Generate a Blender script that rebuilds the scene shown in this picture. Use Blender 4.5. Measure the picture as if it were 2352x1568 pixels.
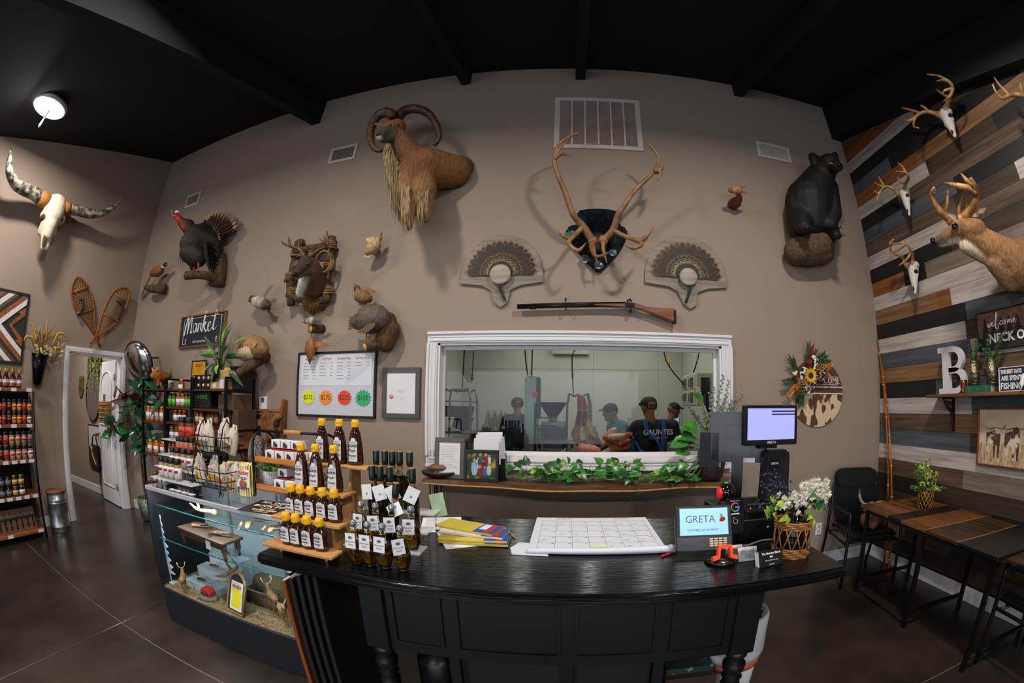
import bpy, bmesh, math, random
import numpy as np
from mathutils import Vector as V, Matrix as Mx
for o in list(bpy.data.objects): bpy.data.objects.remove(o)
SC = bpy.context.scene
COL = SC.collection
RN = random.Random(11)
PI = math.pi

# ---------------------------------------------------------------- camera (fisheye lens, level-ish, 1.54 m above the floor)
CX, CY, YAW, PIT, ROL, FF, K3 = 1310.12,906.75,-.0025,.0275,-.0094,886.9,-.0276
HC = 1.543
CAMR = Mx.Rotation(YAW, 3, 'Z') @ Mx.Rotation(PIT, 3, 'X') @ Mx.Rotation(ROL, 3, 'Y')
cd = bpy.data.cameras.new('camera'); cam = bpy.data.objects.new('camera', cd); COL.objects.link(cam); SC.camera = cam
cd.type = 'PANO'; cd.panorama_type = 'FISHEYE_LENS_POLYNOMIAL'; cd.sensor_fit = 'HORIZONTAL'
cd.sensor_width = 36; cd.sensor_height = 24; cd.fisheye_fov = math.radians(240)
_s = 36/2352 * FF
cd.fisheye_polynomial_k0 = 0; cd.fisheye_polynomial_k1 = -1 / _s; cd.fisheye_polynomial_k2 = 0
cd.fisheye_polynomial_k3 = -K3 / _s ** 3; cd.fisheye_polynomial_k4 = 0
cd.shift_x = -(CX - 1176) / 2352; cd.shift_y = (CY - 784) / 1568
cd.clip_start = .02; cd.clip_end = 100
cam.matrix_world = Mx.Translation((0,0, HC)) @ CAMR.to_4x4() @ Mx.Rotation(PI / 2,4, 'X')

# ---------------------------------------------------------------- light and exposure
vs = SC.view_settings; vs.view_transform = 'Standard'; vs.look = 'None'; vs.gamma = 1; vs.use_curve_mapping = False
vs.exposure = 0.0
SC.cycles.max_bounces = 8; SC.cycles.transparent_max_bounces = 24; SC.cycles.transmission_bounces = 8
SC.cycles.caustics_reflective = False; SC.cycles.caustics_refractive = False
SC.cycles.sample_clamp_indirect = 4
w = bpy.data.worlds.new('world'); SC.world = w; w.use_nodes = True
w.node_tree.nodes['Background'].inputs[0].default_value = (.55,.65,.8,1)
w.node_tree.nodes['Background'].inputs[1].default_value = .15
XL, XR, YB, YF = -6.074,3.132,3.1,-5.2
def ceil_z(y): return 5.11 - .32 * (YB - y)
def area(name, loc, rot, sx, sy, power, col=(1,1,1), shape='RECTANGLE', spread=PI):
    l = bpy.data.lights.new(name, 'AREA'); l.shape = shape; l.size = sx; l.size_y = sy; l.energy = power; l.color = col; l.spread = spread
    o = bpy.data.objects.new(name, l); COL.objects.link(o); o.location = loc; o.rotation_euler = rot; return o
# daylight entering by the shop front behind the camera
area('shopfront_daylight', (-1.2, YF + .25,1.5),(PI / 2,0,0),6.5,2.2,190,(.8,.9,1))
LAMPS = [(-5.03,.69),(-1.9,.69),(1.25,.69),(-5.03,-2.2),(-1.9,-2.2),(1.25,-2.2)]
for i, (lx, ly) in enumerate(LAMPS):
    area('ceiling_lamp_light', (lx, ly, ceil_z(ly) - .09),(0,0,0),.26,.26,[58,86,86,42,56,56][i],(1,.92,.83), 'DISK')
for lx in (-.75,.35,1.3):
    for ly in (4.5,6.0):
        area('workroom_lamp_light', (lx, ly, 2.93),(0,0,0),.14,1.0,6.5,(1,.97,.93))
area('hall_lamp_light', (-7.3,2.0,3.2),(0,0,0),.5,.5,60,(1,.95,.88), 'DISK')

# ---------------------------------------------------------------- pixel -> point on a real plane
def ray(x, y):
    u = (x - CX) / FF; v = -(y - CY) / FF; r = math.hypot(u, v) + 1e-9; t = r * (1 + K3 * r * r)
    return CAMR @ V((math.sin(t) * u / r, math.cos(t), math.sin(t) * v / r))
def pt(x, y, ax, val):
    d = ray(x, y); o = V((0,0, HC)); return o + d * ((val - o[ax]) / d[ax])
def bw(x, y, off=0.): return pt(x, y, 1, YB - off)
def lw(x, y, off=0.): return pt(x, y, 0, XL + off)
def rw(x, y, off=0.): return pt(x, y, 0, XR - off)
def zp(x, y, z): return pt(x, y, 2, z)

# ---------------------------------------------------------------- materials
def lin(h):
    h = h.lstrip('#'); c = [int(h[i:i + 2],16) / 255 for i in (0,2,4)]
    return tuple(x / 12.92 if x <= .04045 else ((x + .055) / 1.055) ** 2.4 for x in c)
_mc = {}
def mat(col, rough=.5, metal=0., var=.12, scale=(12,12,12), bump=0., trans=0., coat=0., emit=0., alpha=1., col2=None, ior=1.45, thr=None, attr=False, key='', obj=True, det=4., sheen=0., bscale=None):
    """procedural principled material: base colour varied by stretched noise, optional second colour, bump"""
    k = (col, rough, metal, var, scale, bump, trans, coat, emit, alpha, col2, ior, thr, attr, key, det, sheen, bscale)
    if k in _mc: return _mc[k]
    m = bpy.data.materials.new('surface_' + col.strip('#')); m.use_nodes = True; nt = m.node_tree; N = nt.nodes; L = nt.links
    b = N['Principled BSDF']; b.inputs['Roughness'].default_value = rough; b.inputs['Metallic'].default_value = metal
    b.inputs['Transmission Weight'].default_value = trans; b.inputs['Coat Weight'].default_value = coat; b.inputs['IOR'].default_value = ior
    b.inputs['Coat Roughness'].default_value = .08; b.inputs['Alpha'].default_value = alpha
    if sheen: b.inputs['Sheen Weight'].default_value = sheen
    c = lin(col)
    if var > 0 or col2 or bump or attr:
        tc = N.new('ShaderNodeTexCoord'); mp = N.new('ShaderNodeMapping'); L.new(tc.outputs['Object'], mp.inputs[0]); mp.inputs['Scale'].default_value = scale
        nz = N.new('ShaderNodeTexNoise'); L.new(mp.outputs[0], nz.inputs[0]); nz.inputs['Scale'].default_value = 1; nz.inputs['Detail'].default_value = det; nz.inputs['Roughness'].default_value = .62
        rp = N.new('ShaderNodeValToRGB'); L.new(nz.outputs['Fac'], rp.inputs[0])
        c2 = lin(col2) if col2 else None
        e = rp.color_ramp.elements
        if c2:
            t = thr or (.38,.62); e[0].position, e[1].position = t; e[0].color = (*c, 1); e[1].color = (*c2,1)
        else:
            e[0].position, e[1].position = .25,.75
            a = (0.5,) * 3 if attr else c
            e[0].color = (*[x * (1 - var) for x in (a if not attr else (1,1,1))],1); e[1].color = (*[min(1., x * (1 + var)) if not attr else 1 + var for x in (a if not attr else (1,1,1))],1)
        out = rp.outputs[0]
        if attr:
            at = N.new('ShaderNodeAttribute'); at.attribute_name = 'tint'
            mx = N.new('ShaderNodeMix'); mx.data_type = 'RGBA'; mx.blend_type = 'MULTIPLY'; mx.inputs['Factor'].default_value = 1
            L.new(at.outputs['Color'], mx.inputs['A']); L.new(out, mx.inputs['B']); out = mx.outputs['Result']
        L.new(out, b.inputs['Base Color'])
        if bump:
            bp = N.new('ShaderNodeBump'); bp.inputs['Strength'].default_value = bump; bp.inputs['Distance'].default_value = .01
            if bscale:
                mp2 = N.new('ShaderNodeMapping'); L.new(tc.outputs['Object'], mp2.inputs[0]); mp2.inputs['Scale'].default_value = bscale
                nz = N.new('ShaderNodeTexNoise'); L.new(mp2.outputs[0], nz.inputs[0]); nz.inputs['Scale'].default_value = 1; nz.inputs['Detail'].default_value = 3
            L.new(nz.outputs['Fac'], bp.inputs['Height']); L.new(bp.outputs[0], b.inputs['Normal'])
    else:
        b.inputs['Base Color'].default_value = (*c, 1)
    if emit:
        b.inputs['Emission Color'].default_value = (*c, 1); b.inputs['Emission Strength'].default_value = emit
    _mc[k] = m; return m
def pane(tint='#ffffff', refl=1., name='glass', rough=.0):
    """thin clear sheet: see-through with Fresnel reflection"""
    k = ('pane', tint, refl, rough)
    if k in _mc: return _mc[k]
    m = bpy.data.materials.new(name); m.use_nodes = True; nt = m.node_tree; N = nt.nodes; L = nt.links; N.clear()
    o = N.new('ShaderNodeOutputMaterial'); t = N.new('ShaderNodeBsdfTransparent'); g = N.new('ShaderNodeBsdfGlossy'); mx = N.new('ShaderNodeMixShader'); f = N.new('ShaderNodeFresnel')
    t.inputs[0].default_value = (*lin(tint),1); g.inputs['Roughness'].default_value = rough; f.inputs[0].default_value = 1.45
    mu = N.new('ShaderNodeMath'); mu.operation = 'MULTIPLY'; mu.inputs[1].default_value = refl; L.new(f.outputs[0], mu.inputs[0])
    ge = N.new('ShaderNodeNewGeometry'); sb = N.new('ShaderNodeMath'); sb.operation = 'SUBTRACT'; sb.use_clamp = True; L.new(mu.outputs[0], sb.inputs[0]); L.new(ge.outputs['Backfacing'], sb.inputs[1]); mu = sb
    L.new(mu.outputs[0], mx.inputs[0]); L.new(t.outputs[0], mx.inputs[1]); L.new(g.outputs[0], mx.inputs[2]); L.new(mx.outputs[0], o.inputs[0])
    _mc[k] = m; return m
def wood(c1, c2, ax=0, rough=.5, coat=0., s=1., bump=.15):
    sc = [26 * s] * 3; sc[ax] = 1.6 * s
    return mat(c1, rough, col2=c2, scale=tuple(sc), bump=bump, coat=coat, thr=(.3,.7), det=6)
FUR = mat('#ffffff', .9, var=.5, scale=(60,60,16), bump=.9, attr=True, key='fur')
FEA = mat('#ffffff', .6, var=.6, scale=(50,50,26), bump=.9, attr=True, key='feather')
BONE = mat('#cfc4b4', .6, col2='#a8977f', scale=(22,22,22), bump=.25, thr=(.35,.8))
ANT = mat('#8a5c30', .5, col2='#c09a68', scale=(20,20,9), bump=.25)
BLK = mat('#15161a', .45, var=.1); BLKM = mat('#1d1f24', .4,.7, var=.1); WHT = mat('#d9d8dc', .5, var=.04)
GLS = pane(); DARK = mat('#0b0b0d', .6, var=0)
STEEL = mat('#8b8d8c', .33,.9, var=.12); CHROME = mat('#d0d2d4', .15,1., var=0)
LEAF = mat('#1f5226', .38, col2='#3f7c34', scale=(9,9,9), thr=(.3,.75)); LEAFD = mat('#16351f', .35, col2='#2a5630', scale=(9,9,9)); LEAFB = mat('#4f8a2a', .45, col2='#9fb04a', scale=(20,20,20))
STEM = mat('#4d5a2c', .6); BARK = mat('#3a281a', .85, col2='#5b412b', scale=(30,30,8), bump=.8)
PAPER = mat('#dcdbe0', .7, var=.03)

# ---------------------------------------------------------------- object bookkeeping
ROOTM = {}
def T(name, label, cat, loc=(0,0,0), rz=0., group=None):
    o = bpy.data.objects.new(name, None); COL.objects.link(o); o.location = loc; o.rotation_euler = (0,0, rz); o.empty_display_size = .05
    o['label'] = label; o['category'] = cat
    if group: o['group'] = group
    ROOTM[o] = Mx.Translation(loc) @ Mx.Rotation(rz, 4, 'Z'); return o
def tag(o, label=None, cat=None, group=None, kind=None):
    for k, v in (('label', label),('category', cat),('group', group),('kind', kind)):
        if v: o[k] = v
    return o
def top(o):
    while o.parent: o = o.parent
    return o
def dup(r, loc, rz=None, label=None, group=None, swap=None):
    def cp(o, p):
        c = o.copy(); COL.objects.link(c); c.parent = p
        if p is None:
            c.location = loc
            if rz is not None: c.rotation_euler = (0,0, rz)
        if swap and c.type == 'MESH':
            for i, s in enumerate(c.material_slots):
                if s.material in swap:
                    s.link = 'OBJECT'; s.material = swap[c.data.materials[i]]
        for ch in KIDS.get(o, ()): KIDS.setdefault(c, []).append(cp(ch, c))
        return c
    c = cp(r, None)
    if label: c['label'] = label
    if group: c['group'] = group
    return c
KIDS = {}

class B:
    """mesh collector; every method adds one closed piece"""
    def __init__(s, *mats):
        s.v = []; s.f = []; s.m = []; s.sm = []; s.mats = list(mats); s.cur = 0; s.M = None; s.smooth = False; s.tint = None
    def mi(s, m):
        if m is None: return s.cur
        if m not in s.mats: s.mats.append(m)
        return s.mats.index(m)
    def add(s, vs, fs, m=None, smooth=False):
        n = len(s.v); M = s.M
        s.v += [tuple(M @ V(p)) if M is not None else tuple(p) for p in vs]
        i = s.mi(m)
        for f in fs: s.f.append([a + n for a in f]); s.m.append(i); s.sm.append(smooth)
        return s
    def box(s, c, d, m=None, rot=None, taper=1.):
        x, y, z = d[0] / 2, d[1] / 2, d[2] / 2; c = V(c)
        P = [V((sx * x * (taper if sz > 0 else 1), sy * y * (taper if sz > 0 else 1), sz * z)) for sx, sy, sz in ((-1,-1,-1),(1,-1,-1),(1,1,-1),(-1,1,-1),(-1,-1,1),(1,-1,1),(1,1,1),(-1,1,1))]
        if rot is not None: P = [rot @ p for p in P]
        return s.add([c + p for p in P],[(0,3,2,1),(4,5,6,7),(0,1,5,4),(1,2,6,5),(2,3,7,6),(3,0,4,7)], m)
    def b2(s, a, b, m=None):
        return s.box([(i + j) / 2 for i, j in zip(a, b)],[abs(j - i) for i, j in zip(a, b)], m)
    def lathe(s, prof, c=(0,0,0), n=20, m=None, ax=None, smooth=True, sx=1., sy=1.):
        Q = V((0,0,1)).rotation_difference(V(ax)).to_matrix() if ax is not None else Mx.Identity(3)
        vs = []; fs = []; c = V(c); k = len(prof)
        for r, z in prof:
            for j in range(n):
                a = 2 * PI * j / n; vs.append(c + Q @ V((r * sx * math.cos(a), r * sy * math.sin(a), z)))
        for i in range(k - 1):
            for j in range(n):
                j2 = (j + 1) % n; fs.append((i * n + j, i * n + j2,(i + 1) * n + j2,(i + 1) * n + j))
        if prof[0][0] > 1e-5: fs.append(tuple(range(n - 1,-1,-1)))
        if prof[-1][0] > 1e-5: fs.append(tuple((k - 1) * n + j for j in range(n)))
        return s.add(vs, fs, m, smooth)
    def cyl(s, a, b, r, r2=None, n=12, m=None, smooth=True):
        a, b = V(a), V(b); d = b - a
        return s.lathe([(r, 0),(r if r2 is None else r2, d.length)], a, n, m, d, smooth)
    def ball(s, c, r, n=12, m=None, rot=None):
        r = (r, r, r) if not hasattr(r, '__len__') else r
        h = max(4, n // 2); vs = []; fs = []; c = V(c)
        for i in range(h + 1):
            t = PI * i / h; q = max(math.sin(t),1e-3)
            for j in range(n):
                a = 2 * PI * j / n; p = V((r[0] * q * math.cos(a), r[1] * q * math.sin(a),-r[2] * math.cos(t))); vs.append(c + (rot @ p if rot is not None else p))
        for i in range(h):
            for j in range(n): j2 = (j + 1) % n; fs.append((i * n + j, i * n + j2,(i + 1) * n + j2,(i + 1) * n + j))
        return s.add(vs, fs, m, True)
    def tube(s, pts, r, n=8, m=None, sub=0, closed=False, flat=1.):
        P = [V(p) for p in pts]; rr = list(r) if hasattr(r, '__len__') else [r] * len(P)
        if sub: P, rr = crom(P, rr, sub, closed)
        k = len(P); vs = []; fs = []
        up = None
        for i in range(k):
            d = (P[(i + 1) % k] - P[i - 1]) if closed else (P[min(i + 1, k - 1)] - P[max(i - 1,0)])
            d = d.normalized() if d.length > 1e-9 else V((0,0,1))
            if up is None: up = d.orthogonal().normalized()
            up = (up - d * up.dot(d)); up = up.normalized() if up.length > 1e-6 else d.orthogonal().normalized()
            sd = d.cross(up)
            for j in range(n):
                a = 2 * PI * j / n; vs.append(P[i] + up * (rr[i] * math.cos(a)) + sd * (rr[i] * flat * math.sin(a)))
        for i in range(k if closed else k - 1):
            i2 = (i + 1) % k
            for j in range(n): j2 = (j + 1) % n; fs.append((i * n + j, i * n + j2, i2 * n + j2, i2 * n + j))
        if not closed: fs += [tuple(range(n - 1,-1,-1)), tuple((k - 1) * n + j for j in range(n))]
        return s.add(vs, fs, m, True)
    def prism(s, poly, h, fr=None, m=None, smooth=False):
        """poly 2D -> extruded by h along +z of frame fr (4x4)"""
        fr = fr or Mx.Identity(4); n = len(poly)
        ar = sum(poly[i][0] * poly[(i + 1) % n][1] - poly[(i + 1) % n][0] * poly[i][1] for i in range(n))
        if ar < 0: poly = poly[::-1]
        vs = [fr @ V((x, y, 0)) for x, y in poly] + [fr @ V((x, y, h)) for x, y in poly]
        fs = [tuple(range(n - 1,-1,-1)), tuple(range(n, 2 * n))] + [(i, (i + 1) % n, n + (i + 1) % n, n + i) for i in range(n)]
        return s.add(vs, fs, m, smooth)
    def leaf(s, p, d, nrm, L, W, bend=.2, m=None, k=4, tip=.5, cup=.15):
        """one curved leaf blade (two-sided sheet with midrib fold)"""
        d = V(d).normalized(); nrm = V(nrm); nrm = (nrm - d * nrm.dot(d)); nrm = nrm.normalized() if nrm.length > 1e-6 else d.orthogonal(); sd = d.cross(nrm); p = V(p)
        vs = []; fs = []
        for i in range(k + 1):
            t = i / k; wv = W / 2 * (math.sin(PI * min(1, t ** tip * .98 + .02)) ** .8 if 0 < i < k else (.12 if i == 0 else 0.02))
            c = p + d * (L * (t - .12 * bend * t * t)) - nrm * (bend * L * t * t)
            vs += [c + sd * wv + nrm * (cup * wv), c, c - sd * wv + nrm * (cup * wv)]
        for i in range(k): a = i * 3; fs += [(a, a + 1, a + 4, a + 3),(a + 1, a + 2, a + 5, a + 4)]
        return s.add(vs, fs, m, True)
    def ob(s, name, par=None, bevel=0., seg=1, kind=None, auto=False):
        me = bpy.data.meshes.new(name)
        vs = s.v
        o = bpy.data.objects.new(name, me); COL.objects.link(o)
        if par is not None:
            M = ROOTM[top(par)].inverted(); vs = [tuple(M @ V(p)) for p in vs]
            o.parent = par; KIDS.setdefault(par, []).append(o)
        else:
            a = np.array(vs); lo, hi = a.min(0), a.max(0); c = V(((lo[0] + hi[0]) / 2,(lo[1] + hi[1]) / 2, lo[2])); vs = [tuple(V(p) - c) for p in vs]; o.location = c; ROOTM[o] = Mx.Translation(c)
        me.from_pydata(vs, [], s.f)
        for m in s.mats: me.materials.append(m)
        me.polygons.foreach_set('material_index', s.m); me.polygons.foreach_set('use_smooth', s.sm); me.update()
        if bevel:
            bm = bmesh.new(); bm.from_mesh(me)
            es = [e for e in bm.edges if len(e.link_faces) == 2 and e.calc_face_angle(0) > .6]
            bmesh.ops.bevel(bm, geom=es, offset=bevel, segments=seg, affect='EDGES', clamp_overlap=True); bm.to_mesh(me); bm.free()
        if kind or (par is not None and name in ('print', 'wires', 'stand', 'keys')): o['kind'] = kind or 'stuff'
        return o
def crom(P, rr, sub, closed=False):
    Q = []; q = []; k = len(P); rng = range(k if closed else k - 1)
    g = (lambda i: P[i % k]) if closed else (lambda i: P[max(0, min(k - 1, i))])
    for i in rng:
        a, b, c, d = g(i - 1), g(i), g(i + 1), g(i + 2)
        for t in range(sub):
            t = t / sub; Q.append(.5 * ((2 * b) + (c - a) * t + (2 * a - 5 * b + 4 * c - d) * t * t + (3 * b - a - 3 * c + d) * t ** 3)); q.append(rr[i] * (1 - t) + rr[(i + 1) % k] * t)
    if not closed: Q.append(P[-1]); q.append(rr[-1])
    return Q, q
def frame(o, x, y):
    x = V(x).normalized(); y = V(y); y = (y - x * y.dot(x)).normalized(); z = x.cross(y)
    M = Mx((x, y, z)).transposed().to_4x4(); M.translation = V(o); return M
FBW = lambda p: frame(p, (1,0,0),(0,0,1))     # local z -> towards the room (-y) for back-wall pieces
FLW = lambda p: frame(p, (0,1,0),(0,0,1))     # left wall: local z -> +x
FRW = lambda p: frame(p, (0,-1,0),(0,0,1))    # right wall: local z -> -x
def ell(rx, ry, n=24, a0=0, a1=2 * PI, c=(0,0)):
    e = 0 if abs(a1 - a0 - 2 * PI) < 1e-6 else 1
    return [(c[0] + rx * math.cos(a0 + (a1 - a0) * i / (n - e)), c[1] + ry * math.sin(a0 + (a1 - a0) * i / (n - e))) for i in range(n)]
def rrect(w, h, r=.01, n=4):
    o = []
    for sx, sy, a in ((1,1,0),(-1,1, PI / 2),(-1,-1, PI),(1,-1,1.5 * PI)):
        o += [(sx * (w / 2 - r) + r * math.cos(a + PI / 2 * i / n), sy * (h / 2 - r) + r * math.sin(a + PI / 2 * i / n)) for i in range(n + 1)]
    return o
_tx = {}
def txt(s, size, fr, m, par, name='lettering', align='CENTER', ext=.0006, sx=1., bold=0., sp=1.):
    """flat raised lettering lying on frame fr (x along the line, z outwards)"""
    k = (s, size, align, ext, sx, bold, sp)
    if k not in _tx:
        c = bpy.data.curves.new('t', 'FONT'); c.body = s; c.size = size; c.align_x = align; c.align_y = 'CENTER'; c.extrude = ext; c.resolution_u = 2; c.offset = bold; c.space_character = sp; c.space_line = .95
        o = bpy.data.objects.new('t', c); COL.objects.link(o); dg = bpy.context.evaluated_depsgraph_get(); me = bpy.data.meshes.new_from_object(o.evaluated_get(dg)); bpy.data.objects.remove(o); bpy.data.curves.remove(c)
        n = len(me.vertices); a = np.empty(n * 3); me.vertices.foreach_get('co', a); a = a.reshape(-1,3); a[:, 0] *= sx
        _tx[k] = (a, [list(p.vertices) for p in me.polygons]); bpy.data.meshes.remove(me)
    a, f = _tx[k]; b = B(m); b.M = fr; b.add([tuple(p) for p in a], f); return b.ob(name, par)

def blob(caps, name, par, mats, voxel=.012, smooth=4, sharp=5., post=None, scale=None):
    """one continuous body grown over tapered capsules (p0, r0, p1, r1, colour[, squash vector])"""
    b = B()
    for cp in caps:
        p0, r0, p1, r1 = V(cp[0]), cp[1], V(cp[2]), cp[3]; d = p1 - p0; ln = d.length
        n = 14; prof = [(r0 * math.sin(t),-r0 * math.cos(t)) for t in (.05,.5,1., PI / 2)] + [(r1 * math.sin(t), ln - r1 * math.cos(t)) for t in (PI / 2,2.1,2.7, PI - .05)]
        b.lathe(prof, p0, n, None, d if ln > 1e-6 else (0,0,1))
    me = bpy.data.meshes.new('tmp'); me.from_pydata(b.v, [], b.f); o = bpy.data.objects.new('tmp', me); COL.objects.link(o)
    r = o.modifiers.new('r', 'REMESH'); r.mode = 'VOXEL'; r.voxel_size = voxel; r.use_smooth_shade = True
    if smooth: q = o.modifiers.new('s', 'SMOOTH'); q.iterations = smooth; q.factor = .5
    dg = bpy.context.evaluated_depsgraph_get(); me2 = bpy.data.meshes.new_from_object(o.evaluated_get(dg)); bpy.data.objects.remove(o)
    n = len(me2.vertices); a = np.empty(n * 3, dtype=np.float64); me2.vertices.foreach_get('co', a); a = a.reshape(-1,3)
    W = np.zeros(n); Cc = np.zeros((n, 3))
    for cp in caps:
        p0 = np.array(cp[0], float); d = np.array(cp[2], float) - p0; L2 = d @ d + 1e-12; t = np.clip((a - p0) @ d / L2,0,1)
        rr = cp[1] + (cp[3] - cp[1]) * t; ds = np.linalg.norm(a - p0 - t[:, None] * d, axis=1) / np.maximum(rr, 1e-5); wt = 1 / (np.maximum(ds, .3) ** (sharp * 2)); wt *= 1 / np.maximum(rr, .004) ** .6
        cc = lin(cp[4]); W += wt; Cc += wt[:, None] * np.array(cc)
    Cc /= W[:, None]
    if post is not None: Cc = post(a, Cc)
    M = ROOTM[top(par)].inverted() if par is not None else Mx.Identity(4)
    me2.transform(M); me2.name = name
    at = me2.color_attributes.new('tint', 'FLOAT_COLOR', 'POINT'); at.data.foreach_set('color', np.c_[Cc, np.ones(n)].astype(np.float32).ravel())
    me2.materials.clear(); me2.materials.append(mats)
    ob = bpy.data.objects.new(name, me2); COL.objects.link(ob)
    if par is not None: ob.parent = par; KIDS.setdefault(par, []).append(ob)
    return ob
ORD = ['first', 'second', 'third', 'fourth', 'fifth', 'sixth', 'seventh', 'eighth', 'ninth', 'tenth', 'eleventh', 'twelfth']
# ================================================================ the setting
WALL = mat('#948376', .75, var=.03, scale=(3,3,3), bump=.04, bscale=(60,60,60))
WALLW = mat('#c4c2b6', .5, var=.02, scale=(1,1,1)); CEIL = mat('#0d0d10', .8, var=.1); TRIM = mat('#d8d6da', .4, var=.02)
FLOOR = mat('#191513', .26, col2='#3c322b', scale=(1.3,1.3,1.3), thr=(.33,.74), det=8, bump=.05, bscale=(30,30,30)); JOINT = mat('#6b5440', .8, var=.3, scale=(20,20,20))
def S(b, name, par=None, **k):
    o = b.ob(name, par, **k)
    if par is None: o['kind'] = 'structure'
    return o
def E0(name, loc=(0,0,0)):
    o = bpy.data.objects.new(name, None); COL.objects.link(o); o.location = loc; o['kind'] = 'structure'; ROOTM[o] = Mx.Translation(loc); return o
fl = S(B(JOINT).b2((-9.6, YF - .1,-.12),(XR + .2,7.2,-.006)), 'floor')
gx = [-9.6,-3.032,3.33]; gy = [YF - .1,1.222,3.18,7.2]
for i in range(2):
    for j in range(3): B(FLOOR).b2((gx[i] + .004, gy[j] + .004,-.02),(gx[i + 1] - .004, gy[j + 1] - .004,0)).ob('floor_slab', fl, bevel=.004)
HX0, HX1, HZ0, HZ1 = -1.105,1.285,1.112,2.052
S(B(WALL).b2((-9.4, YB, 0),(HX0, YB + .16,5.4)).b2((HX1, YB, 0),(XR + .15, YB + .16,5.4)).b2((HX0, YB, 0),(HX1, YB + .16, HZ0)).b2((HX0, YB, HZ1),(HX1, YB + .16,5.4)), 'wall_back')
DY0, DY1, DZ = 2.09,2.945,2.065
S(B(WALL).b2((XL - .13, YF, 0),(XL, DY0,5.2)).b2((XL - .13, DY1,0),(XL, YB, 5.2)).b2((XL - .13, DY0, DZ),(XL, DY1,5.2)), 'wall_left')
wr = S(B(DARK).b2((XR + .022, YF, 0),(XR + .15, YB, 5.2)), 'wall_right')
S(B(WALL).b2((XL - .13, YF - .15,0),(-4.6, YF, 2.7)).b2((2.2, YF - .15,0),(XR + .1, YF, 2.7)).b2((-4.6, YF - .15,2.2),(2.2, YF, 2.7)), 'wall_front')
wn = E0('window_2', (-1.2, YF - .08,0))
for i in range(5): B(BLKM).b2((-4.6 + 1.7 * i - .03, YF - .11,0),(-4.6 + 1.7 * i + .03, YF - .05,2.2)).ob('mullion', wn)
for i in range(4): B(GLS).b2((-4.57 + 1.7 * i, YF - .085,.03),(-2.93 + 1.7 * i, YF - .079,2.17)).ob('pane', wn)
y0 = YF - .1; b = B(CEIL); z0, z1 = ceil_z(y0), ceil_z(YB + .16)
b.add([(-6.25, y0, z0),(XR + .16, y0, z0),(XR + .16, YB + .16, z1),(-6.25, YB + .16, z1),(-6.25, y0, z0 + .1),(XR + .16, y0, z0 + .1),(XR + .16, YB + .16, z1 + .1),(-6.25, YB + .16, z1 + .1)],[(0,1,2,3),(7,6,5,4),(0,4,5,1),(1,5,6,2),(2,6,7,3),(3,7,4,0)])
S(b, 'ceiling')
def rafter(name, x0, x1, h):
    b = B(CEIL); e = .012
    P = [(x, y, ceil_z(y) - d) for x in (x0, x1) for y in (YF, YB) for d in (e, h)]
    b.add(P, [(0,2,3,1),(4,5,7,6),(0,4,6,2),(1,3,7,5),(0,1,5,4),(2,6,7,3)]); S(b, name)
for i, (x0, x1, h) in enumerate([(-3.045,-2.93,.355),(-1.185,-1.09,.185),(.03,.133,.185),(1.775,1.875,.18),(3.0, XR + .02,.5)]): rafter('beam_%d' % (i + 1), x0, x1, h)
# plank cladding on the right wall
PW = {'w': wood('#8f8580', '#c6bcb8', 1,.7, s=1.2), 'b': wood('#33271f', '#6b5443', 1,.65), 't': wood('#5b3c24', '#95704e', 1,.6), 'o': wood('#6b3a1a', '#8f5a2e', 1,.55), 's': wood('#353a44', '#585d66', 1,.65), 'k': wood('#0f1013', '#1c1b1c', 1,.6), 'd': wood('#241c17', '#473729', 1,.6), 'g': wood('#5b5048', '#85776b', 1,.65)}
ROWS = {-5: 'dd', -4: 'bd', -3: 'db', -2: 'dk', -1: 'kdb', 0: 'bgd', 1: 'ww', 2: 'sdb', 3: 'bt', 4: 'wsw', 5: 'ks', 6: 'tbg', 7: 'sws', 8: 'wdw', 9: 'ks', 10: 'tow', 11: 'wws', 12: 'otkg', 13: 'kdb', 14: 'wbk', 15: 'bdw', 16: 'skb', 17: 'kbt', 18: 'wdk', 19: 'ots', 20: 'skb', 21: 'kdt', 22: 'wkb', 23: 'obd', 24: 'btd'}
JN = {12: [2.72,2.62,2.34],10: [2.25,2.1],8: [1.98,1.62],4: [1.96,.9],2: [1.97,1.75],0: [2.02,.8],14: [1.87,1.1],18: [2.03,1.2],22: [1.95,1.0]}
for k, cs in ROWS.items():
    za = .882 + .1484 * k; zb = za + .1455; js = [YB] + (JN.get(k) or sorted([RN.uniform(1.6,2.5), RN.uniform(.4,1.2)], reverse=True))[:len(cs) - 1] + [-2.0]
    lim = (zb - 4.75) / .32 + YB - .15
    for i, c in enumerate(cs):
        ya, yb = js[i] - .0015, max(js[i + 1] + .0015, lim)
        if yb < ya - .05: B(PW[c]).b2((XR - RN.uniform(0,.006), yb, za),(XR + .022, ya, zb)).ob('plank', wr)
# skirting boards
S(B(TRIM).b2((XR - .018,-2,0),(XR, YB, .125)), 'baseboard_right', bevel=.004)
S(B(TRIM).b2((XL + .02, YB - .018,0),(XR - .02, YB, .125)), 'baseboard_back', bevel=.004)
S(B(TRIM).b2((XL, YF, 0),(XL + .018, DY0 - .08,.125)), 'baseboard_left', bevel=.004)
S(B(TRIM).b2((-8.9, YB - .018,0),(XL - .14, YB, .125)), 'baseboard_hall', bevel=.004)
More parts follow.
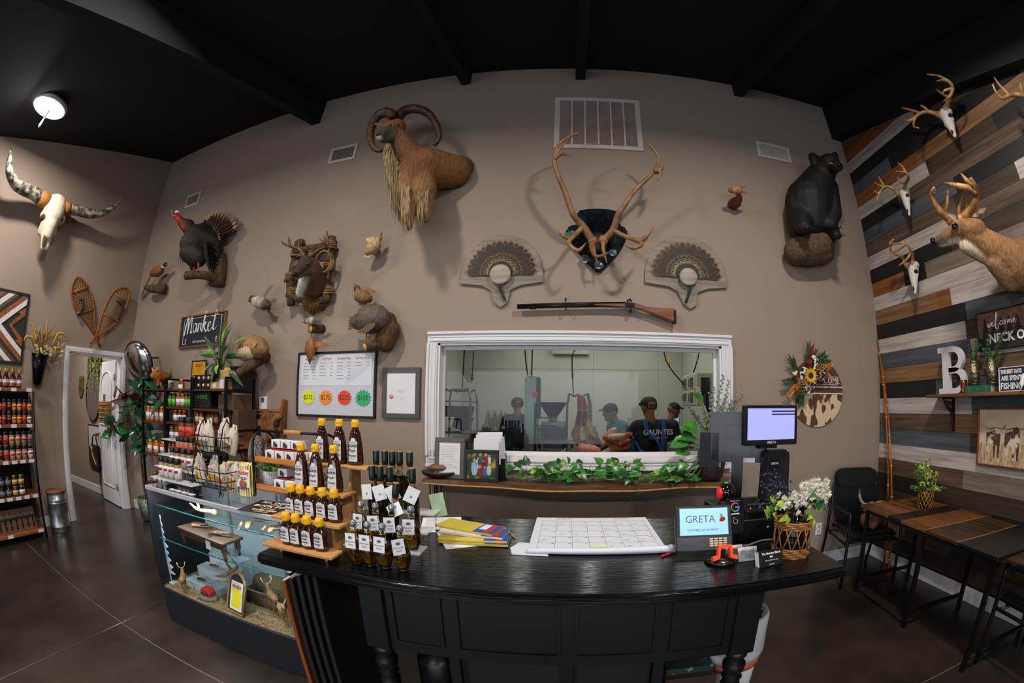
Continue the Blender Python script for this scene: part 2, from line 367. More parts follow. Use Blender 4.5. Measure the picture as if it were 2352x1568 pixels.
# hallway behind the left wall
S(B(WALL).b2((-9.6,.5,0),(-9.3, YB, 3.3)), 'wall_hall_end'); S(B(WALL).b2((-9.6,.3,0),(XL - .13,.45,3.3)), 'wall_hall_side'); S(B(WALLW).b2((-9.6,.3,3.3),(XL - .13, YB, 3.4)), 'ceiling_hall')
d2 = E0('door_2', (-9.1,3.0,0)); B(TRIM).b2((-9.28,2.96,0),(-8.9, YB - .004,2.06)).ob('door_frame', d2, bevel=.006)
for z in (.3,1.05,1.8): B(STEEL).b2((-8.9,2.99, z),(-8.885,3.03, z + .1)).ob('hinge', d2)
# door casing and open door leaf
t = E0('trim_1', (XL, DY0,0))
for y in (DY0 - .07, DY1): B(TRIM).b2((XL, y, 0),(XL + .022, y + .07, DZ + .07)).b2((XL + .022, y + .012,0),(XL + .03, y + .058, DZ + .058)).ob('casing', t, bevel=.004)
B(TRIM).b2((XL, DY0, DZ),(XL + .022, DY1, DZ + .07)).b2((XL + .022, DY0 - .01, DZ + .012),(XL + .03, DY1 + .01, DZ + .058)).ob('casing', t, bevel=.004)
for a, c in (((XL - .13, DY0 - .001,0),(XL, DY0 + .018, DZ)),((XL - .13, DY1 - .018,0),(XL, DY1 + .001, DZ)),((XL - .13, DY0, DZ - .018),(XL, DY1, DZ))): B(TRIM).b2(a, c).ob('jamb', t)
a = V((-6.225,2.925,.012)); e = V((-7.0,3.0,.012)); d = (e - a).normalized(); ROOT = E0('door_1', a); nrm = V((d.y, -d.x, 0));
if nrm.y > 0: nrm = -nrm
FD = frame(a, d, (0,0,1))
WD = (e - a).length
if (FD.to_3x3() @ V((0,0,1))).dot(nrm) < 0: pass
b = B(TRIM); b.M = FD; b.b2((0,0,-.018),(WD, 2.03,.018)); b.ob('door_leaf', ROOT, bevel=.003)
sg = 1 if (FD.to_3x3() @ V((0,0,1))).dot(nrm) > 0 else -1
def dpanel(poly):
    b = B(TRIM); b.M = FD; n = len(poly); b.tube([(x, y, sg * .02) for x, y in poly],.011,6, closed=True); b.ob('panel_moulding', ROOT)
arch = [(.12,1.12),(.12,1.72)] + [(WD / 2 + (WD / 2 - .12) * math.cos(x),1.72 + .16 * math.sin(x)) for x in np.linspace(PI * .95,.05 * PI, 9)] + [(WD - .12,1.72),(WD - .12,1.12)]
dpanel(arch); dpanel([(.12,.25),(.12,.95),(WD - .12,.95),(WD - .12,.25)])
b = B(mat('#55585c', .6)); b.M = FD; b.b2((.42,1.46, sg * .018),(.52,1.56, sg * .024)); b.ob('notice', ROOT)
for z in (.28,1.05,1.8):
    b = B(STEEL); b.M = FD; b.b2((-.012, z - .05, sg * .016),(.03, z + .05, sg * .024)); b.cyl((-.008, z - .05, sg * .024),(-.008, z + .05, sg * .024),.007); b.ob('hinge', ROOT)
b = B(STEEL); b.M = FD; b.cyl((WD - .06,.98,0),(WD - .06,.98, sg * .06),.012); b.ball((WD - .06,.98, sg * .065),.027); b.ob('door_knob', ROOT)
# viewing window into the workroom
win = E0('window_1', (0, YB, 1.1)); cw = .095
for i, (a, c) in enumerate([((HX0 - cw, HZ1),(HX1 + cw, HZ1 + cw)),((HX0 - cw, HZ0 - cw),(HX1 + cw, HZ0)),((HX0 - cw, HZ0),(HX0, HZ1)),((HX1, HZ0),(HX1 + cw, HZ1))]):
    b = B(TRIM).b2((a[0], YB - .018, a[1]),(c[0], YB, c[1])); q = .022
    if i < 2:
        zo = c[1] if i == 0 else a[1]; zi = a[1] if i == 0 else c[1]; s = 1 if i == 0 else -1
        b.b2((a[0], YB - .034, zo - s * .024),(c[0], YB - .018, zo)); b.b2((a[0] + .03, YB - .027, zi + s * .012),(c[0] - .03, YB - .018, zi + s * .03)); b.b2((a[0] + .03, YB - .024, zi + s * .045),(c[0] - .03, YB - .018, zi + s * .055))
    else:
        xo, xi = (a[0], c[0]) if i == 2 else (c[0], a[0]); s = 1 if i == 2 else -1
        b.b2((xo, YB - .034, a[1]),(xo + s * .024, YB - .018, c[1])); b.b2((xi - s * .012, YB - .027, a[1]),(xi - s * .03, YB - .018, c[1])); b.b2((xi - s * .045, YB - .024, a[1]),(xi - s * .055, YB - .018, c[1]))
    b.ob('casing', win, bevel=.003)
for a, c in (((HX0, HZ1 - .018),(HX1, HZ1)),((HX0, HZ0),(HX1, HZ0 + .018)),((HX0, HZ0),(HX0 + .018, HZ1)),((HX1 - .018, HZ0),(HX1, HZ1))): B(TRIM).b2((a[0], YB, a[1]),(c[0], YB + .16, c[1])).ob('jamb', win)
for a, c in (((HX0 + .018, HZ1 - .045),(HX1 - .018, HZ1 - .018)),((HX0 + .018, HZ0 + .018),(HX1 - .018, HZ0 + .045)),((HX0 + .018, HZ0 + .045),(HX0 + .04, HZ1 - .045)),((HX1 - .04, HZ0 + .045),(HX1 - .018, HZ1 - .045))): B(TRIM).b2((a[0], YB + .085, a[1]),(c[0], YB + .11, c[1])).ob('glazing_bead', win)
B(pane('#f4f7f5', .55)).b2((HX0 + .018, YB + .11, HZ0 + .018),(HX1 - .018, YB + .116, HZ1 - .018)).ob('pane', win)
# workroom shell
WX0, WX1, WY = -1.99,2.1,7.0
S(B(WALLW).b2((WX0 - .1, YB + .17,0),(WX0, WY, 3.0)), 'wall_workroom_left'); S(B(WALLW).b2((WX1, YB + .17,0),(WX1 + .1, WY, 3.0)), 'wall_workroom_right')
wb = S(B(WALLW).b2((WX0 - .1, WY + .012,0),(WX1 + .1, WY + .1,3.0)), 'wall_workroom_back')
for x0, x1 in ((WX0,-.78),(-.78,.43),(.43,1.64),(1.64, WX1)):
    for z0, z1 in ((0,2.2),(2.2,3.0)): B(WALLW).b2((x0 + .002, WY, z0 + .002),(x1 - .002, WY + .012, z1 - .002)).ob('wall_panel', wb, bevel=.003)
S(B(WALLW).b2((WX0 - .1, YB + .16,3.0),(WX1 + .1, WY + .1,3.1)), 'ceiling_workroom'); S(B(WALLW).b2((WX0 - .1, YB + .162, HZ1 + .02),(WX1 + .1, YB + .17,3.0)), 'wall_workroom_front')
for lx in (-.75,.35,1.3):
    for ly in (4.5,6.0):
        t = T('strip_light', 'strip light on the workroom ceiling, %s row, %s from the door' % ('near' if ly < 5 else 'far', 'first' if lx < 0 else 'second' if lx < 1 else 'third'), 'light', (lx, ly, 2.97),0, 'workroom strip lights')
        B(WHT).b2((lx - .09, ly - .55,2.965),(lx + .09, ly + .55,2.999)).ob('housing', t); B(mat('#ffffff', .5, var=0, emit=1.6)).b2((lx - .06, ly - .52,2.95),(lx + .06, ly + .52,2.9649)).ob('diffuser', t)
for i, (lx, ly) in enumerate(LAMPS):
    z = ceil_z(ly); t = T('ceiling_lamp', ['round white ceiling lamp glowing near the longhorn wall, hanging cord loop beside it', 'round ceiling lamp over the middle of the shop', 'round ceiling lamp over the counter', 'round ceiling lamp by the shop front, longhorn side', 'round ceiling lamp by the shop front, middle', 'round ceiling lamp by the shop front, plank wall side'][i], 'lamp', (lx, ly, z))
    B(WHT).lathe([(.2,-.065),(.215,-.055),(.215,-.02),(.15,.0)],(lx, ly, z - .005),28).ob('housing', t); B(mat('#fff7ec', .5, var=0, emit=14.)).lathe([(.19,-.0749),(.192,-.066)],(lx, ly, z - .005),28).ob('diffuser', t)
    if i == 0:
        p = V((lx + .02, ly - .01, z)); q = pt(93,285,1, ly); b = B(mat('#dcdce4', .5, var=0)); b.tube([(lx + .1, ly, z - .07),(lx + .1, ly, z - .16),(q.x + .06, ly, q.z + .06),(q.x, ly, q.z - .03),(q.x - .05, ly, q.z + .02),(q.x + .03, ly, z - .2),(lx + .1, ly, z - .15)],.009,6, sub=5); b.ob('cord', t)
# ================================================================ trophies and pictures on the back wall
def caps(L, off=0., pl=bw):
    """rows (px, py, distance off the wall, radius, px, py, off, radius, colour)"""
    return [(pl(a, b_, c + off), r, pl(d, e, f + off), q, col) for a, b_, c, r, d, e, f, q, col in L]
def strands(pairs, r, par, name, m, n=5):
    """locks of hair: (root, tip, sag) tapered strands in one part"""
    b = B(m)
    for a, t, sag in pairs:
        a, t = V(a), V(t); mid = (a + t) / 2 + V(sag); b.tube([a, mid, t],[r, r * .8, r * .12],4, sub=3)
    o = b.ob(name, par); o['kind'] = 'stuff'; return o
def antler(par, beam, tines, r0, m=ANT, name='antler', n=8):
    """main beam (world points) with tines [(index on beam, [points], radius)] as one branching piece"""
    b = B(m); k = len(beam); b.tube(beam, [r0 * (1 - .72 * i / (k - 1)) for i in range(k)], n, sub=4)
    for i, ps, r in tines: b.tube([beam[i]] + ps, [r] + [r * .75] * (len(ps) - 1) + [r * .15],6, sub=4)
    b.ball(beam[0], r0 * 1.35,8); return b.ob(name, par)
def eye(par, p, r): B(mat('#0a0806', .05, var=0, coat=1.)).ball(p, r, 10).ob('eye', par)
# --- barbary ram shoulder mount
t = T('ram_mount', 'shoulder mount of a brown wild ram with big curved horns and long throat hair', 'taxidermy', bw(985,400,0))
Z = '#6d4529'; blob(caps([(1043,394,.1,.16,975,386,.26,.2, '#7d5330'),(975,386,.26,.2,938,412,.38,.155, Z),(952,372,.34,.14,918,320,.48,.09, Z),(960,400,.3,.16,972,440,.36,.12, '#7a5433'),(972,440,.36,.11,976,500,.38,.05, '#8a6a48'),(928,425,.42,.12,938,470,.45,.075, '#866040'),(938,470,.45,.07,940,522,.45,.03, '#96744c'),(912,292,.5,.085,896,296,.56,.075, '#7c4c2a'),(896,300,.56,.068,873,313,.66,.042, '#3b322d'),(905,312,.54,.06,880,322,.62,.032, '#4a3d33'),(1060,385,.03,.12,1035,400,.06,.14, '#5e3e24'),(872,318,.665,.03,870,316,.67,.026, '#8d8378')]), 'body', t, FUR, .016)
HORN = mat('#2f1f16', .45, col2='#5a3c26', scale=(40,40,40), bump=.9, thr=(.4,.7))
for pts, o0, o1 in (([(905,268),(888,258),(866,268),(852,296),(852,325),(862,342),(876,346)],.56,.62),([(913,270),(930,254),(956,250),(985,262),(1004,290),(1008,316),(997,335)],.5,.36)):
    b = B(HORN); n = len(pts); b.tube([bw(x, y, o0 + (o1 - o0) * i / (n - 1)) for i, (x, y) in enumerate(pts)],[.052 - .034 * (i / (n - 1)) ** 1.3 for i in range(n)],12, sub=6); b.ob('horn', t)
for x, y, o, x2, y2 in ((925,290,.48,945,276),(880,290,.56,868,287)):
    B(mat('#7a5638', .7, var=.3)).leaf(bw(x, y, o), bw(x2, y2, o + .03) - bw(x, y, o),(0,-1,.3),.12,.05,.1, cup=.5).ob('ear', t)
eye(t, bw(897,288,.62),.012); eye(t, bw(914,288,.575),.012)
B(mat('#161312', .4, var=0)).ball(bw(869,309,.69),(.022,.02,.016)).ob('nose', t)
HAIR = mat('#5f4a30', .8, col2='#9c8560', scale=(90,90,12), bump=.4); pr = []
for i in range(200):
    u = i / 199; rx = 889 + 48 * u + RN.uniform(-5,7); ry = 333 + 92 * u ** .8 + RN.uniform(-8,8); L = (60 + 60 * math.sin(PI * min(1, u * 1.15))) * RN.uniform(.55,1.12); o = .6 - .16 * u
    pr.append((bw(rx, ry, o), bw(rx + RN.uniform(-6,4) + 4 * u, min(ry + L, 520), o - .04),(0,-.03,0)))
strands(pr, .0075, t, 'throat_hair', HAIR); pr = []
for i in range(46): x = 930 + RN.uniform(-9,12); y = 425 + RN.uniform(-6,40); pr.append((bw(x, y, .53), bw(x + RN.uniform(-6,6) + 2, y + 52 + RN.uniform(0,30),.5),(0,-.02,0)))
for i in range(40): x = 972 + RN.uniform(-12,12); y = 440 + RN.uniform(-10,30); pr.append((bw(x, y, .46), bw(x + RN.uniform(-4,6), y + 40 + RN.uniform(0,22),.44),(0,-.02,0)))
strands(pr, .007, t, 'leg_hair', HAIR)
# --- feather helpers and birds
def fan(par, c, tips, Wd, nrm, m, name='feather', bend=.08, k=5, tip=.42):
    for q in tips: B(m).leaf(c, V(q) - V(c), nrm, (V(q) - V(c)).length, Wd, bend, k=k, tip=tip, cup=.06).ob(name, par)
def arc(a, b_, n, bow):
    a, b_ = V(a), V(b_); return [a.lerp(b_, i / (n - 1)) + V(bow) * math.sin(PI * i / (n - 1)) for i in range(n)]
def bird(name, label, rear, chest, head, r, cols, tail=None, wings=(), off=.18, beak=None, legs=(), hr=None, group=None, voxel=.006, wcol=None, pl=bw, nrm=(0,-1,0)):
    """mounted bird: body from rear to chest, neck and head; tail tip; wings [(shoulder, tip a, tip b, count)]"""
    P = lambda q: pl(q[0], q[1], q[2] if len(q) > 2 else off)
    t = T(name, label, 'bird', P(chest),0, group); R0, C0, H0 = P(rear), P(chest), P(head); hr = hr or r * .5
    c = [(R0, r * .6, R0.lerp(C0,.6), r, cols[0]),(R0.lerp(C0,.6), r, C0, r * .88, cols[1]),(C0, r * .7, C0.lerp(H0,.7), hr * .85, cols[1]),(H0, hr, H0.lerp(C0,.1), hr * .95, cols[2])]
    blob(c, 'body', t, FEA, voxel, 3); bk = P(beak) if beak else H0 + (H0 - C0).normalized() * hr * 2
    B(mat('#5a4a35', .4)).cyl(H0.lerp(bk, .3), bk, hr * .42, hr * .06,8).ob('beak', t)
    eye(t, H0 + V((0,-hr * .8, hr * .25)), hr * .2)
    wm = mat(wcol or cols[0],.55, var=.4, scale=(40,40,40), bump=.3)
    if tail:
        q = P(tail); s = (q - R0).cross(V(nrm)).normalized(); fan(t, R0,[q + s * (r * .35 * u) for u in (-1.3,-.6,0,.6,1.3)], r * .55, nrm, wm, 'tail_feather')
    for sh, ta, tb, n in wings:
        a, b_ = P(ta), P(tb); s = P(sh); fan(t, s, [a.lerp(b_, i / (n - 1)) for i in range(n)], max(.034,(a - b_).length / n * 2.6), nrm, wm, 'wing_feather', .05)
    for a, b_ in legs:
        a, b_ = P(a), P(b_); b = B(mat('#a8782c', .5)); b.cyl(a, b_, .006 if r > .05 else .004, n=6)
        for u in (-1,0,1): b.cyl(b_, b_ + V((u * .02,-.03,-.008)),.005,.002,5)
        b.ob('leg', t)
    return t
def log(par, pts, r, name='branch', m=BARK, pl=bw, ends=True, n=10):
    b = B(m); P = [pl(*q) for q in pts]; b.tube(P, r, n, sub=3); o = b.ob(name, par)
    if ends: d = (P[0] - P[1]).normalized(); rr = r[0] if hasattr(r, '__len__') else r; B(mat('#c39a52', .7, var=.2, scale=(60,60,60))).cyl(P[0] - d * .004, P[0] + d * .004, rr * .93, n=n).ob('cut_end', par)
    return o
# turkey
t = T('turkey', 'dark full-body turkey with red neck and raised tail fan, perched on a cut branch', 'bird', bw(465,600,0))
blob(caps([(440,560,.42,.15,452,548,.36,.17, '#241a12'),(436,578,.42,.13,452,590,.36,.13, '#1f1812'),(452,548,.36,.17,486,560,.2,.15, '#16120f'),(486,560,.2,.14,494,590,.16,.09, '#15120f'),(432,520,.46,.09,420,512,.5,.06, '#2a1a12'),(422,514,.5,.05,404,494,.55,.036, '#a3140f'),(404,493,.55,.036,401,492,.565,.03, '#39465f'),(424,523,.51,.03,421,518,.52,.025, '#d01a10'),(450,600,.36,.08,444,612,.36,.05, '#241b14'),(466,530,.3,.1,480,540,.22,.1, '#141112')]), 'body', t, FEA, .012,3)
TF = mat('#2a1c12', .5, col2='#4a3220', scale=(60,60,60), bump=.3, thr=(.35,.7)); c0 = bw(492,545,.2)
for i in range(15):
    a = math.radians(200 - i * 14); q = bw(505 + 40 * math.cos(a),520 - 38 * math.sin(a) * 1.0,.12 + .006 * (i % 2)); L = (q - c0).length; b = B(TF, mat('#0c0a09', .5), mat('#b58a52', .6)); b.leaf(c0, q - c0,(-.35,-1,.1), L * .96,.085,.02, k=6, tip=2., cup=.05)
    e = c0 + (q - c0) * .93; b.leaf(c0 + (q - c0) * .8, q - c0,(-.35,-1,.1), L * .2,.072,.0, m=b.mats[2] if 3 < i else b.mats[1], k=3, cup=.03); b.ob('tail_feather', t)
for i in range(9): B(mat('#6d6048', .5, var=.4)).leaf(c0, bw(486 + 3 * i, 516 + 4 * i + abs(i - 4),.24) - c0,(-.4,-1,0),.17,.045,.1, k=3).ob('covert_feather', t)
wm = mat('#100e0d', .45, col2='#6a5f50', scale=(9,9,90), thr=(.6,.7))
for i in range(8): B(wm).leaf(bw(470 + i, 560 - i, .4 - .01 * i), bw(478 + 3.5 * i, 612 + 3 * i - .8 * i * i, .3 - .015 * i) - bw(470,560,.4),(.2,-1,0),.36,.065,.06, k=4, tip=.4).ob('wing_feather', t)
for i in range(4): B(wm).leaf(bw(418,560,.44), bw(408 + 5 * i, 604 + 4 * i, .4) - bw(418,560,.44),(-.4,-1,0),.26,.06,.05, k=4).ob('wing_feather', t)
B(mat('#c7552f', .5)).cyl(bw(396,492,.58), bw(394,480,.6),.012,.004,8).ob('snood', t); B(mat('#c9b18a', .4)).cyl(bw(399,494,.57), bw(395,497,.6),.012,.003,8).ob('beak', t); eye(t, bw(401,490,.6),.008)
B(mat('#f2f0ee', .5)).ball(bw(407,487,.56),(.04,.03,.015)).ob('crown', t)
for a, c in (((453,590),(442,628)),((455,596),(456,618))):
    b = B(mat('#a94a32', .5)); b.tube([bw(*a, .38), bw(*c, .37)],[.014,.01],7)
    for u in (-1,0,1): b.cyl(bw(*c, .37), bw(c[0] - 6 + 4 * u, c[1] + 4,.4),.008,.004,5)
    b.ob('leg', t)
log(t, [(427,633,.42),(455,631,.35),(480,634,.25),(498,640,.12)],[.05,.045,.05,.06]); log(t, [(497,656,.1),(503,620,.1),(508,585,.08)],[.1,.095,.07], 'trunk', ends=False)
# pheasant
t = bird('pheasant', 'copper pheasant with long thin tail standing on a short driftwood perch', (350,628),(367,621),(380,607),.075,('#6b4a28', '#8f4a1e', '#1d2b26'), tail=(316,688,.06), off=.16, hr=.03, legs=(((352,636),(350,656)),((360,636),(359,656))), beak=(386,610))
B(WHT).lathe([(.03,-.008),(.034,0),(.03,.008)], bw(375,613,.165),12, ax=(.6,0,1)).ob('neck_ring', t); log(t, [(334,660,.16),(350,663,.16),(381,664,.03)],[.03,.055,.075])
bird('quail', 'pale sandy quail in flight above and beside the antlered deer', (846,578),(862,564),(871,547),.062,('#b08a5e', '#c0a27c', '#b8925c'), wings=(((858,562),(838,545),(858,541),6),((852,576),(834,590),(846,594),5)), off=.14, wcol='#c6a987')
bird('duck', 'black and white duck flying with wings spread beside the antlered deer', (616,700),(592,694),(580,687),.07,('#3a2f26', '#c9b8a0', '#1a1614'), tail=(630,698), wings=(((602,690),(618,654),(630,651),7),((603,702),(612,732),(622,735),6)), off=.15, wcol='#6b5842', beak=(569,692), hr=.042)
bird('quail', 'brown quail with raised wing, right of the antlered deer', (846,686),(827,680),(820,663),.066,('#5e3f24', '#8a6640', '#5c3a22'), wings=(((838,676),(846,657),(866,668),7),), off=.14, wcol='#7a5838', tail=(820,694))
t = bird('partridge', 'grey-brown game bird bowed over a big driftwood knot above the price board', (826,738),(866,730),(874,719),.13,('#5e4a34', '#57504a', '#6b5038'), tail=(797,742,.2), wings=(((862,742,.3),(815,765,.3),(835,768,.3),6),), off=.2, legs=(((842,762),(841,788)),((856,764),(856,786))), hr=.05, beak=(879,727), voxel=.009)
log(t, [(838,798,.26),(856,794,.2),(884,786,.1)],[.035,.045,.06]); blob(caps([(893,735,.1,.07,893,760,.1,.1, '#4a3320'),(893,760,.1,.1,884,785,.1,.09, '#5a3d24'),(884,785,.1,.09,870,790,.12,.05, '#5a3d24')]), 'driftwood', t, FUR, .012)
t = bird('songbird', 'small streaked bird with long bill on a sawn log stub below the antlered deer', (722,736),(710,737),(703,739),.04,('#6b5a48', '#cfc5b4', '#5d4e40'), tail=(747,725), off=.16, beak=(692,740), wings=(((712,732),(735,730),(740,735),3),), hr=.022)
log(t, [(712,755,.14),(742,755,.0)],[.042,.042], 'log_stub')
t = T('bird_ornament', 'hanging orange wooden bird ornament with spread wings at the price board corner', 'ornament', bw(713,800,.08)); OW = wood('#5f3413', '#a5662a', 2,.5)
B(OW).lathe([(.004,-.12),(.03,-.07),(.062,.0),(.055,.05),(.03,.09),(.026,.115),(.005,.135)], bw(713,804,.1),14, sy=.8).ob('body', t)
for s, q in ((-1,(700,786)),(1,(751,790))): a = bw(714 + 3 * s, 790,.1); c = bw(*q, .1); B(OW).leaf(a, c - a, (0,-1,.3),(c - a).length, .06,.1, k=4).ob('wing', t)
B(OW).leaf(bw(712,815,.1),(0,0,-1),(0,-1,0),.09,.05,.05).ob('tail', t); b = B(BLK); b.cyl(bw(714,785,.1), bw(716,757,.06),.0025, n=5); b.ob('cord', t)
t = bird('hawk', 'tan hawk stooping over a bare bough beside the leafy plant', (563,797),(592,798),(606,803),.125,('#9a7440', '#8a6a42', '#7a5a34'), tail=(540,806,.28), wings=(((590,786,.36),(548,800,.36),(560,812,.36),6),), off=.26, legs=(((563,815),(561,836)),((572,812),(577,830))), hr=.06, beak=(600,812), voxel=.009, wcol='#a88452')
b = blob(caps([(575,806,.3,.09,560,812,.3,.07, '#c2ab88'),(566,812,.3,.05,563,822,.3,.03, '#c0a67e')]), 'belly', t, FEA, .01); log(t, [(546,860,.4),(562,846,.36),(585,832,.25),(606,816,.04)],[.035,.045,.06,.075])
t = bird('woodcock', 'small rust bird gliding off a curved driftwood arm near the bear', (1699,438),(1688,437),(1679,437),.04,('#8a5a34', '#b98a60', '#8a5a34'), wings=(((1692,434),(1714,426),(1716,429),3),((1694,440),(1720,441),(1717,446),3)), off=.22, hr=.026, beak=(1672,439)); log(t, [(1696,445,.2),(1697,456,.15),(1688,466,.08),(1682,470,.02)],[.015,.035,.055,.05], m=mat('#5f2a16', .6, var=.3), ends=False)
# --- white-tailed buck in a lashed branch frame
t = T('buck_mount', 'antlered buck mount inside a frame of lashed bark branches', 'taxidermy', bw(712,690,0))
for q, r in (([(686,556,.06),(677,600,.07),(667,650,.1),(669,700,.1)],.042),([(762,545,.06),(756,600,.08),(750,650,.1),(749,694,.1)],.042),([(676,578,.12),(715,570,.12),(764,562,.1)],.036),([(660,676,.12),(700,690,.1),(752,690,.1)],.032)): log(t, q, r, 'frame_branch', ends=False)
log(t, [(676,640,.1),(652,645,.16)],.018, 'branch_stub', ends=False); log(t, [(690,562,.06),(690,556,.05)],.05, 'branch_stub', ends=False)
ROPE = mat('#8d6c3a', .7, var=.25, scale=(80,80,80), bump=.4)
for x, y, r in ((681,583,.055),(755,615,.055),(753,668,.055),(672,672,.055),(667,637,.052),(759,565,.055),(695,584,.05),(720,582,.05)):
    b = B(ROPE); c = bw(x, y, .085)
    for k in range(4): b.tube([c + V((r * math.cos(a), r * math.sin(a) * 1.05,(k - 1.5) * .016 + .008 * math.sin(a + k))) for a in np.linspace(0,2 * PI, 11)[:-1]],.008,5, closed=True)
    b.ob('rope_lashing', t)
b = B(ROPE); c = bw(745,603,.2)
for k in range(3): b.tube([c + V(((.088 - .006 * k) * math.cos(a),.02 * math.cos(a) - .012 * k, .105 * math.sin(a))) for a in np.linspace(0,2 * PI, 19)[:-1]],.009,6, closed=True)
b.tube([c + V((.02,.0,.1)), bw(757,570,.13)],.006,5); b.ob('rope_coil', t)
blob(caps([(722,668,.08,.15,716,690,.05,.1, '#6a4526'),(716,690,.05,.1,718,712,.02,.05, '#8a5a2e'),(724,655,.14,.14,718,622,.28,.095, '#4a2d1b'),(716,615,.3,.085,702,604,.36,.075, '#3f2a1c'),(704,606,.37,.07,682,626,.5,.036, '#352820'),(706,616,.36,.055,686,633,.47,.028, '#6b5a4a'),(698,645,.28,.05,690,672,.2,.05, '#d8d2c8'),(708,630,.31,.05,698,650,.26,.05, '#cfc8bd'),(745,690,.06,.05,735,700,.04,.06, '#7a4a24')]), 'body', t, FUR, .011)
for p, q in (((688,603,.36),(672,608,.34)),((722,602,.3),(738,600,.24))): B(mat('#5c4632', .7, var=.3)).leaf(bw(*p), bw(*q) - bw(*p),(0,-1,.2),.13,.07,.1, cup=.5).ob('ear', t)
eye(t, bw(706,606,.43),.014); B(mat('#0d0b0a', .25, var=0)).ball(bw(676,630,.53),(.026,.022,.022)).ob('nose', t)
DA = mat('#3a271b', .5, col2='#6a4a30', scale=(30,30,12), bump=.2); P_ = lambda *a: [bw(x, y, o) for x, y, o in a]
antler(t, P_((697,586,.36),(688,573,.38),(667,565,.42),(650,558,.46),(646,553,.47)),[(2, P_((664,552,.44),(663,540,.45)),.014),(1, P_((686,558,.38),(689,547,.38)),.013),(3, P_((646,556,.47),),.01)],.022, DA)
antler(t, P_((712,588,.33),(729,576,.32),(752,563,.32),(752,545,.34),(751,530,.35)),[(2, P_((746,548,.35),(744,538,.36)),.014),(2, P_((742,555,.36),(733,547,.38)),.014)],.022, DA)
strands([(bw(716 + RN.uniform(-22,26),685 + RN.uniform(-6,6),.12), bw(717 + RN.uniform(-20,22),708 + RN.uniform(0,12),.06),(0,-.02,0)) for _ in range(70)],.008, t, 'chest_hair', mat('#6e4522', .7, col2='#9a6a36', scale=(60,60,10)))
# --- caribou antlers on a polished black shield
t = T('antler_plaque', 'tall caribou antlers on a polished black stone-like shield', 'antler mount', bw(1368,600,0)); q = lambda x, y: (1040 + x / 3.618,440 + y / 3.618)
SH = mat('#0b0e14', .07, col2='#1d3a44', scale=(5,5,5), thr=(.5,.8), coat=1.); o0 = bw(1368,560,0); F = FBW(o0); b = B(SH)
def wpoly(px, pl=bw, o=None, F=None): I = F.inverted(); return [tuple((I @ pl(x, y, 0)).xy) for x, y in px]
b.prism(wpoly([q(*p) for p in ((1030,175),(1110,160),(1200,155),(1290,160),(1378,182),(1372,285),(1445,322),(1447,370),(1428,435),(1380,520),(1300,610),(1210,695),(1120,610),(1040,520),(968,440),(940,370),(942,318),(990,292),(1058,282))], F=F),.05, F); b.ob('shield', t, bevel=.018, seg=3)
for x, y, r in ((985,360,40),(1100,560,34),(1330,505,30),(1215,610,34)): p = bw(*q(x, y),.05); B(mat('#2e3c46', .12, col2='#7d8f8a', scale=(14,14,14), coat=1.)).lathe([(r * .0012,0),(r * .0011,.002)], p, 9, ax=(0,-1,0)).ob('inlay', t)
W = lambda x, y, o: bw(*q(x, y), o); q2 = lambda x, y, o: bw(1240 + x / 3.267,120 + y / 3.267, o)
B(DARK).ball(W(1205,420,.07),(.09,.03,.1)).ob('fur_cap', t)
CA = mat('#6e4526', .45, col2='#a98258', scale=(12,12,6), thr=(.3,.75), bump=.2)
antler(t, [W(1162,410,.1), W(1085,290,.16), W(1000,190,.22), q2(190,1050,.3), q2(135,920,.34), q2(108,800,.36), q2(150,680,.38), q2(300,597,.4)],[(5,[q2(160,760,.38), q2(225,778,.4)],.022),(5,[q2(150,720,.38), q2(215,655,.4)],.018),(0,[W(1150,470,.14), W(1195,540,.2), W(1295,505,.24)],.022),(0,[W(1180,520,.18), W(1205,600,.2)],.018),(1,[W(1000,375,.22), W(965,430,.3), W(1040,490,.34), W(1108,425,.34)],.024),(1,[W(1000,380,.22), W(930,380,.28), W(892,335,.3), W(895,290,.3)],.018)],.034, CA)
antler(t, [W(1252,402,.1), W(1330,320,.16), W(1370,200,.22), q2(620,1170,.26), q2(710,1040,.3), q2(860,890,.34), q2(888,780,.36), q2(805,680,.38)],[(5,[q2(905,880,.36), q2(925,845,.37)],.03),(5,[q2(905,900,.36), q2(880,960,.38)],.03),(1,[W(1430,370,.24), W(1540,408,.32), W(1600,380,.34), W(1668,288,.36)],.026),(1,[W(1440,375,.24), W(1570,430,.34), W(1500,470,.36), W(1422,432,.36)],.022),(0,[W(1250,480,.16), W(1280,592,.2)],.022)],.034, CA)
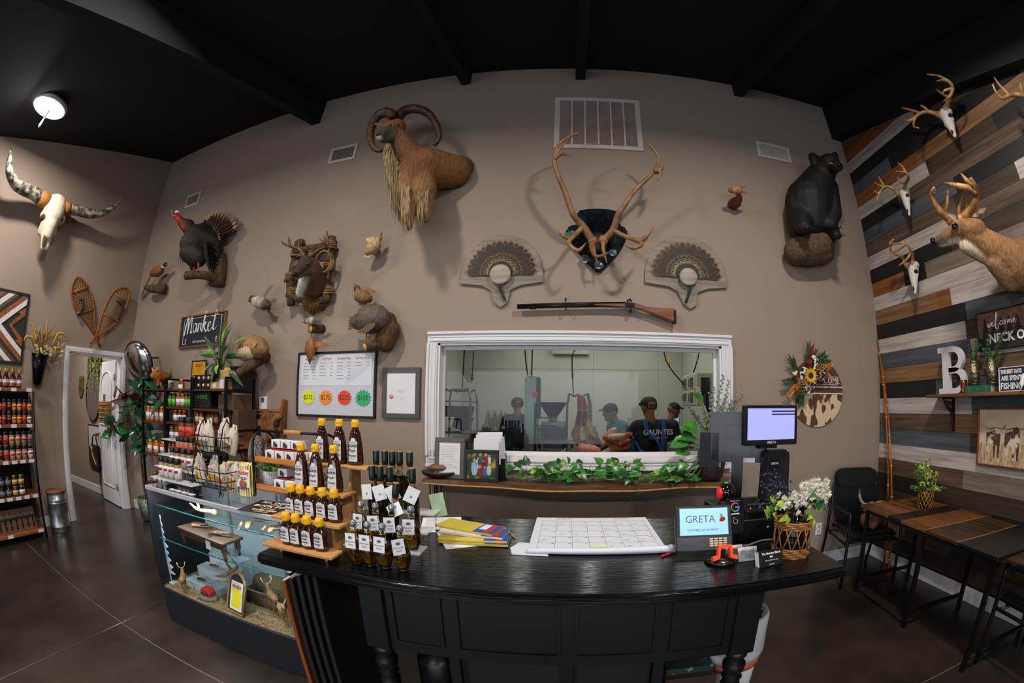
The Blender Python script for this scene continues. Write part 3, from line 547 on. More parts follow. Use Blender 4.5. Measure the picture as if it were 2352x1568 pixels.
# --- turkey tail fans on wooden plaques
GW = wood('#6d6255', '#978b7c', 0,.6); FB = mat('#20130c', .55, col2='#3a2516', scale=(70,70,70), bump=.3); FBK = mat('#0f0b09', .5); FT = mat('#80592f', .6, var=.3); FI = mat('#8d7a52', .35, col2='#3f4a2a', scale=(60,60,60), metal=.3)
for i, (cx, cy, rx, hx, hy, kn) in enumerate(((405,708,348,400,972,78),(1940,728,328,1968,984,70))):
    t = T('turkey_fan', ['turkey tail fan plaque with tassel, nearer the ram', 'turkey tail fan plaque with tassel, nearer the bear'][i], 'trophy', bw(*q(cx, cy),0),0, 'turkey tail fans'); F = FBW(bw(*q(cx, cy),0)); I = F.inverted()
    w = abs((I @ bw(*q(cx + rx, cy),0)).x); hh = w * 1.08; dz = -(I @ bw(*q(hx, hy),0)).y; hxx = (I @ bw(*q(hx, hy),0)).x
    poly = [(w * math.cos(a), hh * math.sin(a)) for a in np.linspace(-.04, PI + .04,30)] + [(-w, -.06),(-w * .45,-.085),(-w * .25,-dz * .45),(hxx - w * .16,-dz * .85),(hxx, -dz),(hxx + w * .16,-dz * .85),(w * .25,-dz * .45),(w * .5,-.085),(w, -.06)]
    b = B(GW); b.prism(poly, .028, F); b.ob('plaque', t, bevel=.005)
    for rr, n, wd, z0, mm in ((.86,18,1.9,.03,(FB, FBK, FT)),(.52,14,1.8,.037,(FB, FBK, FT)),(.42,12,1.8,.043,(FI, FBK, FI)),(.3,12,2.,.049,(FBK, FBK, FBK))):
        for k in range(n):
            a = math.radians(4 + 172 * k / (n - 1)); d = F.to_3x3() @ V((math.cos(a), math.sin(a),.02)); nz = F.to_3x3() @ V((0,0,1)); p0 = F @ V((0,.02, z0 + .0012 * (k % 2))); L = w * rr; wd_ = PI * L / n * wd * .62; b = B(*mm)
            b.leaf(p0 + d * L * .55, d, nz, L * .46, wd_ * 1.3,0, mm[2],6,1.5,.02); b.leaf(p0 + d * L * .5 + nz * .0008, d, nz, L * .475, wd_ * 1.24,0, mm[1],6,1.5,.02); b.leaf(p0 + d * L * .1 + nz * .0016, d, nz, L * .81, wd_ * 1.2,.0, mm[0],6,2.3,.02); b.ob('feather', t)
    p = F @ V((0,0,.05)); B(wood('#8a7f74', '#b0a496', 0,.6)).lathe([(kn * .0011,0),(kn * .00115,.01),(kn * .00115,.022),(kn * .001,.03)], p, 24, ax=(0,-1,0)).ob('medallion', t)
    b = B(mat('#22252b', .5, var=.4, scale=(60,60,60)));
    for k in range(14): s = RN.uniform(-1,1); b.tube([F @ V((.004 * s, -.08,.06)), F @ V((hxx * .5 + .012 * s, -.12,.062)), F @ V(((.045 if i == 0 else -.03) + .01 * s, -dz * .82 + RN.uniform(-.01,.02),.045))],[.003,.004,.001],4, sub=3)
    b.ob('beard_tassel', t)
# --- old side-by-side gun on two hooks
t = T('shotgun', 'antique double-barrel shotgun with wooden stock hung above the window', 'gun', bw(1368,715,.05)); G = lambda x, y, o=.06: bw(*q(x, y), o); GM = mat('#1f1d1e', .35,.8, var=.2)
b = B(GM); b.cyl(G(537,948), G(1440,930),.0135,.015,12); b.cyl(G(537,962), G(1440,945),.0135,.015,12); b.cyl(G(640,966), G(690,964),.012, n=8); b.ob('barrels', t)
ST = wood('#4a2712', '#8a5428', 0,.4,.4); b = B(ST); F = FBW(bw(1400,715,.04)); b.prism(wpoly([q(*p) for p in ((1150,955),(1180,943),(1440,940),(1520,945),(1600,975),(1690,980),(1838,988),(1842,1045),(1838,1105),(1760,1078),(1640,1030),(1560,1000),(1480,985),(1300,975),(1170,972))], F=F),.038, F); b.ob('stock', t, bevel=.009, seg=2)
b = B(GM); b.box(G(1470,945,.062),(.075,.045,.03)); b.tube([G(1455,925,.075), G(1450,905,.08), G(1475,895,.08), G(1485,915,.078)],.006,6, sub=3); b.tube([G(1478,975), G(1485,1000), G(1470,1005), G(1462,985)],.004,6, sub=3); b.ob('lock', t); B(GM).b2(tuple(G(1836,988,.08)), tuple(G(1846,1105,.04))).ob('butt_plate', t)
for x, y in ((938,950),(1478,960)): b = B(BLK); b.tube([G(x, y - 65,.0), G(x, y - 68,.09), G(x, y - 20,.1), G(x, y + 28,.085), G(x, y + 26,.0)],.005,6); b.ob('hook', t)
# --- air vents
def register(label, c, n=14, big=False):
    P = [bw(*p) for p in c]; x0, x1 = (P[0].x + P[3].x) / 2,(P[1].x + P[2].x) / 2; z1, z0 = (P[0].z + P[1].z) / 2,(P[2].z + P[3].z) / 2; t = T('air_vent', label, 'vent', ((x0 + x1) / 2, YB, z0)); m = mat('#c5b9b0', .5, var=.08); f = .045 if big else .032
    for a, c in (((x0, z0),(x1, z0 + f)),((x0, z1 - f),(x1, z1)),((x0, z0 + f),(x0 + f, z1 - f)),((x1 - f, z0 + f),(x1, z1 - f))): B(m).b2((a[0], YB - .018, a[1]),(c[0], YB, c[1])).ob('frame', t, bevel=.004)
    B(DARK if not big else mat('#8f7a6e', .8, var=.25, scale=(5,5,5))).b2((x0 + f, YB - .004, z0 + f),(x1 - f, YB - .001, z1 - f)).ob('duct', t)
    if big:
        for k in range(7): x = x0 + f + (x1 - x0 - 2 * f) * k / 6; B(m).b2((x - .008, YB - .017, z0 + f),(x + .008, YB - .004, z1 - f)).ob('rib', t)
        b = B(mat('#b9a59a', .6, col2='#96857a', scale=(4,4,4))); nz = 46
        for k in range(nz): z = z0 + f + (z1 - z0 - 2 * f) * (k + .5) / nz; b.box(((x0 + x1) / 2, YB - .008, z),(x1 - x0 - 2 * f, .009,.003), rot=Mx.Rotation(.7,3, 'X'))
        b.ob('louvres', t, kind='stuff')
    else:
        for k in range(n): x = x0 + f + (x1 - x0 - 2 * f) * (k + .5) / n; B(m).box((x, YB - .009,(z0 + z1) / 2),(.0035,.012, z1 - z0 - 2 * f), rot=Mx.Rotation(.5,3, 'Z')).ob('vane', t)
register('large white return-air grille high above the antler shield', [(1275.7,226.5),(1469,232),(1476.5,347.5),(1270.6,342.6)], big=True)
register('small white wall register left of the ram', [(763.7,343),(824,330),(815.8,365.6),(753.3,378)],18)
register('small white wall register above the turkey', [(432,451),(465,438.5),(455,468),(424,481)],12)
register('small white wall register left of the bear', [(1734,325),(1809,340),(1818,376),(1741,360)],20)
# --- black bear on a boulder
t = T('bear_mount', 'black bear mount sitting upright on a brown boulder bracket in the corner', 'taxidermy', bw(1862,560,0))
K = '#070607'; blob(caps([(1862,505,.22,.2,1858,460,.24,.235, K),(1858,460,.24,.23,1880,415,.3,.17, K),(1880,415,.3,.16,1896,392,.38,.12, K),(1896,385,.4,.125,1905,378,.46,.115, K),(1912,382,.5,.07,1926,383,.6,.05, '#1a1310'),(1870,372,.38,.045,1867,360,.37,.05, K),(1915,364,.4,.04,1917,358,.4,.045, K),(1906,430,.3,.09,1916,490,.34,.08, K),(1916,490,.34,.08,1908,516,.38,.06, K),(1840,500,.24,.13,1846,522,.36,.07, K),(1830,460,.22,.12,1838,520,.2,.13, K),(1895,515,.26,.12,1918,538,.34,.06, K)]), 'body', t, mat('#ffffff', .6, var=.4, scale=(70,70,30), bump=.7, attr=True, key='bearfur'),.016)
RK = mat('#4a382b', .85, col2='#84674c', scale=(26,26,26), bump=1.); blob(caps([(1830,578,.14,.13,1875,560,.16,.17, '#57432f'),(1875,560,.16,.17,1893,545,.18,.13, '#5f4a36'),(1890,580,.14,.12,1850,585,.14,.11, '#57432f'),(1893,590,.1,.08,1900,565,.16,.08, '#4f3c2c')]), 'boulder', t, mat('#ffffff', .9, var=.6, scale=(40,40,40), bump=1., attr=True, key='rock'),.016,2)
for p in ((1897,372,.57),(1910,374,.57)): eye(t, bw(*p),.009)
B(mat('#050505', .2, var=0)).ball(bw(1929,379,.645),(.028,.022,.02)).ob('nose', t)
b = B(mat('#8a6038', .6)); b.ball(bw(1914,377,.57),(.05,.015,.012)); b.ob('muzzle_patch', t)
for p, r in (((1852,525,.42),.04),((1922,541,.4),.04)):
    b = B(mat('#1a1716', .5)); b.ball(bw(*p),(.05,.05,.035))
    for k in range(4): b.cyl(bw(*p) + V(((k - 1.5) * .022,-.045,-.005)), bw(*p) + V(((k - 1.5) * .024,-.075,-.025)),.006,.002,5)
    b.ob('paw', t)
b = B(mat('#6a2a22', .7));
for k in range(10): b.ball(bw(1928 + RN.uniform(-6,6),525 + RN.uniform(-8,12),.3),.008,6)
b.tube([bw(1920,545,.25), bw(1927,530,.3), bw(1932,515,.3)],.003,4); b.ob('berry_sprig', t)
# ================================================================ signs and fittings on the back wall
def board(name, label, cat, c, pl=bw, FR=FBW, depth=.02, frame_w=.018, fm=None, fillm=None, off=0., group=None):
    """framed flat board from four corner pixels (tl, tr, br, bl) squared up on its wall; returns thing, frame at centre, width, height"""
    P = [pl(*p, off) for p in c]; F = FR(sum(P, V()) / 4); I = F.inverted(); q = [I @ p for p in P]
    w = (abs(q[1].x - q[0].x) + abs(q[2].x - q[3].x)) / 2; h = (abs(q[0].y - q[3].y) + abs(q[1].y - q[2].y)) / 2
    return board2(name, label, cat, F, w, h, depth, frame_w, fm, fillm, group)
def board2(name, label, cat, F, w, h, depth=.02, fw=.018, fm=None, fillm=None, group=None):
    t = T(name, label, cat, F.translation, 0, group); b = B(fillm or PAPER); b.M = F; b.b2((-w / 2 + fw * .6,-h / 2 + fw * .6,.002),(w / 2 - fw * .6, h / 2 - fw * .6, depth * .6)); b.ob('panel', t)
    if fm:
        for a, c in (((-w / 2, h / 2 - fw),(w / 2, h / 2)),((-w / 2,-h / 2),(w / 2,-h / 2 + fw)),((-w / 2,-h / 2 + fw),(-w / 2 + fw, h / 2 - fw)),((w / 2 - fw, -h / 2 + fw),(w / 2, h / 2 - fw))):
            b = B(fm); b.M = F; b.b2((*a, 0),(*c, depth)); b.ob('frame', t, bevel=.0025)
    return t, F, w, h
def at(F, x, y, z): return F @ Mx.Translation((x, y, z))
def stroke(par, F, lines, r, m, z, name='lettering', sub=6):
    b = B(m)
    for ln in lines: b.tube([F @ V((x, y, z)) for x, y in ln], r, 5, sub=sub, flat=.4)
    return b.ob(name, par)
BRF = wood('#6b3d1a', '#96602e', 0,.45); SLATE = mat('#1e212b', .7, var=.25, scale=(30,30,30)); INK = mat('#2a2a2e', .7, var=0); REDI = mat('#b3362c', .7, var=0); GRYI = mat('#8f8f97', .7, var=0)
t, F, w, h = board('market_sign', 'dark chalkboard sign with script lettering in a wooden frame above the jar shelves', 'sign', [(421,727),(521.7,715.6),(518,793),(414.5,800.5)], fm=BRF, fillm=SLATE, depth=.035, frame_w=.02)
CH = mat('#d9d9dc', .8, var=0); L_ = w / 8.6
def sc(pts, x, y, s): return [(x + a * s, y + b * s) for a, b in pts]
M_ = [(0,-.6),(.15,.1),(.5,1.),(.55,.2),(.5,-.5),(.75,.4),(1.05,1.),(1.1,.2),(1.05,-.45),(1.3,-.3)]; a_ = [(.55,.3),(.2,.35),(.05,-.1),(.3,-.45),(.55,0),(.58,.3),(.56,-.3),(.75,-.35)]; r_ = [(0,-.4),(.1,.3),(.2,.25),(.45,.3),(.42,-.2),(.6,-.35)]
k_ = [(0,-.5),(.15,.3),(.4,1.1),(.25,1.15),(.12,.4),(.05,-.5)]; k2 = [(.1,-.05),(.5,.35),(.3,.05),(.25,-.05),(.6,-.5),(.8,-.35)]; e_ = [(0,-.1),(.4,.1),(.3,.35),(.05,.1),(.15,-.4),(.45,-.4),(.6,-.15)]; t_ = [(.4,1.2),(.2,.4),(.1,-.3),(.35,-.45),(.6,-.2)]; t2 = [(-.2,.7),(.3,.75),(.9,1.05),(1.05,1.2)]
s = w * .148; x0 = -w * .39; y0 = h * .1
stroke(t, F, [sc(M_, x0, y0, s), sc(a_, x0 + 1.35 * s, y0, s), sc(r_, x0 + 2.15 * s, y0, s), sc(k_, x0 + 2.8 * s, y0 + .05 * s, s), sc(k2, x0 + 2.8 * s, y0 + .05 * s, s), sc(e_, x0 + 3.6 * s, y0, s), sc(t_, x0 + 4.3 * s, y0 + .1 * s, s), sc(t2, x0 + 4.3 * s, y0 + .1 * s, s)],.011, CH, .024)
txt('FARM & LOCAL PRODUCE', h * .085, at(F, 0,-h * .33,.022), CH, t, sx=.85); b = B(CH); b.M = F
for a, c in (((-.42,.36),(.42,.366)),((-.42,-.35),(-.413,.36)),((.413,-.35),(.42,.36)),((-.42,-.35),(-.33,-.344)),((.33,-.35),(.42,-.344))): b.b2((a[0] * w, a[1] * h * 1.1,.0215),(c[0] * w, c[1] * h * 1.1 + .002,.0225))
b.ob('border', t); b = B(CH)
for sx in (-1,1):
    for k in range(4): b.leaf(F @ V((sx * w * .34,-h * .36 + k * .012,.024)), F.to_3x3() @ V((sx * .5 + (.5 if k % 2 else -.5),1,0)), F.to_3x3() @ V((0,0,1)),.035,.012)
b.ob('print', t)
# hello plaque on a chain
t, F, w, h = board('hello_plaque', 'small amber plaque in a black frame hanging on a chain over the tins', 'sign', [(442,829),(475,826),(474,878),(441,880)], fm=BLK, fillm=mat('#c98a24', .6, var=.08), depth=.015, frame_w=.014, off=.03)
txt('HELLO', h * .17, at(F, 0, h * .27,.011), INK, t); b = B(INK); b.M = F; b.leaf(F.inverted() @ (F @ V((0, h * .02,.012))),(0,1,0),(0,0,1),.03,.015); b.b2((-.02,-.06,.01),(.02,-.056,.011)); b.ob('print', t)
b = B(BLK); tp = bw(460,805,.01); b.tube([F @ V((-w * .45, h / 2,.005)), tp, F @ V((w * .45, h / 2,.005))],.002,4); b.ob('chain', t)
# menu whiteboard
t, F, w, h = board('price_board', 'white price board in a black frame with four coloured star tags', 'board', [(687.4,812.5),(867.2,802.3),(866,959.2),(685.4,956.6)], fm=BLK, fillm=mat('#c3c4cf', .22, var=.02), depth=.03, frame_w=.02)
b = B(mat('#d3d4de', .12, var=.02, bump=.25, bscale=(7,7,7))); b.M = F; b.b2((-w * .45,-h * .02,.019),(w * .45, h * .45,.021)); b.ob('price_sheet', t)
for i, (hd, n) in enumerate((('Beef Pack', 6),('Grill Pack', 5),('Sample Pack', 6),('Variety Pack', 2))):
    x = -w * .33 + i * w * .222; txt(hd, h * .05, at(F, x, h * .39,.022), REDI, t); b = B(GRYI); b.M = F
    for k in range(n): y = h * (.32 - .048 * k); b.b2((x - w * .085, y, .021),(x - w * .085 + w * RN.uniform(.05,.09), y + .006,.0214)); b.b2((x + w * .05, y, .021),(x + w * .085, y + .006,.0214))
    b.ob('print', t)
for i, (px, py, c, tx, cn) in enumerate(((708,912, '#d8dc20', '$275', 'yellow'),(748,913, '#e08a28', '$275', 'orange'),(791,913, '#d84328', '$225', 'red'),(834,914, '#2fa868', '$150', 'green'))):
    p = bw(px, py, .021); ft = FBW(p); r = .075 + .006 * (i == 3); s_ = T('price_star', cn + ' starburst price tag on the white price board', 'price tag', p, 0, 'starburst price tags'); b = B(mat(c, .6, var=.02)); b.prism([(r * (1 if k % 2 else .8) * 1.08 * math.cos(PI * k / 15), r * (1 if k % 2 else .8) * .95 * math.sin(PI * k / 15)) for k in range(30)],.002, ft); b.ob('card', s_); txt(tx, .062, at(ft, 0,0,.0025), INK, s_, sx=.9)
# small certificate
t, F, w, h = board('certificate', 'certificate in a wide grey frame between price board and window', 'picture', [(881.3,845.7),(968,843),(966.7,961),(880.5,959.7)], fm=mat('#4d4a4a', .5, var=.15), fillm=mat('#dcdadd', .1, var=.02), depth=.03, frame_w=.042)
b = B(mat('#c9c4c0', .5)); b.M = F; b.b2((-.03,.0,.0182),(.03,.03,.0185)); [b.b2((-.06,-.03 - .012 * k, .0182),(.02 + .01 * k, -.027 - .012 * k, .0185)) for k in range(4)]; b.ob('print', t); b = B(mat('#c99a8a', .6)); b.lathe([(.022,0),(.022,.0005)], F @ V((-.09,-.03,.0182)),16, ax=(0,-1,0)); b.ob('seal', t)
# thermostat, outlets
p = bw(607,925,0); t = T('thermostat', 'small white thermostat above the leaning ladder', 'thermostat', p); b = B(WHT); F = FBW(p); b.M = F; b.b2((-.055,-.065,0),(.055,.065,.028)); b.ob('housing', t, bevel=.006); b = B(mat('#5f6f74', .3)); b.M = F; b.b2((-.025,.005,.028),(.025,.05,.0285)); b.ob('display', t)
def outlet(label, p, F):
    t = T('wall_outlet', label, 'outlet', p); b = B(WHT); b.M = F; b.b2((-.036,-.06,0),(.036,.06,.006)); b.ob('plate', t, bevel=.002); b = B(mat('#b5b3b6', .5)); b.M = F
    b.b2((-.016,.01,.006),(.016,.04,.008)); b.b2((-.016,-.04,.006),(.016,-.01,.008)); b.ob('socket', t)
    b = B(DARK); b.M = F
    for y in (.025,-.025): b.b2((-.008, y - .006,.008),(-.005, y + .006,.0083)); b.b2((.005, y - .006,.008),(.008, y + .006,.0083))
    b.ob('print', t)  # the plug slots of both sockets, drawn as thin dark bars
p = bw(1880,1214,0); outlet('white wall outlet between the flower jar and the black chair', p, FBW(p)); p = bw(1683,1068,0); outlet('white wall outlet under the window corner behind the monitor', p, FBW(p))
# convex security mirror
p = pt(318,830,1,2.62); t = T('convex_mirror', 'tilted oval-looking convex security mirror with black rim in the corner above the door', 'mirror', p); n = V((.28,-.9,-.42)).normalized(); rr = .235
B(CHROME).lathe([(rr, 0)] + [(rr * math.cos(a),.085 * math.sin(a)) for a in np.linspace(.1, PI / 2 - .02,8)], p, 36, ax=n).ob('mirror_face', t); b = B(BLK); Q = V((0,0,1)).rotation_difference(n).to_matrix(); b.tube([p + Q @ V((rr * math.cos(a), rr * math.sin(a),0)) for a in np.linspace(0,2 * PI, 33)[:-1]],.014,8, closed=True); b.ob('rim', t)
B(BLK).lathe([(rr, 0),(rr * .9,-.02),(.03,-.03)], p, 24, ax=n).ob('backing', t); b = B(BLK); b.tube([p - n * .03, p - n * .12, V((p.x - .28, YB - .02, p.z + .1))],.012,8); b.ob('arm', t)
# round welcome sign
L3, R3, Bt = bw(1813,913,0), bw(1933,903,0), bw(1870,980,0); r = (R3.x - L3.x) / 2; c = V(((R3.x + L3.x) / 2, YB, Bt.z + r)); F = FBW(c); t = T('welcome_round', 'round wooden door sign with cow-hide lower half and a sunflower swag', 'sign', c)
CW = mat('#d3b896', .6, col2='#5a3a24', scale=(11,11,6), thr=(.5,.54), det=1.5); b = B(CW); b.prism([(r * math.cos(a), r * math.sin(a)) for a in np.linspace(PI - .02,2 * PI + .02,30)],.014, F); b.ob('hide_half', t)
b = B(wood('#4f2f1c', '#6d4429', 0,.5)); b.prism([(r * math.cos(a), r * math.sin(a)) for a in np.linspace(-.0, PI, 30)],.015, F); b.ob('wood_half', t)
for y in (-.005,.055): b = B(CH); wv = math.sqrt(r * r - y * y); b.M = F; b.b2((-wv, y - .005,.015),(wv, y + .005,.018)); b.ob('trim_strip', t)
txt('WELCOME', .085, at(F, r * .33,.115,.0155), CH, t, sx=.82); b = B(CH); b.M = F; b.b2((-.02,.075,.015),(r * .8,.08,.0165)); b.b2((.08,.155,.015),(r * .8,.158,.0165)); b.ob('underline', t)
G3 = [LEAFD, mat('#3b4a34', .6), mat('#6a2417', .6), mat('#a8481c', .6), mat('#c8702a', .6), mat('#54604a', .6)]
def wp(x, y): return (1780 + x / 7.128,780 + y / 7.128)
def sprig(par, name, m, a, z, n, L, Wd, spread, k=9, pl=bw, st=STEM):
    b = B(m); p0, p1 = pl(*a[0], z[0]), pl(*a[1], z[1]); d = p1 - p0; b.tube([p0, p1],[.004,.002],4, st)
    for i in range(n): f = (i + .5) / n; s_ = 1 if i % 2 else -1; pr = d.cross(V((0,-1,0))).normalized(); b.leaf(p0 + d * f, d.normalized() * (1 - spread) + pr * s_ * spread + V((0,-.25 * RN.random(),0)),(0,-1,.2), L * (1 - .4 * f), Wd, .2, m, 3)
    return b.ob(name, par)
for m, a, z, n, L, Wd, sp_ in [(G3[1],(wp(400,530), wp(240,320)),(.03,.08),12,.12,.014,.25),(G3[1],(wp(360,520), wp(300,330)),(.03,.08),10,.1,.014,.25),(G3[2],(wp(540,420), wp(600,140)),(.04,.09),12,.11,.014,.2),(G3[1],(wp(520,420), wp(545,100)),(.04,.09),12,.12,.014,.2),(G3[2],(wp(560,420), wp(660,200)),(.04,.09),10,.1,.014,.2),(G3[0],(wp(660,380), wp(820,250)),(.04,.08),16,.09,.016,.5),(G3[0],(wp(780,400), wp(900,380)),(.04,.08),12,.07,.016,.5),(G3[4],(wp(800,500), wp(930,400)),(.05,.1),12,.05,.03,.6),(G3[4],(wp(820,520), wp(915,620)),(.05,.1),12,.04,.016,.5),(G3[0],(wp(370,680), wp(150,700)),(.04,.08),16,.09,.014,.4),(G3[5],(wp(380,720), wp(170,880)),(.05,.1),14,.06,.018,.6),(G3[4],(wp(370,740), wp(215,910)),(.06,.11),14,.045,.022,.6),(G3[0],(wp(420,800), wp(430,1060)),(.04,.05),18,.09,.014,.4),(G3[1],(wp(400,820), wp(300,970)),(.04,.07),8,.08,.01,.3),(G3[2],(wp(530,470), wp(560,360)),(.05,.1),12,.06,.04,.7),(G3[2],(wp(340,620), wp(370,650)),(.05,.09),8,.06,.04,.7),(G3[2],(wp(680,660), wp(800,680)),(.04,.07),8,.05,.03,.7)]: sprig(t, 'greenery_sprig', m, a, z, n, L, Wd, sp_)
sc_ = bw(*wp(580,585),.12); b = B(mat('#d9a416', .5, var=.1))
for k in range(22): a = 2 * PI * k / 22; d = V((math.cos(a),-.25, math.sin(a))); b.leaf(sc_ + d * .018, d, (0,-1,0),.062 - .01 * (k % 2),.022,.1, k=3)
b.ob('sunflower_petals', t); B(mat('#20130b', .8, bump=.6)).ball(sc_ + V((0,-.006,0)),(.028,.014,.028)).ob('sunflower_eye', t)
CHK = mat('#d8d8de', .7, col2='#15171f', scale=(38,38,38), thr=(.49,.51), det=0)
for x, y, a in ((430,610,.4),(490,530,1.2),(750,590,-.2),(680,560,-1.),(660,380,.9),(590,740,-.6),(510,810,.3)):
    b = B(CHK); p = bw(*wp(x, y),.1); b.tube([p + V((.055 * math.cos(a + u) * (.5 + .5 * math.cos(u)),-.02 * math.sin(u),.04 * math.sin(a + u))) for u in np.linspace(0,2 * PI, 9)[:-1]],[.018] * 8,6, closed=True, flat=.25); b.ob('gingham_bow', t)
WK = mat('#a5763c', .6, var=.3, scale=(90,90,90))
for (x, y), ax in ((wp(440,740),(-.3,-.6,-.9)),(wp(765,480),(.3,-.6,-.5))):
    b = B(WK); p = bw(x, y, .1); Q = V((0,0,1)).rotation_difference(V(ax)).to_matrix()
    for z in np.linspace(-.06,.05,5): b.tube([p + Q @ V(((.05 + z * .35) * math.cos(a),(.05 + z * .35) * math.sin(a), z)) for a in np.linspace(0,2 * PI, 13)[:-1]],.0035,4, closed=True)
    for a in np.linspace(0,2 * PI, 13)[:-1]: b.tube([p + Q @ V(((.05 + z * .35) * math.cos(a),(.05 + z * .35) * math.sin(a), z)) for z in (-.06,.05)],.0035,4)
    b.ob('wicker_cone', t, kind='stuff')
b = B(mat('#d8d2c0', .8))
for x, y in ((330,550),(640,290),(660,450)):
    for k in range(5): b.ball(bw(*wp(x, y),.1) + V((RN.uniform(-.014,.014), RN.uniform(-.01,.01), RN.uniform(-.014,.014))),.014,6)
b.ob('cotton_bolls', t, kind='stuff')
# ================================================================ left wall
t = T('longhorn_skull', 'white longhorn steer skull with wide grey horns and leather bands', 'skull', lw(118,500,0)); q = lambda x, y, o: lw(x / 5.807,330 + y / 5.807, o)
blob([(q(650,800,.16),.1, q(830,860,.16),.1, '#c9bca6'),(q(740,830,.18),.15, q(700,960,.22),.15, '#cfc3ae'),(q(600,960,.2),.07, q(800,1000,.2),.08, '#c8b9a2'),(q(700,960,.22),.14, q(660,1100,.27),.095, '#d3c8b4'),(q(660,1100,.27),.095, q(630,1220,.28),.07, '#d6cbb8'),(q(590,1220,.27),.045, q(565,1390,.26),.032, '#d4c6b0'),(q(660,1230,.27),.045, q(620,1390,.26),.032, '#d4c6b0'),(q(545,1180,.22),.05, q(600,1060,.24),.06, '#c2b39b'),(q(720,1190,.2),.05, q(700,1060,.24),.06, '#b9a88f')], 'skull', t, mat('#ffffff', .6, var=.15, scale=(18,18,18), bump=.25, attr=True, key='bone'),.014,2)
for x, y in ((578,985),(800,1010)): B(mat('#3a2f25', .9)).ball(q(x, y, .25),(.05,.04,.045)).ob('eye_socket', t)
B(mat('#54422f', .9)).ball(q(600,1270,.315),(.016,.03,.1)).ob('nasal_opening', t)
HM = mat('#37332f', .35, col2='#b9aea0', scale=(7,14,14), thr=(.42,.66), bump=.1)
for pts, rs in (([(560,735,.2),(440,655,.22),(320,605,.24),(215,540,.28),(150,440,.33),(120,340,.36),(130,200,.36),(146,52,.34)],[.085,.08,.075,.068,.058,.047,.032,.006]),([(900,870,.2),(1040,890,.22),(1180,930,.25),(1320,935,.28),(1440,895,.31),(1540,830,.33),(1630,735,.34)],[.072,.068,.062,.05,.038,.024,.006])): b = B(HM); b.tube([q(*p) for p in pts], rs, 14, sub=5); b.ob('horn', t)
for a, c, r in (((530,715,.2),(640,790,.18),.1),((860,860,.19),(935,870,.2),.085)): B(mat('#a0661f', .7, var=.2, scale=(60,60,60), bump=.4)).cyl(q(*a), q(*c), r, r * .95,16).ob('leather_band', t)
# chevron wood art
tr, br_ = lw(68,677,0), lw(50,838,0); h = tr.z - br_.z; yr = (tr.y + br_.y) / 2; w = h; F = FLW(V((XL, yr - w / 2,(tr.z + br_.z) / 2)))
t, F, w, h = board2('chevron_art', 'square wooden chevron art in a black frame at the picture edge', 'wall art', F, w, h, .045,.03, BLK, mat('#1d1f24', .6, var=.1))
AM = {'w': wood('#c2bdbf', '#dad6d8', 0,.6), 'o': wood('#6b3615', '#9a5a28', 0,.5), 'b': wood('#4a3020', '#6b4a30', 0,.5), 'k': mat('#1d1f24', .6, var=.1)}
I0 = w / 2 - .03
def clipx(poly, lim):
    for ax, sg, v in ((0,1, lim),(0,-1, lim),(1,1, lim),(1,-1, lim)):
        out = []
        for i in range(len(poly)):
            a, b_ = poly[i], poly[(i + 1) % len(poly)]; da, db = v - sg * a[ax], v - sg * b_[ax]
            if da >= 0: out.append(a)
            if da * db < 0: f = da / (da - db); out.append((a[0] + (b_[0] - a[0]) * f, a[1] + (b_[1] - a[1]) * f))
        poly = out
    return poly
ap = .06; sl = .82; yy = .02
x = ap
for c, wd in (('w', .085),('o', .085),('k', .06),('b', .06),('w', .085),('b', .06),('o', .07),('k', .06),('w', .085),('o', .08)):
    for s in (1,-1):
        X1 = w * 1.2; P = [(x, yy),(x + X1, yy + s * sl * X1),(x - wd + X1, yy + s * sl * X1),(x - wd, yy)]; P = clipx(P, I0)
        if len(P) > 2: b = B(AM[c]); b.prism(P, .014 + (.002 if c != 'k' else 0), at(F, 0,0,.024)); b.ob('slat', t)
    x -= wd
for s in (1,-1): b = B(AM['o']); b.prism([(ap + .1, yy),(ap + .15, yy + s * .0),(ap + .31, yy + s * .13),(ap + .31, yy + s * .22),(ap + .2, yy + s * .15),(ap + .25, yy + s * .145)],.014, at(F, 0,0,.024)); b.ob('slat', t)
# wall vase with dried grasses
q = lambda x, y, o: lw(x / 6.275,640 + y / 6.275, o); a, c = q(578,1080,.1), q(535,1500,.07); t = T('wall_vase', 'black hammered metal wall vase filled with dried wheat and grasses', 'vase', c); b = B(mat('#111214', .18,.6, bump=.9, bscale=(28,28,28), var=.1)); L = (a - c).length
b.lathe([(.03,-.03),(.06,0),(.085, L * .45),(.118, L),(.11, L),(.075, L * .45)], c, 20, ax=a - c, sx=.8); b.ob('vase', t)
WH = [mat('#8a5f26', .7, var=.2), mat('#a98a3a', .7, var=.2), mat('#6f4c22', .7, var=.2)]
for i in range(46):
    m = WH[i % 3]; x = RN.uniform(360,950); y = RN.uniform(580,820) + abs(x - 640) * .3; p0 = a + V((RN.uniform(-.05,.05), RN.uniform(-.06,.06),-.05)); p1 = q(x, y, RN.uniform(.08,.26)); b = B(m); b.tube([p0, p0.lerp(p1,.6) + V((0,0,.04)), p1],[.003,.0025,.001],4, sub=3)
    if i % 3 == 1: d = (p1 - p0).normalized(); b.tube([p0.lerp(p1,.72), p0.lerp(p1,.85), p1],[.006,.014,.003],6)
    b.ob('grass_stem', t)
for pts in ([(500,940),(470,850),(380,835),(345,900)],[(760,960),(830,800),(920,800),(985,900)],[(800,1000),(860,1010),(905,1080)],[(660,900),(672,700),(682,590)],[(530,900),(480,700),(420,615)]): b = B(WH[1]); n = len(pts); b.tube([q(*p, .2) for p in pts],[.006,.018,.016,.005][-n:],6, sub=4); b.ob('millet_head', t)
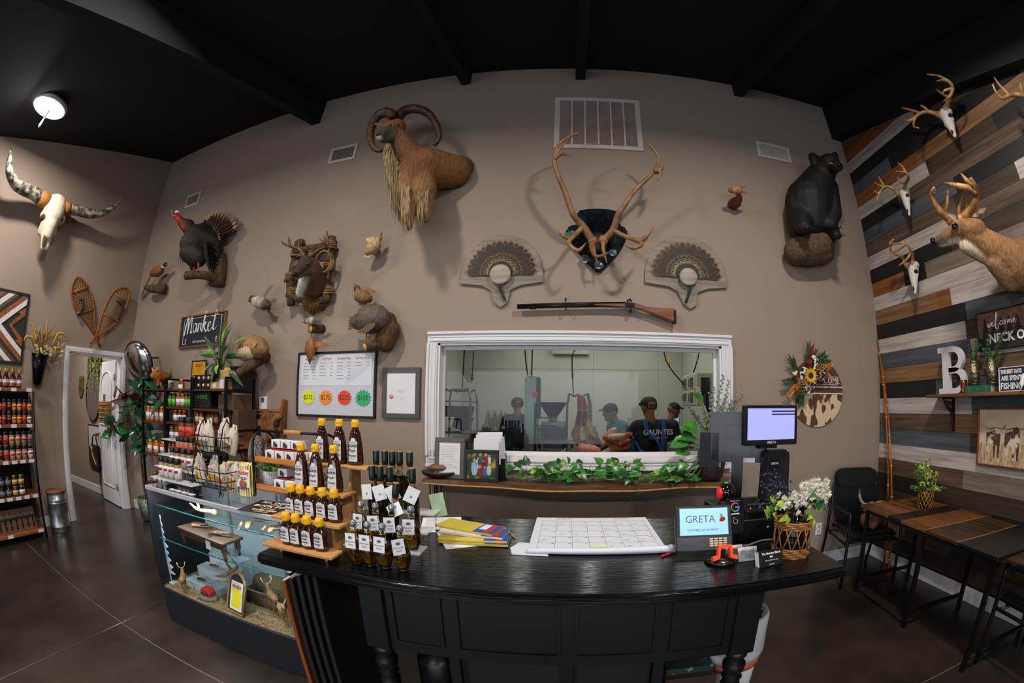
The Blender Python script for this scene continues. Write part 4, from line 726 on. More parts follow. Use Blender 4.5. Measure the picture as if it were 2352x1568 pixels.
b = B(mat('#b5a06a', .5, var=.2)); c_ = q(660,1030,.18)
for k in range(40): b.leaf(c_ + V((RN.uniform(-.05,.06), RN.uniform(-.14,.2), RN.uniform(-.06,.07))),(RN.uniform(0,1), RN.uniform(-1,1), RN.uniform(-.5,1)),(1,0,.3),.07,.03,.2, k=3)
b.ob('dried_pods', t, kind='stuff')
# snowshoes
SF = wood('#7a3d14', '#a05f26', 2,.45); WEB = mat('#96703a', .7, var=.2)
def snowshoe(label, out, tail, bars, crossed):
    P = [lw(x / 3.92,500 + y / 3.92,.03 + crossed) for x, y in out]; t = T('snowshoe', label, 'snowshoe', sum(P, V()) / len(P)); b = B(SF); b.tube(P, .017,8, sub=4, closed=False); b.ob('rim', t); tl = [lw(x / 3.92,500 + y / 3.92,.03 + crossed) for x, y in tail]; b = B(SF); b.tube([P[0]] + tl, .02,8); b.ob('tail', t)
    Q, _ = crom(P, [1] * len(P),4); pl2 = [(p.y, p.z) for p in Q] ; b = B(WEB)
    def seg(nx, ny, off):
        xs = []
        for i in range(len(pl2)):
            a, c = pl2[i], pl2[(i + 1) % len(pl2)]; da, dc = a[0] * nx + a[1] * ny - off, c[0] * nx + c[1] * ny - off
            if da * dc < 0: f = da / (da - dc); xs.append((a[0] + (c[0] - a[0]) * f, a[1] + (c[1] - a[1]) * f))
        xs.sort(); return xs
    for an in (.35,1.4,2.45):
        nx, ny = math.cos(an), math.sin(an); o = [p[0] * nx + p[1] * ny for p in pl2]; v = min(o) + .02
        while v < max(o):
            xs = seg(nx, ny, v)
            if len(xs) >= 2: b.tube([(XL + .03 + crossed, *xs[0]),(XL + .03 + crossed, *xs[-1])],.0034,4)
            v += .036
    b.ob('webbing', t, kind='stuff')
    for (x, y),(x2, y2) in bars: b = B(SF); b.tube([lw(x / 3.92,500 + y / 3.92,.035 + crossed), lw(x2/3.92,500 + y2/3.92,.035 + crossed)],.016,8); b.ob('crossbar', t)
    return t
t = snowshoe('left snowshoe of the crossed pair above the door', [(862,1050),(770,920),(690,830),(655,740),(645,640),(668,565),(700,535),(745,560),(790,620),(828,710),(846,820),(862,1050)],[(880,1110),(900,1160)],[((655,672),(800,625)),((690,860),(840,830))],0.)
b = B(mat('#2b1d14', .7)); b.tube([lw(*p, .06) for p in ((182,690),(190,688),(192,700),(184,720),(178,722))],.014,6, sub=3); b.ob('binding', t)
t = snowshoe('right snowshoe of the crossed pair above the door', [(862,1070),(900,940),(945,800),(1005,690),(1060,645),(1110,633),(1150,645),(1165,690),(1140,790),(1080,905),(980,1000),(862,1070)],[(830,1110),(812,1132)],[((1035,680),(1125,770)),((930,860),(1050,940))],.06)
b = B(mat('#2b1d14', .7)); b.tube([lw(*p, .11) for p in ((268,690),(280,700),(282,712),(276,722),(272,735))],.014,6, sub=3); b.ob('binding', t)
# ================================================================ plank wall on the right
def deer_skull(label, top_, nose, wd, ants, off=.1, pl=rw, loc=None):
    t = T('deer_skull', label, 'skull', pl(*top_, 0)); a, c = pl(*top_, off), pl(*nose, off + .05); d = (c - a); n = V((-1,0,0)) if pl is rw else V((0,-1,0)); s = d.cross(n).normalized(); w_ = wd
    blob([(a - s * w_ * .3, w_ * .45, a + s * w_ * .3, w_ * .45, '#c9c4bd'),(a, w_ * .6, a + d * .35, w_ * .48, '#cfcac3'),(a + d * .3, w_ * .5, a + d * .62, w_ * .36, '#d3cec8'),(a + d * .6, w_ * .34, a + d * .98, w_ * .16, '#d0cac2'),(a + d * .35 + s * w_ * .42, w_ * .2, a + d * .5 + s * w_ * .32, w_ * .16, '#c4beb5'),(a + d * .35 - s * w_ * .42, w_ * .2, a + d * .5 - s * w_ * .32, w_ * .16, '#c4beb5')], 'skull', t, mat('#ffffff', .6, var=.15, scale=(18,18,18), bump=.25, attr=True, key='bone'), max(.005, w_ * .09),2)
    for k in (-1,1): B(mat('#1c1714', .9, var=0)).ball(a + d * .26 + s * k * w_ * .5 + n * w_ * .2, w_ * .22,8).ob('eye_socket', t)
    B(mat('#2a211a', .9, var=0)).ball(a + d * .84 + n * w_ * .16,(w_ * .12, w_ * .12, w_ * .3),8).ob('nasal_opening', t)
    for beam, tines, r in ants: antler(t, [pl(*p) for p in beam],[(i, [pl(*p) for p in ps], r * .7) for i, ps in tines], r, ANT, 'antler', 7)
    return t
deer_skull('white deer skull with antlers, highest on the plank wall', (2172,262),(2194,314),.1,[([(2156,263,.13),(2134,257,.18),(2114,260,.24),(2101,272,.3),(2099,290,.34),(2110,294,.36)],[(2,[(2090,252,.28),(2070,247,.32)]),(3,[(2088,277,.33),(2076,275,.35)]),(1,[(2120,245,.22),(2113,241,.24)])],.024),([(2173,248,.13),(2180,225,.18),(2188,203,.24),(2179,187,.3),(2155,174,.34),(2130,171,.36)],[(2,[(2184,218,.3),(2166,234,.33)]),(3,[(2165,184,.33),(2150,187,.34)]),(2,[(2170,208,.3),(2165,218,.3)]),(1,[(2160,212,.2),(2150,204,.2)])],.024)])
deer_skull('white deer skull with many-pointed antlers, middle of the plank wall', (2077,442),(2089,494),.085,[([(2063,445,.12),(2048,431,.17),(2032,429,.22),(2019,444,.28),(2014,461,.3)],[(2,[(2023,415,.24),(2017,403,.25)]),(2,[(2015,424,.26),(2008,416,.27)]),(3,[(2012,441,.29),(2007,437,.3)])],.02),([(2078,437,.12),(2080,422,.17),(2087,409,.22),(2080,396,.28),(2056,394,.3)],[(3,[(2073,383,.28),(2061,373,.3)]),(1,[(2067,416,.2),(2061,406,.22)])],.02)])
deer_skull('white deer skull with inward-curled antlers, lowest and nearest the corner', (2097,612),(2102,674),.095,[([(2081,608,.13),(2071,589,.18),(2048,579,.24),(2044,557,.28)],[(2,[(2046,590,.26),(2044,598,.27)])],.02),([(2096,604,.13),(2094,580,.18),(2080,560,.24),(2044,560,.3)],[(1,[(2078,600,.24),(2062,611,.28)]),(2,[(2060,575,.28),(2046,580,.3)]),(3,[(2050,552,.3),(2054,548,.3)])],.022)])
deer_skull('antlered deer skull cut off by the picture edge, above the mounted doe-coloured buck', (2400,250),(2415,300),.1,[([(2385,240,.13),(2352,219,.18),(2320,219,.24),(2302,226,.3),(2288,212,.34),(2280,193,.36)],[(2,[(2300,200,.28),(2283,177,.3)]),(1,[(2346,200,.22),(2343,188,.24)])],.022)])
# big buck shoulder mount
t = T('deer_mount', 'pale tan buck shoulder mount with thick golden antlers on the plank wall', 'taxidermy', rw(2330,600,0)); TN = '#8a6140'
blob([(rw(2345,610,.02),.2, rw(2330,612,.16),.17, TN),(rw(2335,640,.05),.1, rw(2305,640,.14),.06, '#9a7450'),(rw(2325,605,.18),.165, rw(2280,570,.34),.115, '#946a46'),(rw(2280,570,.34),.115, rw(2232,535,.47),.082, '#9a7048'),(rw(2240,525,.47),.082, rw(2200,522,.53),.068, '#8a623e'),(rw(2205,525,.53),.066, rw(2170,545,.6),.042, '#7a5a40'),(rw(2172,545,.6),.042, rw(2149,553,.65),.03, '#5a4636'),(rw(2195,548,.54),.045, rw(2160,561,.62),.026, '#b8a592'),(rw(2262,588,.38),.06, rw(2218,567,.5),.05, '#b9a692'),(rw(2320,640,.2),.09, rw(2285,600,.34),.08, '#a58363')], 'body', t, FUR, .011)
for p, qq in (((2228,512,.45),(2254,485,.42)),((2200,510,.56),(2186,498,.64))):
    a, c = rw(*p), rw(*qq); B(mat('#8a6a4c', .7, var=.2)).leaf(a, c - a, (-.8,-.5,.1),.17,.085,.08, cup=.55, k=5).ob('ear', t); B(mat('#c9b8a8', .8)).leaf(a + V((-.006,-.004,0)) + (c - a) * .15, c - a, (-.8,-.5,.1),.11,.05,.08, cup=.5).ob('ear_lining', t)
eye(t, rw(2191,520,.615),.02); B(mat('#0d0c0c', .2, var=0)).ball(rw(2143,553,.67),(.026,.022,.024)).ob('nose', t); b = B(mat('#1d1511', .6)); b.tube([rw(2147,562,.66), rw(2160,560,.66), rw(2172,556,.64)],.004,5); b.ob('mouth', t)
GA = mat('#6d4522', .4, col2='#b58a52', scale=(16,16,6), bump=.2)
antler(t, [rw(*p) for p in ((2187,508,.56),(2170,494,.6),(2154,478,.64),(2142,455,.68),(2141,440,.7),(2147,430,.7))],[(1,[rw(2176,465,.62), rw(2177,437,.62)],.02),(3,[rw(2146,445,.66), rw(2149,434,.66)],.014)],.036, GA)
antler(t, [rw(*p) for p in ((2207,506,.52),(2224,490,.52),(2238,468,.54),(2243,444,.56),(2238,424,.6),(2229,408,.62))],[(3,[rw(2225,432,.6), rw(2200,427,.64), rw(2168,420,.68)],.034),(4,[rw(2222,415,.6), rw(2207,398,.62)],.026),(0,[rw(2203,478,.56), rw(2212,448,.58)],.018),(1,[rw(2219,465,.56), rw(2220,450,.58)],.014)],.04, GA)
# shelf with iron bracket
SH_Z = 1.637; yl = 2.318; SW = wood('#4a2d1a', '#7a5234', 1,.55); t = T('wall_shelf', 'long thin wooden shelf on the plank wall holding the letter B and vases', 'shelf', (XR - .1,1.6, SH_Z - .03)); B(SW).b2((XR - .2,.7, SH_Z - .026),(XR, yl, SH_Z)).ob('board', t, bevel=.003)
IR = mat('#2c211c', .6,.5, var=.3, bump=.4)
for y in (2.15,1.0):
    b = B(IR); b.b2((XR - .17, y - .012, SH_Z - .04),(XR, y + .012, SH_Z - .026)); b.b2((XR - .012, y - .012, SH_Z - .3),(XR, y + .012, SH_Z - .026)); b.tube([(XR - .16, y, SH_Z - .04),(XR - .12, y, SH_Z - .1),(XR - .06, y, SH_Z - .14),(XR - .03, y, SH_Z - .2),(XR - .012, y, SH_Z - .3)],.008,6, sub=4)
    for cx, cz, r in ((.13,.07,.02),(.09,.075,.024),(.045,.08,.025),(.075,.12,.02),(.035,.13,.022),(.03,.18,.016),(.02,.225,.014),(.11,.1,.013)): b.tube([(XR - cx + r * f * math.cos(a), y, SH_Z - cz + r * f * math.sin(a)) for a, f in zip(np.linspace(0,8.5,15), np.linspace(1,.25,15))],.0055,5)
    b.ob('bracket', t)
def szl(px, py, off): return rw(px, py, off)
zc = SH_Z
# letter B
p = rw(2195,850,.07); hB = rw(2190,797,.07).z - zc; F = FRW(V((XR - .09, rw(2196,900,.07).y, zc))); t = T('letter_b', 'large white block letter B standing on the wall shelf', 'letter', F.translation)
b = B(mat('#c9c6cc', .6, var=.06)); me_w = hB * .68
def ringB(y0, y1, x1, th): # D-shaped bowl
    r = (y1 - y0) / 2; cx = x1 - r; o = [(-me_w * .3, y1),(cx, y1)] + [(cx + r * math.sin(a),(y0 + y1) / 2 + r * math.cos(a)) for a in np.linspace(.15, PI - .15,12)] + [(cx, y0),(-me_w * .3, y0)]
    ri = r - th; i = [(-me_w * .12, y0 + th),(cx, y0 + th)] + [(cx + ri * math.sin(a),(y0 + y1) / 2 - ri * math.cos(a)) for a in np.linspace(.15, PI - .15,12)] + [(cx, y1 - th),(-me_w * .12, y1 - th)]
    n = len(o); i = i[::-1]
    vs = [F @ V((*q, z)) for z in (-.0,.05) for q in o] + [F @ V((*q, z)) for z in (0,.05) for q in i]
    fs = []
    for k in range(n - 1): fs += [(k, k + 1, n + k + 1, n + k),(2 * n + k + 1,2 * n + k, 3 * n + k, 3 * n + k + 1),(n + k, n + k + 1,3 * n + k + 1,3 * n + k),(k + 1, k, 2 * n + k, 2 * n + k + 1)]
    b.add(vs, fs)
th = hB * .12; ringB(hB * .5 - th * .4, hB, me_w * .5, th); ringB(0, hB * .5 + th * .4, me_w * .56, th); b.M = F; b.b2((-me_w * .36,0,.0),(-me_w * .1, hB, .0501)); b.b2((-me_w * .52,0,0),(-me_w * .1, th, .0502)); b.b2((-me_w * .52, hB - th, 0),(-me_w * .1, hB, .0502)); b.ob('letter_body', t)
# metal cylinder vases with boxwood
for i, (px, sp) in enumerate(((2238,((2228,800),(2250,790),(2244,775))),(2279,((2270,770),(2298,775),(2306,760),(2260,800))))):
    y = rw(px, 880,.1).y; c = V((XR - .1, y, zc + (.055 if 1 else 0))); hv = rw(px, 824,.1).z - rw(px, 881,.1).z; t = T('tin_vase', ['hammered silver cylinder vase of boxwood, beside the letter B', 'hammered silver cylinder vase of boxwood, beside the fishing sign'][i], 'vase', c, 0, 'tin boxwood vases'); rv = .045
    b = B(mat('#8a8468', .3,.9, var=.2, bump=.9, bscale=(60,60,60))); b.lathe([(rv, 0),(rv, hv),(rv * .9, hv),(rv * .9, hv * .7)], c, 22); b.ob('cylinder', t)
    for k in range(3): b = B(mat('#777258', .3,.9)); b.lathe([(rv + .002,-.004),(rv + .004,0),(rv + .002,.004)], c + V((0,0, hv * (.06 + .44 * k))),22); b.ob('band', t)
    for qx, qy in sp:
        b = B(mat('#1c3d16', .5, col2='#33602a', scale=(40,40,40))); p0 = c + V((0,0, hv * .8)); p1 = rw(qx, qy, .12); b.tube([p0, p1],[.004,.002],5, STEM)
        for k in range(46): f = RN.uniform(.2,1); pp = p0.lerp(p1, f); b.leaf(pp, (RN.uniform(-1,1), RN.uniform(-1,1), RN.uniform(-.4,1)),(-1, RN.uniform(-.5,.5),.5),.026,.018,.2, k=2)
        b.ob('boxwood_stem', t)
# book under the vases, mortar, fishing sign, small skull
y0, y1 = rw(2226,893,.1).y, rw(2284,893,.1).y; t = T('green_book', 'old green book lying under the silver vases on the shelf', 'book', (XR - .1,(y0 + y1) / 2, zc)); CV = mat('#1b5a4c', .6, var=.15); b = B(CV); b.b2((XR - .16, y1, zc),(XR - .02, y0, zc + .004)); b.b2((XR - .16, y1, zc + .05),(XR - .02, y0, zc + .054)); b.b2((XR - .164, y1, zc),(XR - .158, y0, zc + .054)); b.ob('cover', t); B(mat('#b9a987', .8)).b2((XR - .157, y1 + .003, zc + .004),(XR - .025, y0 - .003, zc + .05)).ob('pages', t)
b = B(mat('#b09040', .4,.6));
for y in (y0 - .04, y0 - .05, y1 + .04): b.b2((XR - .1652, y - .002, zc + .004),(XR - .164, y + .002, zc + .05))
b.b2((XR - .1652,(y0 + y1) / 2 - .02, zc + .025),(XR - .164,(y0 + y1) / 2 + .02, zc + .03)); b.ob('print', t)
c = V((XR - .13, rw(2213,895,.13).y, zc)); t = T('copper_cup', 'small copper mortar cup at the foot of the letter B', 'cup', c); CO = mat('#7a4a28', .3,.8, var=.3, bump=.3); B(CO).lathe([(.028,0),(.032,.012),(.022,.025),(.028,.07),(.034,.1),(.028,.1),(.022,.07)], c, 18).ob('cup', t); b = B(CO); b.tube([c + V((0,.03,.08)), c + V((0,.052,.075)), c + V((0,.05,.045)), c + V((0,.028,.04))],.004,6, sub=3); b.ob('handle', t)
y0, y1 = rw(2295,870,.12).y, rw(2352,870,.12).y; hs = rw(2320,842,.12).z - zc; wf = (y0 - y1) * 1.06; F = FRW(V((XR - .1, y0 - wf / 2, zc + hs / 2))); t, F, w, h = board2('fishing_sign', 'navy box sign with white words about fishing on the wall shelf', 'sign', F, wf, hs, .03,.006, WHT, mat('#182338', .6, var=.1))
for i, (s, z, k) in enumerate((('THE BEST DAYS', .31,.23),('ARE SPENT', .04,.27),('FISHING', -.28,.36))): txt(s, h * k, at(F, -w * .04, h * z, .0185), WHT, t, sx=[.58,.66,.72][i] * w / h / 1.15, bold=.002)
deer_skull('tiny white skull ornament against the fishing sign', (2352,866),(2344,893),.045,[], off=.17)
# wooden welcome sign
a_, c_ = rw(2242,724,.02), rw(2256,806,.02); hs = a_.z - c_.z + .01; ww = 1.25; F = FRW(V((XR, a_.y - ww / 2,(a_.z + c_.z) / 2))); t, F, w, h = board2('neck_sign', 'plank sign printed with dark pines and white welcome lettering', 'sign', F, ww, hs, .04,.004, mat('#15120f', .7), wood('#4a3228', '#7a5a48', 0,.6))
PK = mat('#221c1e', .8, var=.2)
b = B(PK); b.M = F; b.b2((-w / 2 + .004,-h / 2 + .004,.0242),(w / 2 - .004,-h * .16,.0246)); b.ob('print', t)
for k in range(16):
    x = -w / 2 + .08 + k * w / 16.5; hh = h * RN.uniform(.3,.62); b = B(PK)
    pol = [(x - .01,-h * .2)]
    for i in range(6): f = i / 6; r = .05 * (1 - f) + .004; pol += [(x - r, -h * .2 + hh * f),(x - r * .45,-h * .2 + hh * (f + .1))]
    pol += [(x, -h * .2 + hh)] + [(2 * x - a, y) for a, y in pol[::-1]]; b.prism(pol, .0006, at(F, 0,0,.0241)); b.ob('pine_print', t)
for yy_ in (-.05,.2): b = B(DARK); b.M = F; b.b2((-w / 2, yy_ * h - .001,.024),(w / 2, yy_ * h + .001,.0243)); b.ob('groove', t)
s = h * .13; W0 = [(0,.3),(.1,-.4),(.3,-.45),(.5,.3),(.5,-.3),(.7,-.5),(1.,.4)]; w_ = lambda L, x: sc(L, x, h * .16, s)
el = [(0,-.1),(.4,.1),(.3,.35),(.05,.1),(.15,-.4),(.5,-.4),(.8,0)]; ll = [(0,-.2),(.7,1.2),(.9,2.0),(.65,1.9),(.3,.5),(.2,-.8),(.6,-1.),(1.3,0)]; cl = [(.55,.25),(.3,.35),(0,-.1),(.2,-.45),(.7,-.2)]; ol = [(.4,.3),(.05,.2),(.05,-.3),(.4,-.4),(.6,0),(.4,.3),(.9,.25)]; ml = [(0,-.4),(.15,.3),(.3,-.3),(.45,.3),(.6,.2),(.65,-.4),(.85,.3),(1.05,.2),(1.1,-.4),(1.4,0)]
x0 = -w / 2 + .1; stroke(t, F, [w_(W0, x0), w_(el, x0 + 1.15 * s), w_(ll, x0 + 1.9 * s), w_(cl, x0 + 3.2 * s), w_(ol, x0 + 4. * s), w_(ml, x0 + 5. * s), w_(el, x0 + 6.5 * s)],.006, WHT, .0255)
txt('to our', h * .24, at(F, w * .2, h * .18,.0255), WHT, t, sx=.8); txt('NECK OF THE WOODS', h * .31, at(F, -w / 2 + .105,-h * .22,.0255), WHT, t, align='LEFT', sx=.98, bold=.003)
# longhorn picture
a_, c_ = rw(2247,936,.03), rw(2243,1066,.03); hs = a_.z - c_.z; ww = hs * 1.5; F = FRW(V((XR, a_.y - ww / 2,(a_.z + c_.z) / 2))); t, F, w, h = board2('longhorn_picture', 'framed sepia picture of spotted longhorn cattle in dry grass', 'picture', F, ww, hs, .04,.012, wood('#4f2412', '#7a3f20', 0,.5), mat('#c9b49a', .8, col2='#8d7a6a', scale=(2,2,5), thr=(.35,.8)))
b = B(mat('#8c7355', .85, col2='#c2ab8a', scale=(50,50,14))); b.M = F; b.b2((-w / 2 + .012,-h / 2 + .012,.0242),(w / 2 - .012,-h * .1,.0246)); b.ob('print', t)
COW = mat('#4a3226', .8, col2='#cbb9a6', scale=(9,9,9), thr=(.5,.56)); HRN = mat('#4a4440', .7)
for k, (cx, s) in enumerate(((-.25,1),(.02,1.05),(.28,.95))):
    b = B(COW); x = cx * w; s *= h * .3; y = -h * .02
    b.prism([(x - .62 * s, y + .3 * s),(x - .6 * s, y - .35 * s),(x - .5 * s, y - .95 * s),(x - .42 * s, y - .95 * s),(x - .4 * s, y - .3 * s),(x - .1 * s, y - .4 * s),(x - .05 * s, y - 1.1 * s),(x + .05 * s, y - 1.1 * s),(x + .08 * s, y - .4 * s),(x + .2 * s, y - .4 * s),(x + .24 * s, y - 1.1 * s),(x + .34 * s, y - 1.1 * s),(x + .4 * s, y - .2 * s),(x + .42 * s, y + .2 * s),(x + .36 * s, y + .5 * s),(x + .2 * s, y + .66 * s),(x + .02 * s, y + .6 * s),(x - .1 * s, y + .42 * s)],.001, at(F, 0,0,.0246)); b.ob('cow_print', t)
    b = B(HRN); b.tube([F @ V(p) for p in ((x - .75 * s, y + .75 * s, .026),(x - .5 * s, y + .5 * s, .026),(x + .1 * s, y + .6 * s, .0265),(x + .6 * s, y + .55 * s, .026),(x + .85 * s, y + .85 * s, .026))],[.001,.004,.005,.004,.001],5, sub=3, flat=.3); b.ob('horn_print', t)
# bamboo rods leaning in the corner
for i, (a, c) in enumerate((((2015,776),(2040,1111)),((2025,834),(2048,1111)))):
    p0, p1 = rw(*a, .03), rw(*c, .12 + .02 * i); d = p1 - p0; p2 = p0 + d * (p0.z / (p0.z - p1.z)); t = T('bamboo_rod', ['taller bamboo rod leaning in the corner behind the black chair', 'shorter bamboo rod leaning in the corner behind the black chair'][i], 'rod', p2,0, 'bamboo rods'); b = B(mat('#7a3a14', .35, col2='#a5622a', scale=(40,40,6))); b.tube([p0, p2],[.007,.012],8); b.ob('cane', t)
    for k in range(7): b = B(mat('#c08a4a', .5)); q_ = p0.lerp(p2,(k + .5) / 7); b.cyl(q_ - d.normalized() * .006, q_ + d.normalized() * .006,.0135, n=8); b.ob('node', t)
# dining table with dark metal frame
TZ = .75; TP_ = [zp(x, y, TZ) for x, y in ((1977,1158),(2036,1183),(2068,1194),(2131,1215),(2214,1241),(2293,1281))]; A0, A1 = TP_[0], TP_[-1]; ud = (A1 - A0); Lt = ud.length; ud.normalize(); vd = V((-ud.y, ud.x, 0)); vd = vd if vd.x > 0 else -vd
t = T('dining_table', 'long table with brown and black plank top on thin black legs along the plank wall', 'table', (A0 + A1) / 2 + vd * .35 - V((0,0, TZ))); F = Mx((ud, vd, V((0,0,1)))).transposed().to_4x4(); F.translation = A0 - V((0,0, TZ)); WT = .70; cuts = [0] + [(p - A0).dot(ud) for p in TP_[1:-1]] + [Lt]
TB = mat('#0e0f11', .25, var=.1); TW = wood('#2e1a0c', '#8a5526', 1,.28, coat=.3)
for i in range(5): b = B([TW, TB, TW, mat('#17120e', .25, col2='#4a2e16', scale=(30,3,30)), TB][i]); b.M = F; b.b2((cuts[i] + .001,0, TZ - .024),(cuts[i + 1] - .001, WT, TZ)); b.ob('plank', t, bevel=.003)
for i in (3,4): b = B(mat('#a86a34', .4)); b.M = F; b.b2((cuts[i] - .004,0, TZ - .001),(cuts[i] + .003, WT, TZ + .0008)); b.ob('edge_strip', t)
LG = mat('#101216', .35,.4, var=.1)
for u in (.06, Lt * .52, Lt - .05):
    for v in (.04, WT - .05): b = B(LG); b.M = F; b.b2((u - .014, v - .014,0),(u + .014, v + .014, TZ - .024)); b.ob('leg', t)
    b = B(LG); b.M = F; b.b2((u - .012,.04,.12),(u + .012, WT - .05,.145)); b.ob('stretcher', t)
for v in (.04, WT - .05): b = B(LG); b.M = F; b.b2((.06, v - .012, TZ - .06),(Lt - .05, v + .012, TZ - .024)); b.ob('apron', t)
b = B(LG); b.M = F; b.b2((.06,.03,.12),(Lt * .52,.055,.145)); b.ob('stretcher', t)
# gold pot with greenery
c = zp(2123,1168, TZ); t = T('gold_planter', 'gold lattice pot of yellow-green foliage on the plank-top table', 'plant', c); GD = mat('#8a6420', .22,.95, col2='#c79a3a', scale=(90,90,90), bump=.5, thr=(.3,.7)); hp = .17; rp = .068
B(mat('#2a1c08', .5,.6)).lathe([(rp * .75,0),(rp * .95, hp * .45),(rp * .85, hp),(rp * .78, hp),(rp * .7, hp * .5)], c, 24).ob('pot', t); b = B(GD)
for s in (-1,1):
    for k in range(12): b.tube([c + V((rr * math.cos(a), rr * math.sin(a), z)) for f in np.linspace(0,1,7) for a, z, rr in [(2 * PI * k / 12 + s * f * 1.5, hp * f, rp * (.77 + .21 * math.sin(PI * min(1, f * .95 + .05))) )]],.005,5)
for z, r in ((.004,.8),(hp - .002,.88)): b.tube([c + V((rp * r * math.cos(a), rp * r * math.sin(a), z)) for a in np.linspace(0,2 * PI, 21)[:-1]],.005,5, closed=True)
b.ob('lattice', t)
def bushy(par, name, c, ext, n, L, m, stems=14, W_=.6, k=2):
    """foliage: thin stems from c carrying small leaves inside the ellipsoid ext"""
    per = max(1, n // stems)
    for s in range(stems):
        d = V((RN.gauss(0,.6), RN.gauss(0,.6), abs(RN.gauss(.7,.4)))).normalized(); e = V(c) + V((d.x * ext[0], d.y * ext[1], d.z * ext[2])); b = B(m[s % len(m)]); b.tube([c, V(c).lerp(e, .5) + V((0,0,.02)), e],[.003,.0025,.001],4, STEM)
        for _ in range(per): f = RN.uniform(.3,1); b.leaf(V(c).lerp(e, f) + V((RN.uniform(-1,1), RN.uniform(-1,1), RN.uniform(-1,1))) * L * .5,(RN.uniform(-1,1), RN.uniform(-1,1), RN.uniform(-.2,1)),(RN.uniform(-.5,.5),-.8,.7), L * RN.uniform(.7,1.2), L * W_, .2, k=k)
        b.ob(name, par)
YG = mat('#7d9a2e', .5, col2='#b5b94a', scale=(30,30,30)); bushy(t, 'foliage_sprig', c + V((0,0, hp - .02)),(.15,.15,.24),420,.03,[LEAFB, mat('#4a7d2e', .5), YG],16)
# black armchairs
VY = mat('#0d0e11', .32, var=.1, bump=.12); FRM = mat('#0e1013', .3,.3, var=.05)
def armchair(label, loc, rz):
    t = T('armchair', label, 'chair', loc, rz, 'black guest armchairs'); M = Mx.Translation(loc) @ Mx.Rotation(rz, 4, 'Z')
    def part(b, n, **k): b.v = [tuple(M @ V(p)) for p in b.v]; return b.ob(n, t, **k)
    part(B(VY).b2((-.24,-.25,.41),(.24,.22,.49)), 'seat', bevel=.03, seg=3)
    b = B(VY); b.prism(rrect(.46,.5,.09,5),.06, frame((0,.24,.72),(1,0,0),(0,.18,1))); part(b, 'backrest', bevel=.018, seg=2)
    b = B(VY); b.prism(rrect(.44,.16,.06,4),.03, frame((0,.205,.88),(1,0,0),(0,.18,1))); part(b, 'headrest_pad', bevel=.012, seg=2)
    for s in (-1,1):
        b = B(FRM); b.tube([(s * .27,-.26,0),(s * .27,-.24,.6),(s * .27,-.2,.655),(s * .27,.12,.655),(s * .27,.22,.64)],.015,8, sub=3); part(b, 'arm_frame')
        b = B(FRM); b.tube([(s * .27,.3,0),(s * .27,.2,.45),(s * .25,.25,.75)],.014,8, sub=3); part(b, 'rear_leg'); b = B(VY); b.box((s * .27,-.03,.672),(.05,.28,.025)); part(b, 'armrest', bevel=.01, seg=2)
        b = B(FRM); b.tube([(s * .27,-.25,.39),(s * .27,.2,.39)],.012,6); part(b, 'side_rail')
    for y in (-.2,.17): b = B(FRM); b.tube([(-.27, y, .4),(.27, y, .4)],.012,6); part(b, 'cross_rail')
    return t
sc1 = zp(1985,1255,.46); armchair('black vinyl armchair in the corner with a longhorn cushion on it', (2.62,2.72,0), math.radians(-14))
a2 = armchair('black vinyl armchair at the near end of the plank-top table, cut by the picture edge', (2.66,.86,0), math.radians(172))
# longhorn face cushion
c = V((2.6,2.63,.62)); t = T('longhorn_cushion', 'small cushion shaped as a brown longhorn face on the corner chair', 'cushion', c - V((0,0,.125))); P0 = lambda x, z, y=0: c + V((x, -.02 + y, z))
blob([(P0(-.03,-.05),.075, P0(.04,-.05),.075, '#6b3a26'),(P0(0,.06),.05, P0(.005,-.03,-.03),.055, '#8a4f34'),(P0(0,-.06,-.04),.045, P0(.005,-.09,-.04),.04, '#9a6a54'),(P0(-.05,.07),.03, P0(.05,.07),.03, '#7a432c')], 'face', t, FUR, .008,2)
b = B(HM); b.tube([P0(-.05,.08), P0(-.11,.1), P0(-.16,.16), P0(-.17,.24)],[.018,.016,.012,.003],8, sub=4); b.ob('horn', t); b = B(HM); b.tube([P0(.05,.08), P0(.1,.09), P0(.15,.085), P0(.17,.1)],[.018,.016,.012,.004],8, sub=4); b.ob('horn', t)
for s in (-1,1): B(mat('#7a432c', .8)).leaf(P0(s * .05,.05,-.01),(s, 0,-.1),(0,-1,0),.07,.035,.1).ob('ear', t); eye(t, P0(s * .035,.02,-.06),.008); B(mat('#3a2018', .6)).ball(P0(s * .015 + .004,-.095,-.078),.008,6).ob('nostril', t)
